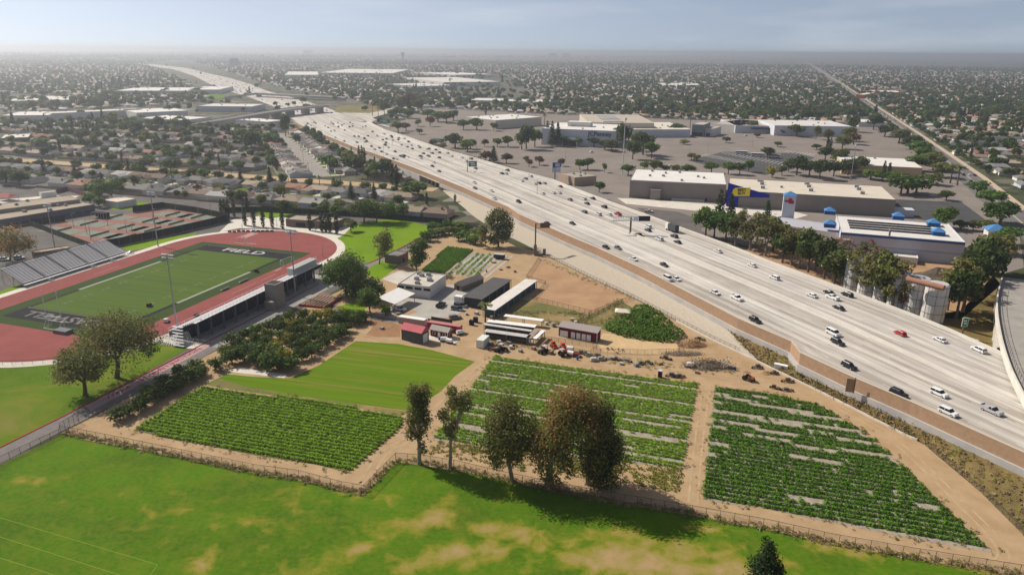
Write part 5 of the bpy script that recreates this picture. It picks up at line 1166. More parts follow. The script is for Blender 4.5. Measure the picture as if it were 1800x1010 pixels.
# animal pens
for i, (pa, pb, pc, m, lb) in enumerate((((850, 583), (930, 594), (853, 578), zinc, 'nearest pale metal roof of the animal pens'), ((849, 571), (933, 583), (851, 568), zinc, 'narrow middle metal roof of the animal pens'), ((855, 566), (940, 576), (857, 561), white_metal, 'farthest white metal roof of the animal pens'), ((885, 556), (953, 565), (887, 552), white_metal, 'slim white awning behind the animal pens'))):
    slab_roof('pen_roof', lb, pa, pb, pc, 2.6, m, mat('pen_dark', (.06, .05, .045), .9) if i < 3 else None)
slab_roof('pen_roof', 'rusty sheet roof at the end of the pens', (934, 595), (949, 579), (925, 593), 2.6, rusty_roof); slab_roof('pen_roof', 'grey lean-to sheet beside the rusty roof', (943, 596), (959, 581), (936, 595), 2.6, white_metal)
for pix, lb in (([(958, 598), (1050, 612), (1035, 625), (945, 606), (958, 598)], 'wire pen in front of the red barn'), ([(855, 597), (932, 608)], 'wire fence along the near side of the animal pens'), ([(935, 527), (1040, 552), (1112, 525)], 'wire fence below the tan paddock'), ([(948, 455), (925, 490), (960, 500), (935, 527)], 'wire fence at the side of the tan paddock'), ([(1040, 552), (1005, 578)], 'wire fence dividing the pastures'), ([(1055, 620), (1130, 622), (1194, 620), (1192, 598)], 'wire fence round the sandy arena'), ([(945, 442), (1030, 485), (1115, 525), (1189, 564), (1248, 595), (1300, 620)], 'wire fence at the foot of the paved bank'), ([(1625, 781), (1725, 866), (1820, 962)], 'wire fence between curving track and dry weeds')): chain_fence(lb, GP(pix), 1.7, 2.5, name='wire_fence')
red_wall = mat('red_boards', (.14, .02, .025), .8, .1, .8); white_trim = mat('white_trim', (.75, .74, .72), .7); cart_red = mat('bright_red', (.5, .06, .03), .6)
ce, l, wd, an = rect3((982, 590), (1049, 602), (985, 583), 0); o = thing('red_barn', 'long dark red barn with white doors', 'barn', ce, an)
part('wall', MB().box(0, 0, 0, l, wd, 3.6), red_wall, o); part('roof', MB().add([(-l / 2 - .3, -wd / 2 - .5, 3.603), (l / 2 + .3, -wd / 2 - .5, 3.603), (l / 2 + .3, wd / 2 + .3, 4.3), (-l / 2 - .3, wd / 2 + .3, 4.3), (-l / 2 - .3, -wd / 2 - .5, 3.75), (l / 2 + .3, -wd / 2 - .5, 3.75), (l / 2 + .3, wd / 2 + .3, 4.45), (-l / 2 - .3, wd / 2 + .3, 4.45)], [(3, 2, 1, 0), (4, 5, 6, 7), (0, 1, 5, 4), (1, 2, 6, 5), (2, 3, 7, 6), (3, 0, 4, 7)]), mat('barn_roof', (.3, .26, .25), .8), o)
for x, w2 in ((-.36, 3), (-.12, 1.5), (.02, 1.5), (.16, 1.5), (.29, 1.5)): part('door', MB().box(x * l, -wd / 2 - .06, .1, w2, .12, 2.3), white_trim, o)
for x in (-l / 2, l / 2): part('corner_trim', MB().box(x, -wd / 2, 0, .2, .2, 3.6), white_trim, o)
ce, l, wd, an = rect3((706, 597), (741, 605), (712, 588), 0); o = thing('red_roofed_barn', 'grey barn with pinkish red gable roof', 'barn', ce, an)
part('wall', MB().box(0, 0, 0, l, wd, 4.2), mat('grey_boards', (.1, .105, .11), .8, .1, .6), o); part('roof', MB().gable(-l / 2, l / 2, -wd / 2, wd / 2, 4.203, 1.7, .4), mat('red_roof', (.46, .1, .12), .6, .1, .3), o)
part('gable', MB().add([(l / 2 + .01, -wd / 2, 4.2), (l / 2 + .01, wd / 2, 4.2), (l / 2 + .01, 0, 5.6)], [(0, 1, 2)]), red_wall, o); part('door', MB().box(l / 2 + .06, 0, 0, .12, wd * .6, 3.2), white_trim, o)
ce, l, wd, an = rect3((757, 590), (787, 596), (762, 584), 0); o = thing('farm_shop', 'little dark red shop with white trim and grey roof', 'shop', ce, an)
part('wall', MB().box(0, 0, 0, l, wd, 2.6), red_wall, o); part('roof', MB().gable(-l / 2, l / 2, -wd / 2, wd / 2, 2.603, 1.3, .4), mat('shop_roof', (.35, .32, .29), .8), o)
for x in (-.3, .3): wdw = part('window', MB().box(x * l, -wd / 2 - .05, .9, 1.2, .1, 1.1), white_trim, o); part('pane', MB().box(x * l, -wd / 2 - .11, 1.0, .9, .04, .9), dark_void, wdw)
part('door', MB().box(0, -wd / 2 - .05, 0, 1.0, .1, 2.1), white_trim, o); wdw = part('window', MB().box(l / 2 + .05, 0, .9, .1, 1.2, 1.1), white_trim, o); part('pane', MB().box(l / 2 + .11, 0, 1.0, .04, .9, .9), dark_void, wdw)
for x in (-l / 2, l / 2): part('corner_trim', MB().box(x, -wd / 2, 0, .16, .16, 2.6), white_trim, o)
sheet('shop_patio', [(748, 594), (760, 586), (812, 594), (795, 606)], .065, concrete_pale, 'pale patio in front of the farm shop')
def container(name, label, pa, pb, wd, h, m, roof_m, cat='container'):
    a, b = G(*pa), G(*pb); d = b - a; n_ = Vector((-d.y, d.x, 0)).normalized(); ce = (a + b) / 2 + n_ * wd / 2; o = thing(name, label, cat, ce, math.atan2(d.y, d.x)); l = d.length
    mb = MB().box(0, 0, .15, l, wd, h - .15)
    for k in range(int(l / .8)): mb.box(-l / 2 + .4 + k * .8, -wd / 2 - .04, .3, .3, .08, h - .5)
    part('body', mb, m, o); part('roof', MB().box(0, 0, h + .003, l - .1, wd - .1, .08), roof_m, o); part('door', MB().box(l / 2 + .04, 0, .25, .08, wd - .4, h - .5), roof_m, o); part('skid', MB().box(0, 0, 0, l - .4, wd - .4, .15), steel, o)
container('shipping_container', 'red container wall behind the farm shop', (751, 578), (808, 587), 2.4, 2.7, mat('crimson', (.33, .03, .06), .7), mat('crimson_top', (.42, .18, .18), .7)); container('shipping_container', 'long white container behind the red roofed barn', (700, 568), (746, 575), 2.4, 2.6, mat('pink_grey', (.4, .3, .28), .7), white_metal)
container('shipping_container', 'small white box shed at the corner of the pens', (837, 611), (850, 613), 5.5, 2.9, white_metal, mat('pale_green', (.6, .63, .57), .7), 'shed')
o = thing('flatbed_trailer', 'dark flatbed trailer with wooden sides in the yard', 'trailer', (G(756, 566) + G(792, 572)) / 2, math.atan2((G(792, 572) - G(756, 566)).y, (G(792, 572) - G(756, 566)).x)); part('bed', MB().box(0, 0, .7, 9, 2.4, .2), dark_void, o); wd_m = mat('brown_wood', (.13, .09, .06), .9)
for y in (-1.2, 1.2): part('side', MB().box(0, y, .9, 9, .1, 1.0), wd_m, o)
for x in (-2.5, 2.5): part('wheel', MB().tube((x, -1.2, .4), (x, 1.2, .4), .4, n=10), dark_void, o)
o = thing('pavilion', 'small pale roofed shelter on posts beside the thicket', 'shelter', G(1094, 556), -.2); part('roof', MB().gable(-2.6, 2.6, -2, 2, 2.4, .8, .3, 1.5), mat('cream', (.62, .56, .47), .8), o); part('table', MB().box(0, 0, .7, 1.8, 1, .08).box(0, 0, 0, .2, .6, .7), mat('cream_post', (.5, .43, .34), .8), o)
for x in (-2.2, 2.2):
    for y in (-1.6, 1.6): part('post', MB().box(x, y, 0, .15, .15, 2.4), MATS['cream_post'], o)
# machines
tyre = mat('tyre', (.02, .02, .02), .9); glass = mat('dark_glass', (.02, .025, .03), .15, spec=.6)
def tractor(p, rz, label, col, canopy=(.4, .36, .35)):
    o = thing('tractor', label, 'tractor', p, rz); m = mat('tractor' + str(col), col, .5); c = mat('canopy' + str(canopy), canopy, .6)
    part('hood', MB().box(1.0, 0, .9, 2.0, .8, .8), m, o); part('chassis', MB().box(.2, 0, .6, 3.4, .6, .35), tyre, o); part('seat', MB().box(-.7, 0, 1.1, .6, .6, .5), tyre, o); part('canopy', MB().box(-.6, 0, 2.5, 1.7, 1.5, .1), c, o)
    for x in (-1.3, .1):
        for y in (-.65, .65): part('canopy_post', MB().tube((x, y, 1), (x, y, 2.5), .05, n=4), tyre, o)
    for y in (-.9, .9): part('wheel', MB().tube((-.8, y - .22, .8), (-.8, y + .22, .8), .8, n=14), tyre, o); part('wheel', MB().tube((1.5, y * .85 - .15, .5), (1.5, y * .85 + .15, .5), .5, n=12), tyre, o)
    return o
tractor(G(879, 617), -2.2, 'dark tractor with pale canopy beside the pens', (.06, .055, .06)); tractor(G(955, 620), -2.3, 'dark tractor with pink canopy beside the rusty roof', (.08, .07, .08), (.5, .38, .36)); tractor(G(1315, 668), -.9, 'orange brown tractor on the dirt track', (.3, .1, .05), (.3, .13, .08)); tractor(G(990, 625), .4, 'small worn red tractor beside white tanks', (.16, .05, .05))
def loader(p, rz, label, m):
    o = thing('loader', label, 'machine', p, rz); part('body', MB().box(0, 0, .5, 2.2, 1.3, .9).box(-.4, 0, 1.4, 1.1, 1.2, .7), m, o); part('cab', MB().box(.1, 0, 1.41, .5, 1.0, .68), glass, o); part('bucket', MB().box(1.5, 0, .1, .7, 1.6, .6), m, o)
    for x in (-.7, .7):
        for y in (-.75, .75): part('wheel', MB().tube((x, y - .15, .4), (x, y + .15, .4), .4, n=10), tyre, o)
loader(G(973, 610), -1.2, 'bright orange red loader beside the wire pen', cart_red); loader(G(990, 613), -1.2, 'second bright orange red loader nearer the white tank', cart_red)
sheet('pad', [(955, 613), (965, 607), (1000, 614), (990, 620)], .066, mat('pad_pink', (.45, .32, .25), .9))
def tank(p, rz, label, col=(.72, .7, .68)):
    o = thing('water_tank', label, 'tank', p, rz); m = mat('tank' + str(col), col, .5); part('tank', MB().tube((-1.1, 0, 1.1), (1.1, 0, 1.1), .75, n=14), m, o); part('frame', MB().box(0, 0, .25, 2.6, 1.3, .15), tyre, o)
    for y in (-.7, .7): part('wheel', MB().tube((0, y - .1, .3), (0, y + .1, .3), .3, n=10), tyre, o)
for px, py, lb in ((1002, 617, 'white water tank beside the orange loaders'), (1003, 625, 'white drum tank beside the red tractor'), (1213, 645, 'white tank trailer beside the brush heap'), (780, 600, 'white round tank on the shop patio'), (790, 603, 'second white tank on the shop patio'), (808, 588, 'white tank at the end of the red container')): tank(G(px, py), random.uniform(-.5, .5), lb)
def implement(p, rz, label, col, l=3.0):
    o = thing('farm_implement', label, 'implement', p, rz); m = mat('impl' + str(col), col, .8); r = np.random.default_rng(int(p.x * 10) % 99); mb = MB().box(0, 0, .5, l, .18, .18).box(0, .9, .55, l * .9, .15, .15)
    for k in range(5): x = -l / 2 + .3 + k * (l - .6) / 4; mb.box(x, .45, .5, .12, 1.1, .12).box(x, .9, 0, .12, .3, .6)
    part('frame', mb, m, o)
    for x in (-l / 2, l / 2): part('wheel', MB().tube((x, .3, .35), (x, .5, .35), .35, n=9), tyre, o)
    part('hopper', MB().box(r.uniform(-.5, .5), .4, .7, l * .4, .8, r.uniform(.3, .8)), m, o); return o
IMPL = [(862, 608, (.15, .16, .14)), (886, 616, (.1, .1, .1)), (893, 607, (.2, .2, .19)), (1010, 628, (.22, .05, .05)), (1022, 622, (.12, .12, .12)), (1035, 627, (.3, .28, .25)), (1050, 628, (.2, .15, .13)), (1055, 634, (.3, .29, .28)), (1073, 633, (.22, .22, .22)), (1085, 634, (.15, .15, .16)), (1100, 636, (.2, .2, .2)), (1128, 641, (.1, .13, .1)), (1140, 640, (.12, .14, .12)), (1170, 632, (.12, .11, .1)), (1230, 598, (.05, .05, .05)), (1280, 648, (.3, .25, .22)), (1332, 648, (.1, .09, .08)), (1385, 672, (.16, .1, .08)), (1362, 658, (.15, .1, .08)), (1182, 663, (.1, .11, .1)), (1384, 688, (.12, .11, .1)), (1195, 664, (.09, .09, .08)), (1362, 684, (.1, .06, .05)), (868, 618, (.2, .08, .06)), (848, 600, (.1, .09, .09))]
CW = {0: 'dark', 1: 'grey', 2: 'reddish'}
for px, py, c in IMPL:
    numbered(implement(G(px, py), random.uniform(-.7, .3), None, c, random.uniform(2.4, 4.2)), ('dark' if max(c) < .14 else 'reddish' if c[0] > 1.6 * c[1] else 'grey') + ' wheeled farm implement parked along the dirt track')
for px, py, lb, c, h in ((1160, 663, 'red portable toilet beside the middle crop', (.25, .04, .04), 2.4), (829, 571, 'navy blue waste bin in the farm yard, nearer one', (.012, .02, .06), 1.9), (836, 566, 'navy blue waste bin in the farm yard, farther one', (.012, .02, .06), 1.9)):
    o = thing('portable_toilet' if h > 2 else 'waste_bin', lb, 'toilet' if h > 2 else 'bin', G(px, py), -.4); m = mat('bin' + str(c), c, .5); part('body', MB().box(0, 0, .1, 1.5 if h < 2 else 1.2, 1.3, h - .2), m, o); part('lid', MB().box(0, 0, h - .097, 1.6 if h < 2 else 1.3, 1.4, .16), mat('lid_pale', (.5, .5, .52), .5) if h > 2 else m, o); part('door', MB().box(0, -.68, .2, .8, .06, h - .5), dark_void, o); part('base', MB().box(0, 0, 0, 1.3, 1.2, .1), tyre, o)
for px, py, lb in ((1272, 648, 'white wind fan beside the brush heap, nearer one'), (1278, 644, 'white wind fan beside the brush heap, farther one')):
    o = thing('wind_fan', lb, 'fan', G(px, py), .3); part('post', MB().tube((0, 0, 0), (0, 0, 2.6), .1), white_metal, o)
    for k in range(4): a = k * 1.571 + .4; part('blade', MB().add([(0, -.1, 2.6), (.25 * math.cos(a + 1.57) + 1.3 * math.cos(a), -.14, 2.6 + 1.3 * math.sin(a) + .25 * math.sin(a + 1.57)), (-.25 * math.cos(a + 1.57) + 1.3 * math.cos(a), -.06, 2.6 + 1.3 * math.sin(a) - .25 * math.sin(a + 1.57)), (0, 0, 2.6)], [(0, 1, 2), (0, 2, 3), (0, 3, 1), (1, 3, 2)]), white_metal, o)
def heap(name, label, px, py, rx, ry, h, m, leaf=None, n=1200, cat='heap', seed=1):
    p = G(px, py); o = thing(name, label, cat, p); r = np.random.default_rng(seed); mb = MB(); N, K = 16, 5; vs = [(0, 0, h)]; fs = []
    for j in range(1, K + 1):
        for i in range(N):
            a = 2 * math.pi * i / N; q = j / K; vs.append((rx * q * math.cos(a) * r.uniform(.9, 1.1), ry * q * math.sin(a) * r.uniform(.9, 1.1), h * (math.cos(q * math.pi) * .5 + .5) * r.uniform(.8, 1.15) - (.1 if j == K else 0)))
    for i in range(N): fs.append((0, 1 + i, 1 + (i + 1) % N))
    for j in range(K - 1):
        for i in range(N): a = 1 + j * N; fs.append((a + i, a + N + i, a + N + (i + 1) % N, a + (i + 1) % N))
    mb.add(vs, fs); part('mound', mb, m, o)
    if leaf: part('brush', crown_mesh('brush', [(0, 0, h * .3, rx * .9, ry * .9, h * .75)], n, .22, LEAF[leaf], seed, shell=.8), None, o)
heap('brush_heap', 'heap of grey brown cut brush between white tank and fans', 1243, 643, 9, 4.5, 2.2, mat('mulch_brown', (.15, .12, .1), .95, .3, 1.5), 'dry'); heap('mulch_heap', 'brown mulch mound by the low pale wall', 1216, 606, 6, 4, 2, dirt_red, 'dry', 500); heap('soil_heap', 'small tan soil mound beside the orange tractor', 1345, 656, 3, 2, .9, dirt_tan); heap('debris_heap', 'low heap of dead branches on the arena edge', 1200, 622, 8, 2.5, .8, MATS['mulch_brown'], 'dry', 500)
for px, py in ((1068, 614), (1076, 615), (1087, 616), (1095, 617), (1085, 622)):
    o = thing('goat', None, 'animal', G(px, py), random.uniform(0, 6)); numbered(o, 'small dark goat standing in the sandy arena'); mb = MB().tube((-.4, 0, .55), (.4, 0, .6), .2, .18, 8).tube((.35, 0, .65), (.6, 0, .95), .1, .08, 6).tube((.55, 0, .95), (.8, 0, .88), .09, .05, 6)
    for x in (-.32, .32):
        for y in (-.12, .12): mb.tube((x, y, .5), (x, y, 0), .05, .035, 5)
    mb.tube((-.4, 0, .65), (-.52, 0, .72), .03, .02, 4); part('body', mb, wd_m, o)
o = thing('dark_trailer', 'dark box trailer by the paddock corner', 'trailer', G(878, 455), -.25); part('body', MB().box(0, 0, .6, 5.2, 2.4, 1.9), mat('trailer_dark', (.05, .055, .07), .7), o); part('roof', MB().box(0, 0, 2.503, 5.3, 2.5, .08), zinc, o)
for y in (-1.1, 1.1): part('wheel', MB().tube((0, y - .15, .4), (0, y + .15, .4), .4, n=10), tyre, o)
for px, py, l, lb in ((803, 545, 6, 'cluttered flat trailer in the yard, nearest of the row'), (808, 539, 6, 'cluttered flat trailer in the yard, second of the row'), (815, 533, 5, 'cluttered flat trailer in the yard, third of the row')):
    o = thing('flatbed_trailer', lb, 'trailer', G(px, py), -.35); part('bed', MB().box(0, 0, .6, l, 2, .2), zinc, o); part('rack', MB().box(-.8, 0, .8, l * .5, 1.6, .8).box(1.6, 0, .8, .8, 1.2, 1.2), MATS['trailer_dark'], o)
    for x in (-.8, .8): part('wheel', MB().tube((x, -1.1, .35), (x, 1.1, .35), .35, n=9), tyre, o)
container('white_trailer', 'white box trailer beside the dark grey barn', (798, 532), (817, 535), 2.4, 2.8, white_metal, white_metal, 'trailer')
tree('palm', G(853, 566), 7, 2.4, 'small palm tree at the corner of the long white shed')
# loose crates, pallets and planters of the yard
CR = [('wooden crate', (.3, .2, .12)), ('grey crate', (.25, .25, .25)), ('pale crate', (.42, .41, .38)), ('blue drum', (.03, .08, .2))]
spots_ = [(848, 603), (853, 610), (860, 614), (872, 607), (877, 604), (884, 608), (898, 612), (905, 616), (915, 618), (923, 612), (938, 614), (943, 620), (968, 621), (980, 622), (1015, 632), (1028, 634), (1043, 634), (1064, 636), (1092, 640), (1112, 638), (1118, 643), (1150, 637), (1160, 640), (1190, 640), (1225, 655), (1265, 657), (1292, 650), (1300, 656), (820, 553), (826, 548), (838, 552), (846, 556), (700, 552), (690, 556), (683, 552), (672, 558), (745, 600), (765, 600), (772, 597), (800, 598), (860, 548), (735, 556), (716, 586), (690, 582), (672, 578), (905, 478), (893, 470), (880, 474), (868, 462), (855, 478), (915, 500), (905, 512), (1006, 563), (1012, 568), (960, 570), (972, 573), (875, 556), (865, 560)]
for i, (px, py) in enumerate(spots_[::2] + spots_[45::2]):
    nm, c = CR[(i * 7 + i // 3) % 4]; m = mat('crate' + nm, c, .8, .15, 2.0); o = thing(nm.split()[1] if 'drum' in nm else 'crate', None, 'drum' if 'drum' in nm else 'crate', G(px, py, .06), random.uniform(0, 3))
    if 'drum' in nm: part('barrel', MB().tube((0, 0, 0), (0, 0, .95), .35, n=10), m, o); part('lid', MB().tube((0, 0, .953), (0, 0, 1.0), .37, n=10), m, o)
    else:
        w_, d_, h_ = random.uniform(1, 2), random.uniform(.9, 1.4), random.uniform(.5, 1.2); part('box', MB().box(0, 0, .12, w_, d_, h_), m, o)
        part('pallet', MB().box(0, -d_ * .35, 0, w_ + .1, .12, .12).box(0, d_ * .35, 0, w_ + .1, .12, .12), wd_m, o)
    numbered(o, f'{nm} lying about the farm yard')
o = thing('cabinet', 'white utility cabinet beside the low pale wall', 'cabinet', G(1372, 650), -.55); part('body', MB().box(0, 0, 0, 4.2, 1.4, 2.0), white_metal, o); part('door', MB().box(.6, -.73, .2, .8, .06, 1.3), dark_void, o)
sheet('farm_garden', [(690, 548), (715, 540), (735, 548), (700, 560)], .064, dirt)
# ================================================================== mall, stores, silos
lilac = mat('lilac_wall', (.52, .53, .58), .85, .05, .2); store_grey = mat('store_grey', (.27, .235, .21), .9, .06, .2); white_roof = mat('white_roof', (.64, .62, .59), .85, .07, .1); beige_roof = mat('beige_roof', (.55, .5, .42), .9, .08, .1); mall_roof = mat('mall_roof', (.42, .37, .31), .9, .1, .05); navy_paint = mat('navy_paint', (.02, .035, .09), .6)
blue_roof = mat('blue_roof', (.07, .2, .42), .6, .06, .3); blue_wall = mat('blue_wall', (.025, .09, .27), .7)
o, l, wd, h = flat_building('department_store', 'white department store with navy name lettering and canopy entrance', (952, 226), (1081, 231), (968, 215), 17, mat('store_white', (.6, .62, .66), .8, .04, .1), white_roof, units=5)
t_ = link('lettering', text_mesh('JCPenney', 6.5, navy_paint, .3, .06), o, (l * .3, -wd / 2 - .4, 13.4)); t_.rotation_euler = (math.pi / 2, 0, 0)
part('entrance_canopy', MB().gable(-16, 2, -wd / 2 - 7, -wd / 2, 7, 2.2, 0, 4), mat('canopy_slate', (.12, .15, .2), .7), o); part('entrance', MB().box(-7, -wd / 2 - .2, 0, 16, .4, 7), dark_void, o)
for x in (-15, 1): part('column', MB().box(x, -wd / 2 - 6.5, 0, 1.2, 1.2, 7), white_wall, o)
part('penthouse', MB().box(-6, 4, h + .15, 26, 14, 5), white_wall, o)
o, l, wd, h = flat_building('mall_hall', 'huge tan roofed mall hall with white skylight strips', (1034, 216), (1150, 217), (1016, 201), 15, mat('mall_cream', (.55, .5, .42), .85), mall_roof)
for k in range(5): part('skylight', MB().box(-8, -wd * .38 + k * wd * .16, h + .13, l * .32, wd * .05, 1.2), white_roof, o)
flat_building('mall_wing', 'pale roofed mall wing with blue grey front wall', (1108, 228), (1214, 228), (1125, 215), 9, lilac, mat('wing_roof', (.6, .55, .48), .9, .08, .1), units=9)
o, l, wd, h = flat_building('mall_entrance', 'dark glazed mall entrance block', (1217, 219), (1237, 220), (1220, 214), 14, mat('entrance_slate', (.17, .21, .24), .5), mall_roof, doors=[('f', 0, 0, 12, 5, dark_void)])
flat_building('mall_annex', 'small white annex beside the dark mall entrance', (1237, 226), (1254, 227), (1240, 221), 9, white_wall, mall_roof, doors=[('f', 0, 0, 5, 4, blue_wall)])
flat_building('mall_wing', 'tan roofed mall wing behind the dark entrance', (1250, 217), (1300, 221), (1255, 207), 9, white_wall, mall_roof, units=4)
o, l, wd, h = flat_building('mall_store', 'low lilac store with dark entry canopy at the mall end', (1293, 221), (1362, 222), (1290, 210), 9, lilac, mall_roof, units=3); part('entrance_canopy', MB().box(8, -wd / 2 - 3, 5.5, 26, 6, 2), navy_paint, o)
flat_building('mall_store', 'broad white and lilac store at the far end of the car park', (1362, 221), (1497, 223), (1356, 211), 12, mat('store_lilac', (.6, .61, .65), .85, .04, .1), mat('store_lilac_roof', (.58, .56, .54), .9, .08, .1), units=6)
o, l, wd, h = flat_building('corner_store', 'large cream walled store with white roof beside the freeway car park', (871, 212), (952, 206), (815, 206), 11, mat('store_cream', (.5, .46, .4), .85, .05, .1), white_roof, units=9)
flat_building('outparcel', 'small tan block restaurant beside the freeway', (982, 305), (1010, 313), (1008, 299), 6, mat('outparcel_tan', (.4, .3, .23), .9, .06, .3), mat('outparcel_roof', (.33, .29, .25), .9), units=4)
o, l, wd, h = flat_building('grey_store', 'long windowless grey brown store with white roof and rooftop units', (1107.5, 317), (1277, 325), (1126, 298), 12, store_grey, white_roof, units=9, doors=[('f', -12, 0, 1.2, 2.4, dark_void), ('f', 20, 0, 1.2, 2.4, dark_void)])
part('loading_bay', MB().box(-l * .22, -wd / 2 - 2, 0, 7, 4, 7), store_grey, o); part('roof_edge', MB().box(0, -wd / 2 - .06, h - .4, l, .1, .8), mat('roof_edge', (.4, .36, .33), .9), o)
part('dock', MB().box(l * .12, -wd / 2 - 1.5, 0, 22, 3, 1.2), concrete, o)
o, l, wd, h = flat_building('electronics_store', 'grey brown store with blue wedge facade and yellow tag sign', (1280, 335), (1575, 352), (1292, 314), 10.5, store_grey, beige_roof, units=3)
um = MB().box(0, 0, 0, 2.6, 1.8, 1.7).mesh('roof_unit', MATS['unit_grey'])
for fx in (-.28, .02, .33):
    for fy in (.3, .1, -.2): link('roof_unit', um, o, (fx * l, fy * wd, h + .13))
bb = mat('store_blue', (.004, .012, .3), .5); yb = mat('tag_yellow', (.75, .6, .03), .5)
X = -l / 2
mb = MB(); poly = [(X - .4, 0), (X + 7, 0), (X + 7, h - 3.6), (X + 26, h - 2.9), (X + 26, h - 1.2), (X + 8, h + 3.2), (X - .4, h + 5.2)]
vs = [(x, -wd / 2 - .9, z) for x, z in poly] + [(x, -wd / 2 - .02, z) for x, z in poly]; n = len(poly)
mb.add(vs, [tuple(range(n)), tuple(range(n, 2 * n))[::-1]] + [(i, n + i, n + (i + 1) % n, (i + 1) % n) for i in range(n)]); part('blue_facade', mb, bb, o)
tg = thing('store_sign', 'yellow price tag sign with black lettering on the blue facade', 'sign', o.matrix_basis @ Vector((X + 8.4, -wd / 2 - 1.0, h - .2)), o.rotation_euler.z)
poly = [(-5.6, -1.8), (-4.6, -3.0), (5.4, -2.4), (5.4, 3.3), (-4.0, 2.6), (-5.4, 1.4)]
mb = MB(); n = len(poly); vs = [(x, -.5, z) for x, z in poly] + [(x, 0, z) for x, z in poly]; mb.add(vs, [tuple(range(n)), tuple(range(n, 2 * n))[::-1]] + [(i, n + i, n + (i + 1) % n, (i + 1) % n) for i in range(n)]); part('tag_panel', mb, yb, tg)
for s_t, z in (('BEST', 1.3), ('BUY', -.95)): q = link('lettering', text_mesh(s_t, 2.5, dark_void, .05, .06), tg, (.2, -.6, z)); q.rotation_euler = (math.pi / 2, -.06, 0)
part('side_wing', MB().box(l / 2 + 6, -wd / 2 + 6, 0, 12, 8, 4.5), lilac, o)
# toy store with blue pyramids
o, l, wd, h = flat_building('warehouse_store', 'long white store with blue trim and small blue pyramid roofs', (1478, 409), (1697, 427), (1462, 379), 11, mat('blue_white_wall', (.5, .52, .6), .8, .04, .2), mat('store_roof_pale', (.6, .58, .56), .9, .08, .1))
part('blue_band', MB().box(0, -wd / 2 - .1, h - .9, l, .16, .9), blue_wall, o); part('low_band', MB().box(0, -wd / 2 - .08, h * .45, l, .12, .7), mat('band_grey', (.36, .38, .46), .8), o)
sol = mat('solar_black', (.03, .028, .03), .35)
for k in range(4): part('solar_row', MB().box(-l * .05, -wd * .2 + k * wd * .14, h + .13, l * .72, 2.0, .6), sol, o)
def pyramid(par, p, s_, hh=2.6, base=2.4):
    q = link('blue_pyramid', None, par, p); part('drum', MB().box(0, 0, 0, s_, s_, base), blue_wall, q); part('cap', MB().gable(-s_ / 2, s_ / 2, -s_ / 2, s_ / 2, base + .003, hh, .3, s_ / 2 + .3), blue_roof, q)
for px, py in ((1458, 376), (1578, 385), (1458, 399), (1648, 413), (1640, 397)):
    q = o.matrix_basis.inverted() @ G(px, py, h); pyramid(o, (q.x, q.y, h + .13), 5.6, 2.0, 2.0)
flat_building('store_annex', 'lilac roofed lower wing of the white store behind the trees', (1345, 392), (1480, 412), (1345, 378), 9, mat('annex_white', (.62, .6, .6), .85), mat('annex_roof', (.4, .4, .44), .9, .05, .2))
q = G(1384, 381, 9); o = thing('sign_tower', 'white square tower with blue cap and red lettering', 'tower', (q.x, q.y, 0), GA - math.pi / 2)
part('shaft', MB().box(0, 0, 0, 6.5, 6.5, 21.5), mat('tower_white', (.56, .56, .6), .8), o); part('cap', MB().gable(-3.25, 3.25, -3.25, 3.25, 21.503, 2.2, .5, 3.75), blue_roof, o)
part('lettering', MB().box(.3, -3.35, 19.2, 2.0, .15, .9).box(-.2, -3.35, 18.0, 4.8, .15, 1.1).box(.9, -3.35, 17.2, 2.8, .15, .8), mat('red_letter', (.45, .03, .04), .6), o)
q = G(1748, 415); o = thing('gate_kiosk', 'small building with bright blue hip roof at the road corner', 'building', q, GA - math.pi / 2); part('wall', MB().box(0, 0, 0, 9, 9, 4), white_wall, o); part('roof', MB().gable(-4.5, 4.5, -4.5, 4.5, 4.003, 3, 1, 5), blue_roof, o)
flat_building('office_building', 'long tan striped office with white roof among palms', (1481, 289), (1622, 296), (1496, 275), 8, mat('office_tan', (.48, .36, .2), .85, .06, .3), white_roof, units=3, doors=[('f', -18 + k * 9, 1.5, 7, 1.6, mat('brown_band', (.2, .1, .05), .7)) for k in range(5)])
flat_building('yard_hut', 'small white hut at the foot of the long store', (1567, 450), (1614, 455), (1570, 444), 3, white_wall, pale_roof, doors=[('f', -4, 0, 3, 2.2, dark_void)])
# pole signs
q = G(975, 322); o = thing('pole_sign', 'white pole sign with blue panel beside the tan restaurant', 'sign', q); part('pole', MB().box(0, 0, 0, 1.6, .8, 12), white_wall, o); part('panel', MB().box(1.2, 0, 12, 6.2, .8, 4), mat('sign_blue', (.05, .11, .35), .5), o); part('panel_face', MB().box(1.8, -.45, 12.8, 3.4, .1, 2.4), white_wall, o); part('lower_panel', MB().box(1.2, 0, 8.6, 6.2, .7, 3), mat('sign_pale', (.6, .66, .74), .6), o); part('upright', MB().box(-1.8, 0, 8, .8, .8, 8), white_wall, o)
q = G(1094, 305); o = thing('cell_mast', 'very tall slim white mast at the edge of the car park', 'mast', q); part('pole', MB().tube((0, 0, 0), (0, 0, 45), .45, .22, n=8), white_wall, o); part('antenna', MB().box(.5, 0, 43.6, 1.8, .7, 2.2), white_metal, o)
q = G(1495, 318); o = thing('cell_mast', 'tall slim grey mast behind the tan office', 'mast', q); part('pole', MB().tube((0, 0, 0), (0, 0, 28), .35, .2, n=8), steel, o); part('antenna', MB().box(0, 0, 27.6, 1.0, .5, 1.2), white_metal, o)
for px, py in ((1244, 268), (1322, 258), (1212, 268), (1430, 254), (994, 278), (783, 248), (838, 262), (1250, 240), (1000, 258)): lamp(G(px, py), 12, 'slim grey lamp post in the mall car park')
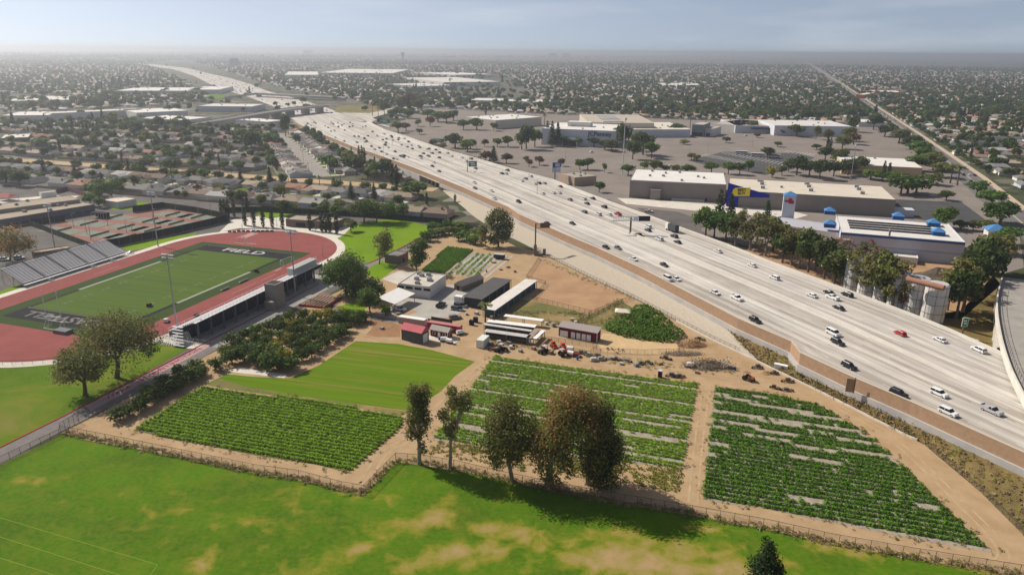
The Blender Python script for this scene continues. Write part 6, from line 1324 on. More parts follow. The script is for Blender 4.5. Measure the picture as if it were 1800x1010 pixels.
# stall stripes on the dark asphalt
mb = MB()
for (a, b, n_) in (((1232, 274), (1305, 288), 15), ((1268, 270), (1380, 292), 18), ((1378, 268), (1425, 274), 8)):
    A_, B_ = G(*a), G(*b)
    for k in range(n_):
        p = A_.lerp(B_, k / (n_ - 1)); line(mb, [p, p + FU * 17 + FN * 5], .45, .09)
struct('stall_lines', mb, white_line, 'white stall lines on the dark asphalt')
mb = MB()
_mall = GP(mall)
for s0 in np.arange(330, 560, 17.5):
    for t0 in np.arange(-20, 400, 2.9):
        p = ST(s0, t0)
        if inside(p, _mall) and p.x > np.interp(p.y, _ry, _rx) + 14 and not (1100 < PX(p)[0] < 1640 and PX(p)[1] > 296): line(mb, [p - FU * 4.6, p + FU * 4.6], .16, .075)
struct('stall_lines', mb, mat('faded_paint', (.32, .29, .26), .9), 'faded stall lines over the mall car park')
# buses
def bus(px, py, rz, label):
    o = thing('bus', label, 'bus', G(px, py), rz); part('body', MB().box(0, 0, .5, 12, 2.6, 2.9), mat('bus_white', (.75, .75, .76), .4), o)
    for y in (-1.31, 1.31): part('windows', MB().box(.2, y, 1.9, 10.8, .06, 1.1), glass, o)
    part('windscreen', MB().box(-6.02, 0, 1.5, .08, 2.3, 1.6), glass, o)
    for x in (-3.8, 3.6):
        for y in (-1.2, 1.2): part('wheel', MB().tube((x, y - .15, .5), (x, y + .15, .5), .5, n=10), tyre, o)
bz = math.atan2(FN.y, FN.x)
for px, py, lb in ((1303, 271, 'white coach, farthest back of the parked pair'), (1331, 275, 'white coach in front of the parked pair'), (1360, 277, 'white coach half hidden behind a round tree')): bus(px, py, bz, lb)
# silos
silo_m = mat('silo_white', (.6, .57, .54), .7, .12, .4); rust_roof = mat('rust_tank', (.33, .17, .12), .8, .15, .4); seam = mat('seam_rust', (.16, .12, .1), .8)
for i, (px, py) in enumerate(((1637, 562), (1606, 551), (1576, 541), (1551, 532), (1523, 522), (1498, 513))):
    q = G(px, py); o = thing('silo', f'white panelled silo behind the freeway barrier, {ORD[i]} from the weedy slope', 'silo', q, .3, 'silos of the concrete plant'); R0, H0 = 4.1, 14.4
    part('drum', MB().tube((0, 0, 0), (0, 0, H0), R0, n=24), silo_m, o)
    for k in range(1, 5): part('hoop', MB().tube((0, 0, k * 3.5 - .08), (0, 0, k * 3.5 + .08), R0 + .06, n=24), seam, o)
    for k in range(8): a = k * .785; part('seam', MB().box(math.cos(a) * (R0 + .03), math.sin(a) * (R0 + .03), 0, .1, .1, H0), seam, o)
    part('cap', MB().tube((0, 0, H0 + .003), (0, 0, H0 + .5), R0 + .1, R0 - .6, n=24), zinc, o)
o = thing('conveyor', 'rusty brown conveyor duct lying across the silo tops', 'conveyor'); a, b = G(1594, 490, 15.4), G(1660, 506, 15.4); part('duct', MB().tube(a, b, 1.1, n=12), rust_roof, o)
for k in (.2, .5, .8): p = a.lerp(b, k); part('support', MB().box(p.x, p.y, 14.4, .4, .4, .6), seam, o)
o = thing('batch_plant', 'tangle of rusty beams, hoppers and conveyor of the concrete plant', 'plant', G(1470, 462)); r = np.random.default_rng(4); mb = MB()
for k in range(4):
    for j in range(3):
        x, y = -5 + k * 3.4, -3 + j * 3; mb.tube((x, y, 0), (x, y, 13), .15, n=4)
for z in (4, 8, 12):
    for j in range(3): mb.tube((-5, -3 + 3 * j, z), (5.2, -3 + 3 * j, z), .12, n=4)
    for k in range(4): mb.tube((-5 + 3.4 * k, -3, z), (-5 + 3.4 * k, 3, z), .12, n=4)
tag(part('frame', mb, mat('plant_rust', (.26, .16, .12), .8, .3, 1.0), o), kind='stuff')
part('hopper', MB().tube((-2, 0, 8), (-2, 0, 12.5), 1.2, 2.2, 8), MATS['plant_rust'], o); part('hopper', MB().tube((3, 0, 8.2), (3, 0, 12), 1.0, 1.8, 8), mat('plant_grey', (.35, .3, .27), .8), o)
part('conveyor', MB().wall([(4, -1, 0), (16, -4, 0)], [11, 2], [11.6, 2.6], 1.4), MATS['plant_rust'], o); part('platform', MB().box(0, 0, 7.4, 10.4, 6.4, .2), MATS['plant_grey'], o)
o = thing('flag_pole', 'striped flag pole in front of the long white store', 'flag', G(1555, 452)); part('pole', MB().tube((0, 0, 0), (0, 0, 15), .14, .1), white_metal, o); part('flag', MB().box(.5, 0, 9, .9, .08, 4.5), mat('flag_cloth', (.4, .12, .14), .8), o)
o = thing('mobile_crane', 'small red crane arm rising from the plant yard', 'crane', G(1545, 452)); part('arm', MB().tube((0, 0, 2), (-5, 0, 9), .4, .3).tube((-5, 0, 9), (-7, 0, 8.6), .3), mat('crane_red', (.35, .05, .05), .6), o); part('base', MB().box(0, 0, .5, 4, 2.4, 2), dark_void, o)
heap('gravel_heap', 'dark brown gravel heap behind the silos', 1655, 487, 15, 9, 4.5, mat('gravel_dark', (.1, .08, .065), .95, .3, .8)); heap('gravel_heap', 'small grey rubble pile beside the freeway barrier', 1708, 597, 3, 1.5, .8, concrete)
o = thing('dump_truck', 'dark dump truck beside the gravel heap', 'truck', G(1690, 470), .4); part('bed', MB().box(-1.2, 0, 1.2, 5, 2.5, 1.8), dark_void, o); part('cab', MB().box(2.4, 0, .8, 1.8, 2.3, 2.2), white_metal, o); part('chassis', MB().box(0, 0, .6, 7, 1.6, .4), tyre, o)
for x in (-2.6, -1.2, 2.4): part('wheel', MB().tube((x, -1.2, .5), (x, 1.2, .5), .5, n=10), tyre, o)
# trees behind the far barrier and in the car park
EU = [(1240, 415, 14, 5, 'bright'), (1255, 418, 13, 5, 'round'), (1262, 400, 20, 3.5, 'conifer'), (1281, 404, 19, 3.5, 'conifer'), (1275, 425, 14, 5, 'round'), (1292, 432, 16, 5, 'euc'), (1302, 410, 13, 2.5, 'euc'), (1318, 440, 17, 6, 'euc'), (1330, 432, 15, 5, 'euc'), (1345, 405, 16, 3, 'conifer'), (1345, 450, 17, 6, 'euc'), (1358, 442, 16, 6, 'olive'), (1375, 462, 13, 5, 'dark'), (1390, 466, 16, 5, 'euc'), (1405, 470, 18, 5, 'euc'), (1420, 478, 17, 5, 'dark'), (1432, 474, 15, 5, 'euc'), (1448, 490, 16, 5, 'dark'), (1463, 495, 15, 5, 'euc'), (1480, 500, 13, 4, 'euc'), (1488, 512, 17, 5, 'euc'), (1500, 500, 17, 5, 'euc'), (1514, 524, 16, 4.5, 'euc'), (1535, 531, 20, 5.5, 'euc'), (1552, 538, 19, 4.5, 'olive'), (1566, 545, 18, 5, 'euc'), (1590, 548, 9, 2.6, 'rusty'), (1465, 505, 15, 5, 'dark'), (1665, 545, 14, 4.5, 'euc'), (1680, 560, 18, 5.5, 'dark'), (1692, 548, 19, 6, 'euc'), (1705, 530, 18, 6, 'dark'), (1718, 515, 19, 6, 'dark'), (1730, 495, 18, 6, 'dark'), (1745, 480, 18, 6, 'euc'), (1722, 480, 14, 5, 'dark'), (1757, 445, 9, 5, 'round'), (1770, 430, 9, 5, 'round')]
for px, py, h, r, k in EU: tree(k, G(px, py), h * 1.12, r * 1.2, numb={'euc': 'grey green tree', 'olive': 'olive green tree', 'dark': 'dark green tree', 'bright': 'bright green tree', 'round': 'leafy green tree', 'conifer': 'pointed dark conifer', 'rusty': 'brown leafless tree'}[k] + ' behind the far freeway barrier', group='trees behind the freeway barrier')
CP = [(1053, 338, 7, 3.2, 'bright'), (1019, 298, 8, 3.8, 'round'), (1033, 298, 9, 4.2, 'round'), (1062, 303, 7, 2, 'olive'), (948, 290, 7, 3.5, 'rusty'), (986, 292, 6, 2.8, 'rusty'), (930, 293, 6, 2.8, 'rusty'), (924, 285, 5, 2.4, 'olive'), (1104, 308, 8, 4.5, 'bright'), (1132, 300, 7, 3.5, 'bright'), (1150, 302, 9, 5, 'olive'), (1168, 302, 5, 3.5, 'bright'), (1188, 304, 6, 3.5, 'olive'), (1207, 306, 7, 5, 'bright'), (1250, 304, 8, 5, 'bright'), (1280, 306, 9, 4.5, 'bright'), (1300, 307, 9, 4.5, 'bright'), (1315, 302, 9, 3.5, 'bright'), (1357, 312, 9, 3.5, 'yellow'), (1374, 308, 7, 3, 'olive'), (1400, 308, 14, 7, 'dark'), (1422, 310, 12, 6, 'dark'), (1440, 315, 14, 6.5, 'dark'), (1386, 302, 8, 4, 'dark'), (1215, 281, 6, 3.5, 'olive'), (1225, 283, 5, 3.5, 'olive'), (1203, 254, 5, 4, 'yellow'), (1276, 251, 6, 4, 'dark'), (1366, 258, 5, 4, 'olive'), (1330, 242, 5, 3.5, 'olive'), (1371, 238, 7, 4, 'dark'), (1400, 240, 13, 8, 'dark'), (1320, 232, 12, 7, 'olive'), (1435, 263, 5, 4, 'dark'), (1434, 245, 14, 4, 'olive'), (1455, 250, 13, 4.5, 'olive'), (1348, 277, 9, 5, 'dark'), (1130, 272, 20, 9, 'dark'), (1112, 280, 16, 6, 'dark'), (1145, 278, 14, 6, 'round'), (1095, 263, 24, 7, 'dark'), (1085, 256, 18, 6, 'dark'), (1063, 263, 9, 6, 'dark'), (1075, 266, 10, 6.5, 'dark'), (1044, 258, 9, 5.5, 'dark'), (1015, 257, 8, 5, 'round'), (990, 256, 9, 6, 'dark'), (970, 257, 24, 4, 'conifer'), (980, 257, 23, 4, 'conifer'), (962, 252, 22, 4, 'conifer'), (925, 262, 22, 7, 'dark'), (940, 258, 16, 6, 'round'), (917, 263, 16, 6, 'dark'), (893, 258, 10, 5, 'dark'), (874, 258, 8, 4, 'dark'), (852, 258, 7, 3, 'dark'), (800, 260, 13, 8, 'dark'), (822, 266, 10, 6, 'round'), (827, 262, 9, 5, 'dark'), (854, 285, 9, 5, 'rusty'), (868, 286, 14, 3.5, 'conifer'), (890, 287, 8, 4, 'rusty'), (737, 236, 6, 4, 'dark'), (700, 233, 12, 6, 'olive'), (714, 230, 9, 5, 'rusty'), (735, 222, 8, 4, 'olive'), (756, 222, 12, 5, 'rusty'), (815, 228, 11, 6, 'dark'), (838, 228, 13, 8, 'dark'), (868, 230, 9, 5, 'dark'), (770, 214, 13, 9, 'round'), (785, 216, 14, 9, 'dark'), (752, 208, 12, 8, 'round'), (717, 208, 12, 8, 'round'), (705, 205, 12, 7, 'round'), (690, 206, 11, 7, 'round'), (735, 200, 22, 9, 'olive'), (722, 198, 26, 10, 'rusty'), (705, 196, 22, 9, 'olive'), (676, 203, 20, 6, 'dark'), (655, 205, 18, 3, 'palm'), (665, 206, 17, 3, 'palm'), (957, 228, 18, 3, 'palm'), (797, 212, 13, 7, 'dark'), (1190, 237, 12, 8, 'dark'), (1213, 225, 20, 3, 'palm'), (1240, 222, 20, 3, 'palm'),
      (1490, 248, 14, 7, 'olive'), (1500, 254, 12, 6, 'rusty'), (1480, 262, 13, 7, 'olive'), (1500, 232, 18, 7, 'dark'), (1535, 228, 18, 8, 'dark'), (1555, 240, 12, 8, 'dark'), (1580, 252, 14, 9, 'olive'), (1600, 262, 13, 9, 'dark'), (1612, 275, 14, 9, 'round'), (1625, 290, 14, 9, 'bright'), (1640, 300, 14, 9, 'olive'), (1605, 300, 12, 7, 'bright'), (1475, 290, 13, 7, 'olive'), (1490, 308, 12, 6, 'dark'), (1507, 305, 13, 6, 'dark'), (1465, 310, 11, 6, 'dark'), (1530, 315, 7, 6, 'bright'), (1550, 318, 6, 5, 'bright'), (1572, 320, 7, 6, 'round'), (1595, 340, 12, 9, 'round'), (1583, 342, 11, 8, 'dark'), (1610, 340, 11, 8, 'round'), (1663, 352, 6, 4, 'dark'), (1660, 402, 11, 6, 'bright'), (1688, 404, 5, 3, 'dark'), (1710, 405, 5, 3, 'olive'), (1730, 406, 6, 4, 'olive'), (1716, 345, 10, 6, 'round'), (1742, 365, 11, 7, 'round'), (1757, 395, 12, 9, 'round'), (1670, 322, 13, 4, 'palm'), (1682, 326, 13, 4, 'palm'), (1640, 325, 8, 6, 'olive'), (1655, 312, 11, 7, 'olive'), (1552, 313, 12, 1.2, 'cypress'), (1561, 313, 11, 1.2, 'cypress'), (1453, 270, 15, 1.3, 'cypress'), (1458, 270, 14, 1.3, 'cypress'), (1450, 282, 12, 6, 'dark')]
for px, py, h, r, k in CP: tree(k, G(px, py), h * 1.1, r * 1.2, numb={'euc': 'grey green tree', 'olive': 'olive green tree', 'dark': 'dark round tree', 'bright': 'bright green tree', 'round': 'leafy green tree', 'conifer': 'pointed dark conifer', 'rusty': 'brownish tree', 'yellow': 'small yellow green tree', 'palm': 'palm tree', 'cypress': 'slim cypress'}[k] + ' in the car parks round the mall', group='trees of the car parks')
# far warehouses and landmarks
FB = [((90, 200), (250, 193), (110, 196), 9, 'long white roofed warehouse left of the interchange'), ((240, 208), (322, 212), (272, 202), 8, 'white warehouse with a row of dark windows'), ((240, 199), (330, 195), (262, 191), 9, 'white roofed warehouse behind the windowed one'), ((345, 187), (442, 188), (350, 182), 8, 'long grey warehouse beside the far freeway'), ((0, 204), (85, 203), (0, 197), 8, 'pale warehouse at the picture edge'), ((470, 215), (500, 212), (455, 207), 9, 'white office block at the foot of the flyover'), ((15, 178), (120, 176), (20, 170), 9, 'far pale factory with flat roof'), ((200, 160), (330, 160), (205, 154), 9, 'far low white factory near dark conifers'), ((330, 158), (385, 158), (332, 152), 9, 'far white shed beside the green slope'), ((0, 244), (50, 242), (5, 237), 6, 'long brown apartment row at the picture edge'), ((1540, 162), (1590, 163), (1541, 159), 7, 'far white hall beside the red hall across the boulevard'), ((1520, 167), (1540, 163), (1518, 164), 8, 'far red hall across the boulevard'), ((1190, 150), (1250, 150), (1190, 146), 8, 'far white row of sheds in the tract beyond the mall'), ((500, 132), (560, 132), (500, 126), 12, 'far pale office beside the far freeway'), ((560, 128), (690, 129), (562, 121), 12, 'long far pale business park'), ((780, 145), (880, 144), (782, 136), 11, 'far bluish warehouse among trees'), ((820, 176), (960, 180), (822, 172), 8, 'long low cream building behind the corner store'), ((1510, 215), (1560, 216), (1512, 210), 6, 'low building with white canopy by the boulevard corner'), ((740, 152), (800, 150), (742, 146), 10, 'far violet roofed warehouse'), ((800, 132), (870, 131), (800, 127), 10, 'far white factory beyond the violet roof')]
for i, (a, b, c, h, lb) in enumerate(FB):
    m = [white_wall, lilac, MATS['store_cream'], brown_block][0 if i not in (9, 3, 7, 18) else (3 if i == 9 else 1)]
    if 'red' in lb: m = cart_red
    flat_building('warehouse', lb, a, b, c, h, m, white_roof if i % 3 else pale_roof, parapet=.6, units=4 if i < 10 else 0, doors=[('f', -30 + 6 * k, 3, 3, 1.6, dark_void) for k in range(10)] if i == 1 else ())
q = G(708, 112); o = thing('water_tower', 'white water tower standing above the far trees', 'tower', (q.x, q.y, 0)); part('shaft', MB().tube((0, 0, 0), (0, 0, 60), 9, n=14), white_wall, o); part('tank', MB().tube((0, 0, 60), (0, 0, 66), 9, 17, 16).tube((0, 0, 66), (0, 0, 80), 17, 15, 16), white_wall, o)
for px, py, w_, h, lb in ((410, 117, 24, 40, 'dark office tower beyond the far freeway, nearer half'), (416, 116.5, 24, 38, 'dark office tower beyond the far freeway, farther half'), (972, 101, 110, 60, 'faint office tower on the horizon, left of the pair'), (996, 101, 110, 60, 'faint office tower on the horizon, right of the pair'), (542, 96.5, 120, 70, 'faint lone tower on the hazy horizon')):
    q = G(px, py); o = thing('office_tower', lb, 'tower', (q.x, q.y, 0), GA); part('shaft', MB().box(0, 0, 0, w_, w_, h), mat('tower_dark', (.16, .18, .2), .6), o); part('penthouse', MB().box(0, 0, h + .01, w_ * .5, w_ * .5, 5), MATS['tower_dark'], o)
# ================================================================== house tracts and their trees
ROOFS = {'grey': (.17, .165, .16), 'dark grey': (.1, .1, .105), 'brown': (.2, .15, .12), 'tan': (.3, .24, .185), 'reddish': (.26, .14, .1), 'pale grey': (.33, .32, .31)}
WALLS = {'white': (.66, .64, .6), 'cream': (.55, .47, .36), 'pale blue': (.45, .5, .56), 'beige': (.43, .35, .28), 'pinkish': (.5, .38, .33)}
roof_m = mat('house_roof', (.2, .2, .2), .9, .14, .8, objcol=True); wallh_m = mat('house_wall', (.6, .6, .6), .85, .05, .5, objcol=True); door_m = mat('garage_white', (.7, .69, .66), .7); window_m = mat('house_window', (.04, .05, .06), .2)
def house_proto(k):
    """street front faces -y"""
    hip = (0, 3.2, 5.2)[k % 3]; W, D = ((15, 10), (17, 9.5), (14, 11), (16, 10))[k % 4]
    w1 = MB().box(0, 0, 0, W, D, 2.8); r1 = MB().gable(-W / 2, W / 2, -D / 2, D / 2, 2.803, 2.1, .6, hip)
    gx = (-1 if k % 2 else 1) * (W / 2 - 3.4); w1.box(gx, -D / 2 - 2.6, 0, 6.4, 5.6, 2.7)
    z = 2.706; r1.add([(gx - 3.7, -D / 2 - 5.9, z), (gx + 3.7, -D / 2 - 5.9, z), (gx + 3.7, 0, z), (gx - 3.7, 0, z), (gx, -D / 2 - 5.9 + hip * .5, z + 1.6), (gx, 0, z + 1.6)], [(3, 2, 1, 0), (1, 2, 5, 4), (3, 0, 4, 5), (0, 1, 4), (2, 3, 5)])
    g = MB().box(gx, -D / 2 - 5.45, .05, 4.8, .1, 2.2); wn = MB().box(-gx * .5, -D / 2 - .05, .9, 2.4, .1, 1.2)
    ch = MB().box(-gx * .7, 1.5, 3.2, 1.0, .7, 2.4)
    return [('wall', w1.mesh('wall', wallh_m)), ('roof', r1.mesh('roof', roof_m)), ('garage_door', g.mesh('garage_door', door_m)), ('window', wn.mesh('window', window_m)), ('chimney', ch.mesh('chimney', MATS['brown_block']))]
HP = [house_proto(k) for k in range(8)]
def in_frame(p, mx=50):
    x, y = PX(p); return -mx < x < 1800 + mx and 99.0 < y < 480
EXC = [[G(x, y) for x, y in poly] for poly in (
    mall, [(330, 228), (325, 200), (380, 180), (335, 150), (250, 112), (330, 106), (480, 150), (640, 180), (700, 188), (690, 215), (640, 212), (520, 228), (470, 226)],
    [(-40, 222), (-40, 196), (85, 196), (330, 184), (350, 215), (300, 219), (180, 214)], [(-40, 180), (0, 165), (135, 165), (135, 181), (0, 188)], [(190, 165), (200, 152), (400, 150), (400, 168), (300, 168)],
    [(330, 190), (330, 178), (450, 178), (460, 190)], [(780, 150), (780, 134), (900, 134), (960, 184), (800, 180)], [(735, 156), (735, 144), (805, 144), (805, 156)], [(555, 131), (555, 119), (700, 119), (700, 131)], [(1480, 225), (1500, 205), (1570, 208), (1580, 225)], [(1500, 170), (1530, 157), (1600, 157), (1600, 166)],
    [(-60, 250), (-60, 236), (55, 234), (60, 250)], [(-200, 340), (0, 322), (100, 322), (100, 345)])]
def blocked(p):
    if 100 < p.y < 1060:
        if np.interp(p.y, _ly, _lx) - (36 if p.y < 530 else 14) < p.x < np.interp(p.y, _ry, _rx) + 14: return True
    s, t = to_st(p)
    if s < 150 and t < 300: return True
    if 226 < s < 258 and t < 60: return True
    if s < 900 and abs(t - np.interp(s, [b[0] for b in BLV], [b[1] for b in BLV])) < 20: return True
    if abs(t - np.interp(s, [b[0] for b in BLV], [b[1] for b in BLV])) < 22: return True
    for a, b in zip(DIAG, DIAG[1:]):
        d = b - a; k = max(0, min(1, (p - a).dot(d) / d.length_squared)); 
        if (p - a - d * k).length < 30: return True
    for e in EXC:
        if inside(p, e): return True
    return False
slots = []                                      # (x, y, heading, distance)
def row(s0, face, t0, t1, keep=1.0):
    t = t0 + random.uniform(0, 10)
    while t < t1:
        p = ST(s0 + random.uniform(-1.5, 1.5), t)
        if p.y > 250 and random.random() < keep and in_frame(p) and not blocked(p): slots.append((p.x, p.y, GA - math.pi / 2 + (0 if face < 0 else math.pi), p.length))
        t += random.uniform(15.8, 19.0) * (1 if p.length < 3000 else 1.35)
row(161, 1, -470, 92); row(204, -1, -470, 66)
for sg in (-1, 1):                             # along the street beside the freeway
    for q, d in along([p + Vector((d0.y, -d0.x, 0)) * 21 * sg for p, d0 in ((DIAG[0], (DIAG[1] - DIAG[0]).normalized()), (DIAG[1], (DIAG[2] - DIAG[0]).normalized()), (DIAG[2], (DIAG[2] - DIAG[1]).normalized()))], 18): slots.append((q.x, q.y, math.atan2(d.y, d.x) + (math.pi if sg > 0 else 0), q.length))
# rows beyond the strip; the face towards the street
for k in range(92):
    s0 = 292 + PER * k; far_ = s0 > 2400; kp = .93 if s0 < 2500 else .75; half = 260 + s0 * .95
    for ds, f in ((-18.5, 1), (18.5, -1)):
        row(s0 + ds, f, -half - 300 - s0 * .25, (np.interp(s0, [150, 1500], [40, -450]) if s0 < 900 else half), kp)
        if s0 < 900: row(s0 + ds + 8, f, 440, half + 500, kp)
slots.sort(key=lambda q: q[3])
print('house slots', len(slots))
def region(p):
    s, t = to_st(p)
    return 'between the school screen and the dirt strip' if (s < 240 and t < 100) else 'across the boulevard from the mall' if t > 390 and s < 1000 else 'beyond the dirt strip beside the freeway' if t < 60 and s < 900 else 'in the tract beyond the mall'
NH = 300
rk = list(ROOFS); wk = list(WALLS)
for i, (x, y, a, d) in enumerate(slots[:NH]):
    p = Vector((x, y, 0)); k = random.randrange(8); rc = random.choices(rk, [5, 3, 4, 2, 1, 2])[0]; wc = random.choices(wk, [5, 3, 2, 3, 1])[0]
    f_r = random.uniform(.85, 1.25); o = thing('house', None, 'house', p, a, 'houses of the tracts'); o.scale = (random.uniform(.95, 1.12), random.uniform(1.0, 1.2), random.uniform(.95, 1.1))
    for nm, me in HP[k]: link(nm, me, o, color={'wall': WALLS[wc], 'roof': [c * f_r for c in ROOFS[rc]]}.get(nm, (1, 1, 1)))
    numbered(o, f'{rc} roofed {wc} house {region(p)}')
# front yards, drives and back fences of the nearest houses
ly, dv, wlk = MB(), MB(), MB()
for i, (x, y, a, d) in enumerate(slots[:NH]):
    c, s_ = math.cos(a), math.sin(a); L2 = lambda u, v: (x + u * c - v * s_, y + u * s_ + v * c)
    ly.sheet([(*L2(u, v), .045) for u, v in ((-8, -14), (3, -14), (3, -5), (-8, -5))]) if random.random() < .55 else None
    dv.sheet([(*L2(u, v), .05) for u, v in ((3.2, -15), (8, -15), (8, -5), (3.2, -5))])
    q0, q1 = L2(-9.5, 13), L2(9.5, 13); wlk.wall([Vector((*q0, 0)), Vector((*q1, 0))], 0, 1.7, .2)
tag(struct('front_lawns', ly, grass_school, 'front lawns of the nearer houses'), kind='stuff'); tag(struct('driveways', dv, concrete, 'concrete drives of the nearer houses'), kind='stuff'); tag(struct('yard_walls', wlk, mat('yard_wall', (.3, .24, .19), .9), 'back garden walls of the nearer houses'), kind='stuff')
# everything farther: one mesh of plain houses
S2 = np.array(slots[NH:]) if len(slots) > NH else np.zeros((0, 4))
def far_houses(Q):
    n = len(Q); r = np.random.default_rng(5); W = r.uniform(12, 17, n) / 2; D = r.uniform(9.5, 14, n) / 2; hip = np.where(r.random(n) < .5, 0.6, W * .45); c, s_ = np.cos(Q[:, 2]), np.sin(Q[:, 2])
    def tr(u, v, z): return np.stack([Q[:, 0] + u * c - v * s_, Q[:, 1] + u * s_ + v * c, np.broadcast_to(z, n)], 1)
    o = .6
    V = np.stack([tr(-W, -D, 0), tr(W, -D, 0), tr(W, D, 0), tr(-W, D, 0), tr(-W, -D, 2.8), tr(W, -D, 2.8), tr(W, D, 2.8), tr(-W, D, 2.8),
                  tr(-W - o, -D - o, 2.7), tr(W + o, -D - o, 2.7), tr(W + o, D + o, 2.7), tr(-W - o, D + o, 2.7), tr(-W - o + hip, 0 * D, 4.9), tr(W + o - hip, 0 * D, 4.9)], 1).reshape(-1, 3)
    fq = np.array([(0, 1, 5, 4), (1, 2, 6, 5), (2, 3, 7, 6), (3, 0, 4, 7), (8, 9, 13, 12), (10, 11, 12, 13)]); ft = np.array([(9, 10, 13), (11, 8, 12)])
    off = (np.arange(n) * 14)[:, None, None]; me = bpy.data.meshes.new('far_houses'); me.vertices.add(len(V)); me.vertices.foreach_set('co', V.astype(np.float32).ravel())
    lq = (fq[None] + off).reshape(n, -1); lt = (ft[None] + off).reshape(n, -1); lp = np.concatenate([lq, lt], 1).ravel(); me.loops.add(len(lp)); me.loops.foreach_set('vertex_index', lp.astype(np.int32))
    st = (np.arange(n) * 30)[:, None] + np.array([0, 4, 8, 12, 16, 20, 24, 27])[None]; me.polygons.add(n * 8); me.polygons.foreach_set('loop_start', st.ravel().astype(np.int32)); me.polygons.foreach_set('material_index', np.tile([0, 0, 0, 0, 1, 1, 1, 1], n).astype(np.int32))
    def isl(name, stops):
        m = bpy.data.materials.new(name); m.use_nodes = True; nn = m.node_tree; g = nn.nodes.new('ShaderNodeNewGeometry'); rp_ = nn.nodes.new('ShaderNodeValToRGB'); rp_.color_ramp.interpolation = 'CONSTANT'; e = rp_.color_ramp.elements
        while len(e) < len(stops): e.new(.5)
        for i, cc in enumerate(stops): e[i].position = i / len(stops); e[i].color = cc + (1,)
        nn.links.new(g.outputs['Random Per Island'], rp_.inputs['Fac']); nn.links.new(rp_.outputs['Color'], nn.nodes['Principled BSDF'].inputs['Base Color']); nn.nodes['Principled BSDF'].inputs['Roughness'].default_value = .9; return m
    me.materials.append(isl('far_walls', [tuple(1.05 * c for c in WALLS[k]) for k in wk])); me.materials.append(isl('far_roofs', [tuple(1.35 * c for c in ROOFS[k]) for k in ('grey', 'brown', 'dark grey', 'tan', 'grey', 'brown', 'pale grey', 'reddish')]))
    me.update(calc_edges=True); return me
if len(S2): tag(link('distant_houses', far_houses(S2)), 'mass of small distant houses fading into the haze', kind='stuff')
# trees: garden and street trees beside the house slots
T = []
for (x, y, a, d) in slots:
    c, s_ = math.cos(a), math.sin(a)
    for (u, v, pr) in ((random.uniform(-8, 8), random.uniform(8, 14), .85), (random.uniform(-9, 9), random.uniform(8, 14), .5 if d < 1500 else .2), (random.uniform(-9, 9), random.uniform(7, 15), .3 if d < 1100 else .05), (random.uniform(-7, 1), random.uniform(-13.5, -10), .5 if d < 2000 else .3)):
        if random.random() < pr: T.append((x + u * c - v * s_, y + u * s_ + v * c, d))
T.sort(key=lambda q: q[2])
KINDS_ = [('round', 3), ('dark', 4), ('olive', 3), ('bright', 1), ('cypress', .6), ('conifer', .7), ('palm', .5), ('rusty', .5)]
kk = [k for k, _ in KINDS_]; kw = [w_ for _, w_ in KINDS_]
ADJ = {'round': 'leafy green tree', 'dark': 'dark green tree', 'olive': 'olive green tree', 'bright': 'bright green tree', 'cypress': 'slim dark cypress', 'conifer': 'pointed dark conifer', 'palm': 'palm tree', 'rusty': 'brownish tree'}
for (x, y, d) in T[:230]:
    k = random.choices(kk, kw)[0]; p = Vector((x, y, 0))
    if blocked(p): continue
    h = random.uniform(4.5, 9.5) if k not in ('palm', 'cypress', 'conifer') else random.uniform(8, 14); r = h * random.uniform(.4, .58) if k not in ('palm', 'cypress', 'conifer') else {'palm': 2.2, 'cypress': 1.0, 'conifer': 2.6}[k]
    tree(k, p, h, r, numb=f'{ADJ[k]} among the houses {region(p)}', group='garden and street trees of the tracts')
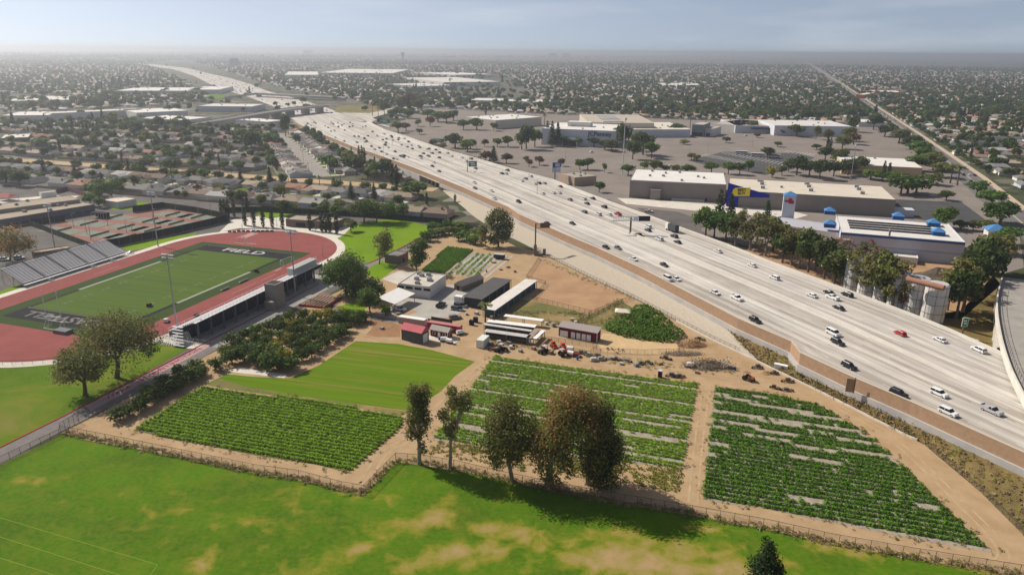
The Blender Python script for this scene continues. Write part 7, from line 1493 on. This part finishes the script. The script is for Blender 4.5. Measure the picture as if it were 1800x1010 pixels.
for px, py, h, r, k, lb in ((632, 288, 15, 1.4, 'cypress', 'tall cypress beside the freeway wall, far side'), (637, 288, 15, 1.4, 'cypress', 'tall cypress beside the freeway wall, middle'), (641, 290, 14, 1.4, 'cypress', 'tall cypress beside the freeway wall, near side'), (672, 310, 13, 1.3, 'cypress', 'tall dark cypress near the tall lamp post'), (680, 312, 15, 6, 'dark', 'dense dark tree near the tall lamp post'), (660, 312, 13, 7, 'round', 'leafy tree near the tall lamp post'), (690, 325, 15, 2.2, 'cypress', 'dark hedge tree near the underpass, far side'), (697, 328, 15, 2.2, 'cypress', 'dark hedge tree near the underpass, near side'), (618, 350, 12, 3, 'conifer', 'dark conifer rising from the house row by the school screen'), (735, 348, 11, 6.5, 'round', 'broad leafy tree beside the underpass, nearer half'), (722, 346, 10, 6, 'round', 'broad leafy tree beside the underpass, farther half'), (502, 240, 26, 6, 'dark', 'very tall dense tree at the foot of the flyover'), (443, 265, 20, 8, 'dark', 'big dark tree in the tract near the flyover'), (475, 255, 13, 9, 'round', 'broad green tree beside the pale street'), (580, 300, 13, 8, 'round', 'broad green tree above the dirt strip'), (618, 300, 13, 9, 'dark', 'broad dark tree above the dirt strip'), (200, 152, 26, 6, 'conifer', 'far dark conifer beside the white factory, first'), (212, 152, 28, 6, 'conifer', 'far dark conifer beside the white factory, second'), (226, 152, 28, 7, 'conifer', 'far dark conifer beside the white factory, third'), (308, 160, 26, 7, 'conifer', 'far dark conifer beside the far warehouse, first'), (320, 160, 26, 7, 'conifer', 'far dark conifer beside the far warehouse, second'), (800, 355, 5, .9, 'cypress', 'low clipped cypress by the paved bank'), (145, 250, 14, 8, 'dark', 'big dark tree in the tract behind the pool'), (235, 235, 15, 9, 'dark', 'dark tree clump before the windowed warehouse'), (70, 262, 11, 8, 'round', 'rounded tree in the tract behind the pool'), (300, 280, 10, 7, 'bright', 'bright rounded tree above the dirt strip'), (255, 300, 11, 8, 'dark', 'dark rounded tree below the dirt strip'), (300, 302, 11, 8, 'dark', 'second dark rounded tree below the dirt strip'), (35, 328, 11, 6, 'dark', 'dark tree behind the swimming pool'), (12, 324, 11, 7, 'dark', 'dark tree at the picture edge behind the pool'), (165, 345, 9, 6, 'round', 'leafy tree behind the pool house')): tree(k, G(px, py), h, r, lb)
pt = []; sc = []
for (x, y, d) in T[230:]:
    if random.random() < (1 if d < 3500 else .8 if d < 6000 else .5): pt.append((x, y, 0)); f = random.uniform(.6, 1.3) * (1 if d < 5000 else 1.15); sc.append((f, f, f * random.uniform(.8, 1.2)))
# woods and street trees off the tracts
for (px0, px1, py0, py1, n_) in ((-40, 700, 100, 200, 1500), (640, 1300, 100, 205, 1700), (1300, 1840, 103, 210, 1500), (0, 330, 195, 232, 120), (1020, 1300, 190, 203, 90), (1300, 1560, 196, 210, 130), (-60, 480, 205, 235, 60)):
    for _ in range(n_):
        q = G(random.uniform(px0, px1), py0 + (py1 - py0) * random.random() ** 1.3)
        if abs(to_st(q)[1] - np.interp(to_st(q)[0], [b[0] for b in BLV], [b[1] for b in BLV])) < 16: continue
        if 100 < q.y < 1060 and np.interp(q.y, _ly, _lx) - 8 < q.x < np.interp(q.y, _ry, _rx) + 8: continue
        if any(inside(q, e) for e in (EXC[0], EXC[1], EXC[2])) and py1 > 150 and random.random() < .93: continue
        pt.append((q.x, q.y, 0)); f = random.uniform(.8, 1.9); sc.append((f, f, f * random.uniform(.7, 1.1)))
# the last blocks before the horizon: larger woods thinning into the haze
for _ in range(3600):
    q = G(random.uniform(-60, 1860), 93.5 + 9.5 * random.random()); 
    if q.y < 24000 and abs(q.x) < 24000: pt.append((q.x, q.y, 0)); f = random.uniform(1.4, 3.2); sc.append((f * 1.8, f * 1.8, f))
# freeway-side hedge and boulevard trees
for s0 in np.arange(470, 2600, 13): 
    for off in (-14, 18): q = ST(s0 + random.uniform(-3, 3), np.interp(s0, [b[0] for b in BLV], [b[1] for b in BLV]) + off); pt.append((q.x, q.y, 0)); f = random.uniform(.5, 1.0); sc.append((f, f, f))
for y in np.arange(570, 1000, 7): q = FW(y, -.14); pt.append((q.x, q.y, 0)); f = random.uniform(.35, .8); sc.append((f, f, f))
LK = [tree_proto(k, s_, .3)['crown'] for k, s_ in (('round', 0), ('round', 1), ('dark', 0), ('dark', 1), ('dark', 2), ('olive', 0), ('olive', 1), ('bright', 0), ('conifer', 0), ('cypress', 0), ('palm', 0), ('rusty', 0))]
print('far trees', len(pt))
scatter('distant_trees', np.array(pt), LK, np.array(sc), 'mass of distant trees among the houses', idx=rng.choice(12, len(pt), p=[.13, .1, .16, .13, .12, .1, .08, .05, .045, .02, .035, .03]))
# ================================================================== vehicles
paint = mat('car_paint', (.5, .5, .5), .3, objcol=True, spec=.5); light_m = mat('lamp_lens', (.7, .6, .55), .3); tail_m = mat('tail_lens', (.3, .02, .02), .3)
def frustum(mb, x0, x1, y, z0, z1, dx0, dx1, dy):
    mb.add([(x0, -y, z0), (x1, -y, z0), (x1, y, z0), (x0, y, z0), (x0 + dx0, -y + dy, z1), (x1 - dx1, -y + dy, z1), (x1 - dx1, y - dy, z1), (x0 + dx0, y - dy, z1)], [(3, 2, 1, 0), (4, 5, 6, 7), (0, 1, 5, 4), (1, 2, 6, 5), (2, 3, 7, 6), (3, 0, 4, 7)])
def car_proto(kind):
    b, g, rf = MB(), MB(), MB(); L_, W_, H_ = dict(sedan=(4.7, .9, 1.45), suv=(4.8, .95, 1.75), pickup=(5.6, 1.0, 1.85), van=(5.2, .98, 2.1), hatch=(4.2, .9, 1.5))[kind]; h = L_ / 2; belt = H_ * .58
    frustum(b, -h, h, W_, .35, belt * .8, .0, .0, 0.0); frustum(b, -h, h, W_, belt * .8 + .002, belt, .12, .25, .06)
    c0, c1, d0, d1 = dict(sedan=(-1.75, 1.1, .65, .75), suv=(-2.3, 1.2, .25, .7), pickup=(-.5, 1.35, .2, .7), van=(-2.5, 1.9, .15, .8), hatch=(-2.0, 1.0, .5, .7))[kind]
    frustum(g, c0, c1, W_ - .07, belt + .004, H_ - .06, d0, d1, .16); frustum(rf, c0 + d0 - .05, c1 - d1 + .08, W_ - .22, H_ - .058, H_, .06, .06, .05)
    for x in (c0 + d0 * .5 + .1, (c0 + c1) / 2): rf.box(x, 0, belt, .1, 2 * W_ - .2, H_ - belt - .05)
    if kind == 'pickup':
        for y in (-W_ + .06, W_ - .06): b.box(-1.6, y, belt, 2.2, .1, .35)
        b.box(-2.72, 0, belt, .1, 1.9, .35)
    wh = MB().tube((0, -.12, 0), (0, .12, 0), .36, n=12).mesh('wheel', tyre); hl = MB().box(h - .04, .62, .62, .12, .34, .16).mesh('headlight', light_m); hr = MB().box(h - .04, -.62, .62, .12, .34, .16).mesh('headlight', light_m); tl = MB().box(-h + .03, .66, .68, .1, .3, .18).mesh('tail_light', tail_m); tr_ = MB().box(-h + .03, -.66, .68, .1, .3, .18).mesh('tail_light', tail_m)
    m1 = b.mesh('body', paint); m2 = g.mesh('windows', glass); m3 = rf.mesh('roof', paint); one = MB(); one.v, one.f, one.mi = list(b.v), list(b.f), [0] * len(b.f); one.m = 1; one.add(g.v, g.f); one.m = 0; one.add(rf.v, rf.f); one.m = 2
    for x in (-h * .62, h * .62): one.box(x, 0, 0, .7, 2 * W_, .4)
    return dict(parts=[('body', m1), ('windows', m2), ('roof', m3), ('headlight', hl), ('headlight', hr), ('tail_light', tl), ('tail_light', tr_)], wheel=wh, wx=(-h * .62, h * .62), wy=W_ - .1, one=one.mesh('car', [paint, glass, tyre]))
RIM = MB().tube((0, -.13, 0), (0, .13, 0), .22, n=8).mesh('rim', mat('rim_alloy', (.45, .45, .46), .4))
CARP = {k: car_proto(k) for k in ('sedan', 'suv', 'pickup', 'van', 'hatch')}
CC = {'white': (.72, .72, .72), 'black': (.012, .012, .014), 'grey': (.16, .16, .165), 'silver': (.4, .4, .41), 'red': (.42, .015, .02), 'dark blue': (.015, .025, .06), 'brown': (.12, .07, .05), 'maroon': (.2, .01, .02)}
CARNAME = {'sedan': 'sedan', 'suv': 'sport_utility_car', 'pickup': 'pickup_truck', 'van': 'van', 'hatch': 'hatchback'}
CARSAY = {'sedan': 'sedan', 'suv': 'SUV', 'pickup': 'pickup truck', 'van': 'van', 'hatch': 'hatchback'}
def car(kind, col, p, rz, base, full=True, group=None):
    P_ = CARP[kind]; c = CC[col]
    if full:
        o = thing(CARNAME[kind], None, 'car' if kind not in ('pickup', 'van') else ('truck' if kind == 'pickup' else 'van'), p, rz, group)
        for nm, me in P_['parts']: link(nm, me, o, color=c)
        for x in P_['wx']:
            for y in (-P_['wy'], P_['wy']): wh_ = link('wheel', P_['wheel'], o, (x, y, .36)); link('rim', RIM, wh_)
    else: o = tag(link(CARNAME[kind], P_['one'], None, p, rz, c), None, 'car' if kind not in ('pickup', 'van') else ('truck' if kind == 'pickup' else 'van'), group)
    numbered(o, f'{col} {CARSAY[kind]} {base}'); return o
def fw_dir(p, k):
    a, b = FW(p.y - 6, k), FW(p.y + 6, k); return math.atan2(b.y - a.y, b.x - a.x)
W, K, Gy, Sl = 'white', 'black', 'grey', 'silver'
CARS = [(1650, 694, W, 'suv'), (1666, 727, W, 'suv'), (1742, 724, Sl, 'pickup'), (1579, 694, K, 'suv'), (1492, 646, K, 'suv'), (1472, 604, K, 'suv'), (1464, 588, W, 'van'), (1474, 543, K, 'sedan'), (1489, 520, K, 'suv'), (1463, 525, W, 'pickup'), (1457, 516, K, 'sedan'), (1427, 521, W, 'sedan'), (1582, 588, 'red', 'hatch'), (1652, 599, W, 'sedan'), (1720, 617, W, 'suv'),
 (985, 329, 'maroon', 'sedan'), (917, 319, W, 'sedan'), (940, 324, W, 'sedan'), (948, 323, K, 'sedan'), (957, 323, Sl, 'sedan'), (954, 341, W, 'sedan'), (973, 340, W, 'sedan'), (983, 340, W, 'sedan'), (1002, 352, Gy, 'sedan'), (1026, 351, W, 'suv'), (1042, 350, K, 'sedan'), (1032, 359, K, 'sedan'), (1062, 365, K, 'suv'), (1027, 374, Gy, 'suv'), (1052, 378, W, 'suv'), (1071, 378, W, 'sedan'), (1086, 378, 'red', 'pickup'), (912, 356, K, 'suv'), (962, 394, K, 'sedan'), (1006, 394, K, 'sedan'), (1139, 400, W, 'suv'), (1139, 406, 'dark blue', 'sedan'), (1123, 414, K, 'sedan'), (1159, 422, W, 'suv'), (1185, 417, K, 'suv'), (1191, 427, K, 'sedan'), (1262, 443, W, 'sedan'), (1322, 468, W, 'sedan'), (1065, 436, K, 'sedan'), (1086, 437, Gy, 'sedan'), (1114, 457, W, 'sedan'), (1167, 467, K, 'sedan'), (1174, 492, W, 'van'), (1189, 492, W, 'sedan'), (1257, 516, W, 'sedan'), (1295, 526, W, 'pickup'), (1327, 565, K, 'suv'), (1361, 490, W, 'suv'),
 (834, 322, W, 'sedan'), (836, 297, 'brown', 'sedan'), (772, 302, Gy, 'sedan'), (760, 293, K, 'sedan'), (763, 287, W, 'sedan'), (772, 278, K, 'sedan'), (740, 279, W, 'sedan'), (717, 277, W, 'sedan'), (697, 281, W, 'sedan'), (692, 280, K, 'sedan'), (679, 272, W, 'suv'), (667, 261, K, 'sedan'), (653, 258, K, 'sedan'), (819, 284, W, 'suv'), (812, 278, W, 'sedan'), (828, 280, Gy, 'suv'), (794, 275, W, 'sedan'), (787, 270, Sl, 'sedan'), (792, 268, K, 'suv'), (772, 263, W, 'suv'), (766, 264, K, 'sedan'), (754, 262, K, 'sedan'), (750, 263, W, 'sedan'), (738, 260, Gy, 'sedan'), (723, 256, W, 'sedan'), (716, 259, Gy, 'sedan'), (718, 250, K, 'suv'), (700, 246, K, 'sedan'), (701, 243, Gy, 'sedan'), (689, 242, K, 'sedan'), (679, 245, Gy, 'sedan'), (707, 238, Gy, 'suv'), (711, 244, W, 'sedan'), (882, 306, K, 'sedan'), (889, 306, W, 'sedan'), (892, 300, K, 'sedan'), (924, 315, Gy, 'sedan'), (932, 311, W, 'suv'), (811, 272, W, 'sedan'), (864, 337, W, 'sedan'), (835, 332, Gy, 'sedan'), (869, 350, W, 'sedan')]
for px, py, c, k in CARS:
    z = 7.3
    for _ in range(3): p = G(px, py, z); z = FW(p.y, .5).z
    fr_ = fw_frac(p); p.z = z + .01; d = fw_dir(p, min(max(fr_, .02), .98)) + (math.pi if fr_ < .52 else 0)
    car(k, c, p, d, 'on the near lanes of the freeway' if fr_ < .52 else 'on the far lanes of the freeway', p.length < 560, 'cars on the freeway')
for _ in range(58):
    y = random.uniform(640, 1015); k = random.choice((.08, .14, .2, .26, .32, .37, .43, .48, .57, .63, .69, .75, .81, .87)); p = FW(y, k, .01)
    car(random.choice(('sedan', 'sedan', 'suv', 'hatch', 'pickup')), random.choice((W, W, K, K, Gy, Sl, 'dark blue')), p, fw_dir(p, k) + (math.pi if k < .52 else 0), 'far down the freeway', False, 'cars on the freeway')
# lorry with a dark box
p = G(1180, 406, 7.3); fr_ = fw_frac(p); o = thing('box_lorry', 'white cab lorry with dark box body at the far barrier', 'lorry', p + Vector((0, 0, .02)), fw_dir(p, fr_)); part('box', MB().box(-1.6, 0, .9, 6.5, 2.5, 3.2), mat('lorry_dark', (.07, .075, .08), .7), o); part('cab', MB().box(3.0, 0, .6, 2.2, 2.4, 2.9), white_metal, o); part('windscreen', MB().box(4.12, 0, 1.9, .06, 2.1, 1.1), glass, o); part('chassis', MB().box(0, 0, .5, 8, 1.2, .3), tyre, o)
for x in (-3.6, -2.4, 2.8):
    for y in (-1.1, 1.1): part('wheel', MB().tube((x, y - .16, .5), (x, y + .16, .5), .5, n=10), tyre, o)
# parked and moving cars elsewhere
for px, py, c, k, rz, lb in ((702, 545, W, 'pickup', -.35, 'beside the white canopy'), (8, 458, W, 'suv', .2, 'under the tree by the bleachers'), (34, 455, W, 'suv', .25, 'beside the shed behind the bleachers'), (1748, 343, W, 'sedan', GA, 'on the boulevard'), (1762, 346, W, 'sedan', GA, 'on the boulevard'), (1040, 268, W, 'sedan', .6, 'alone in front of the department store'), (1140, 373, W, 'pickup', -.2, 'at the foot of the grey store'), (1311, 239, W, 'sedan', .3, 'alone in the mall car park'), (1178, 292, W, 'sedan', .8, 'by the car park shrubs'), (1137, 268, W, 'van', .4, 'behind the big car park tree'), (1205, 238, W, 'sedan', .2, 'by the mall wing'), (775, 538, K, 'pickup', 1.2, 'beside the farm office'), (800, 560, Gy, 'suv', .4, 'in the farm yard'), (375, 376, W, 'sedan', -.3, 'behind the tennis screen'), (1640, 345, W, 'sedan', .3, 'in the dark car park'), (1655, 320, Gy, 'sedan', 1.2, 'under the office trees'), (1645, 322, W, 'suv', 1.2, 'under the office trees'), (1570, 325, W, 'sedan', 1.2, 'behind the electronics store')): car(k, c, G(px, py, .07), rz, lb, G(px, py).length < 560)
n_ = 0
for (x, y, a, d) in slots[:150]:
    if random.random() < .62:
        c, s_ = math.cos(a), math.sin(a); u, v = random.choice(((5.6, -11), (-3, -16.5), (4.6, -12))); q = Vector((x + u * c - v * s_, y + u * s_ + v * c, .06))
        if blocked(q): continue
        car(random.choice(('sedan', 'suv', 'pickup', 'hatch')), random.choice((W, W, K, Gy, Sl, 'dark blue', 'red')), q, a + (math.pi / 2 if v > -15 else 0), 'parked ' + region(q), False, 'cars parked at the houses'); n_ += 1
for s0 in np.arange(300, 1500, 42):
    for off in (-6, -2.5, 2.5, 6):
        if random.random() < .3:
            q = ST(s0 + random.uniform(-12, 12), np.interp(s0, [b[0] for b in BLV], [b[1] for b in BLV]) + off, .08)
            if in_frame(q, 0): car(random.choice(('sedan', 'suv')), random.choice((W, K, Gy)), q, GA + (math.pi if off < 0 else 0), 'driving on the boulevard', False, 'cars on the boulevard')
# wooden utility poles along the tracts
um_ = MB().tube((0, 0, 0), (0, 0, 11), .15, .1, n=6).mesh('pole', wd_m); ua_ = MB().box(0, 0, 10.2, 2.6, .14, .14).box(0, 0, 9.4, 2.0, .12, .12).mesh('crossarm', wd_m)
for s0 in (224, 262, 325, 391, 457):
    for t0 in np.arange(-420, 30, 46):
        q = ST(s0, t0 + random.uniform(-5, 5))
        if in_frame(q, 0) and not any(inside(q, e) for e in EXC) and q.x < np.interp(q.y, _ly, _lx) - 16: o = thing('utility_pole', None, 'pole', q, GA); link('pole', um_, o); link('crossarm', ua_, o); numbered(o, 'wooden utility pole standing among the houses')
# distant traffic that blurs into dots
fa, fb = GP(fl, .65), GP(fr, .65); tv = MB()
for _ in range(170):
    i = random.randrange(1, len(fa) - 1); t = random.random(); a = fa[i].lerp(fa[i + 1], t); b = fb[i].lerp(fb[i + 1], t); q = a.lerp(b, random.uniform(.08, .92)); d = (fa[i + 1] - fa[i]).normalized(); tv.m = 0 if random.random() < .5 else 1; tv.box(q.x, q.y, .62, 4.6, 1.9, 1.4, math.atan2(d.y, d.x))
tag(part('distant_traffic', tv, [mat('far_white', (.7, .7, .7), .5), mat('far_black', (.02, .02, .02), .5)]), 'dense far traffic on the curving freeway', kind='stuff')
# ================================================================== air
hz = MB().box(0, 12200, -1.5, 52000, 26000, 112).mesh('haze', bpy.data.materials.new('haze_air'))
hm = hz.materials[0]; hm.use_nodes = True; n = hm.node_tree; n.nodes.clear(); out = n.nodes.new('ShaderNodeOutputMaterial'); pv = n.nodes.new('ShaderNodeVolumePrincipled')
pv.inputs['Color'].default_value = (.86, .9, .96, 1); pv.inputs['Density'].default_value = HAZE_DENSITY; pv.inputs['Anisotropy'].default_value = HAZE_ANISO
n.links.new(pv.outputs['Volume'], out.inputs['Volume'])
tag(link('haze', hz), 'pale haze over the whole plain', kind='stuff')
finish_labels()
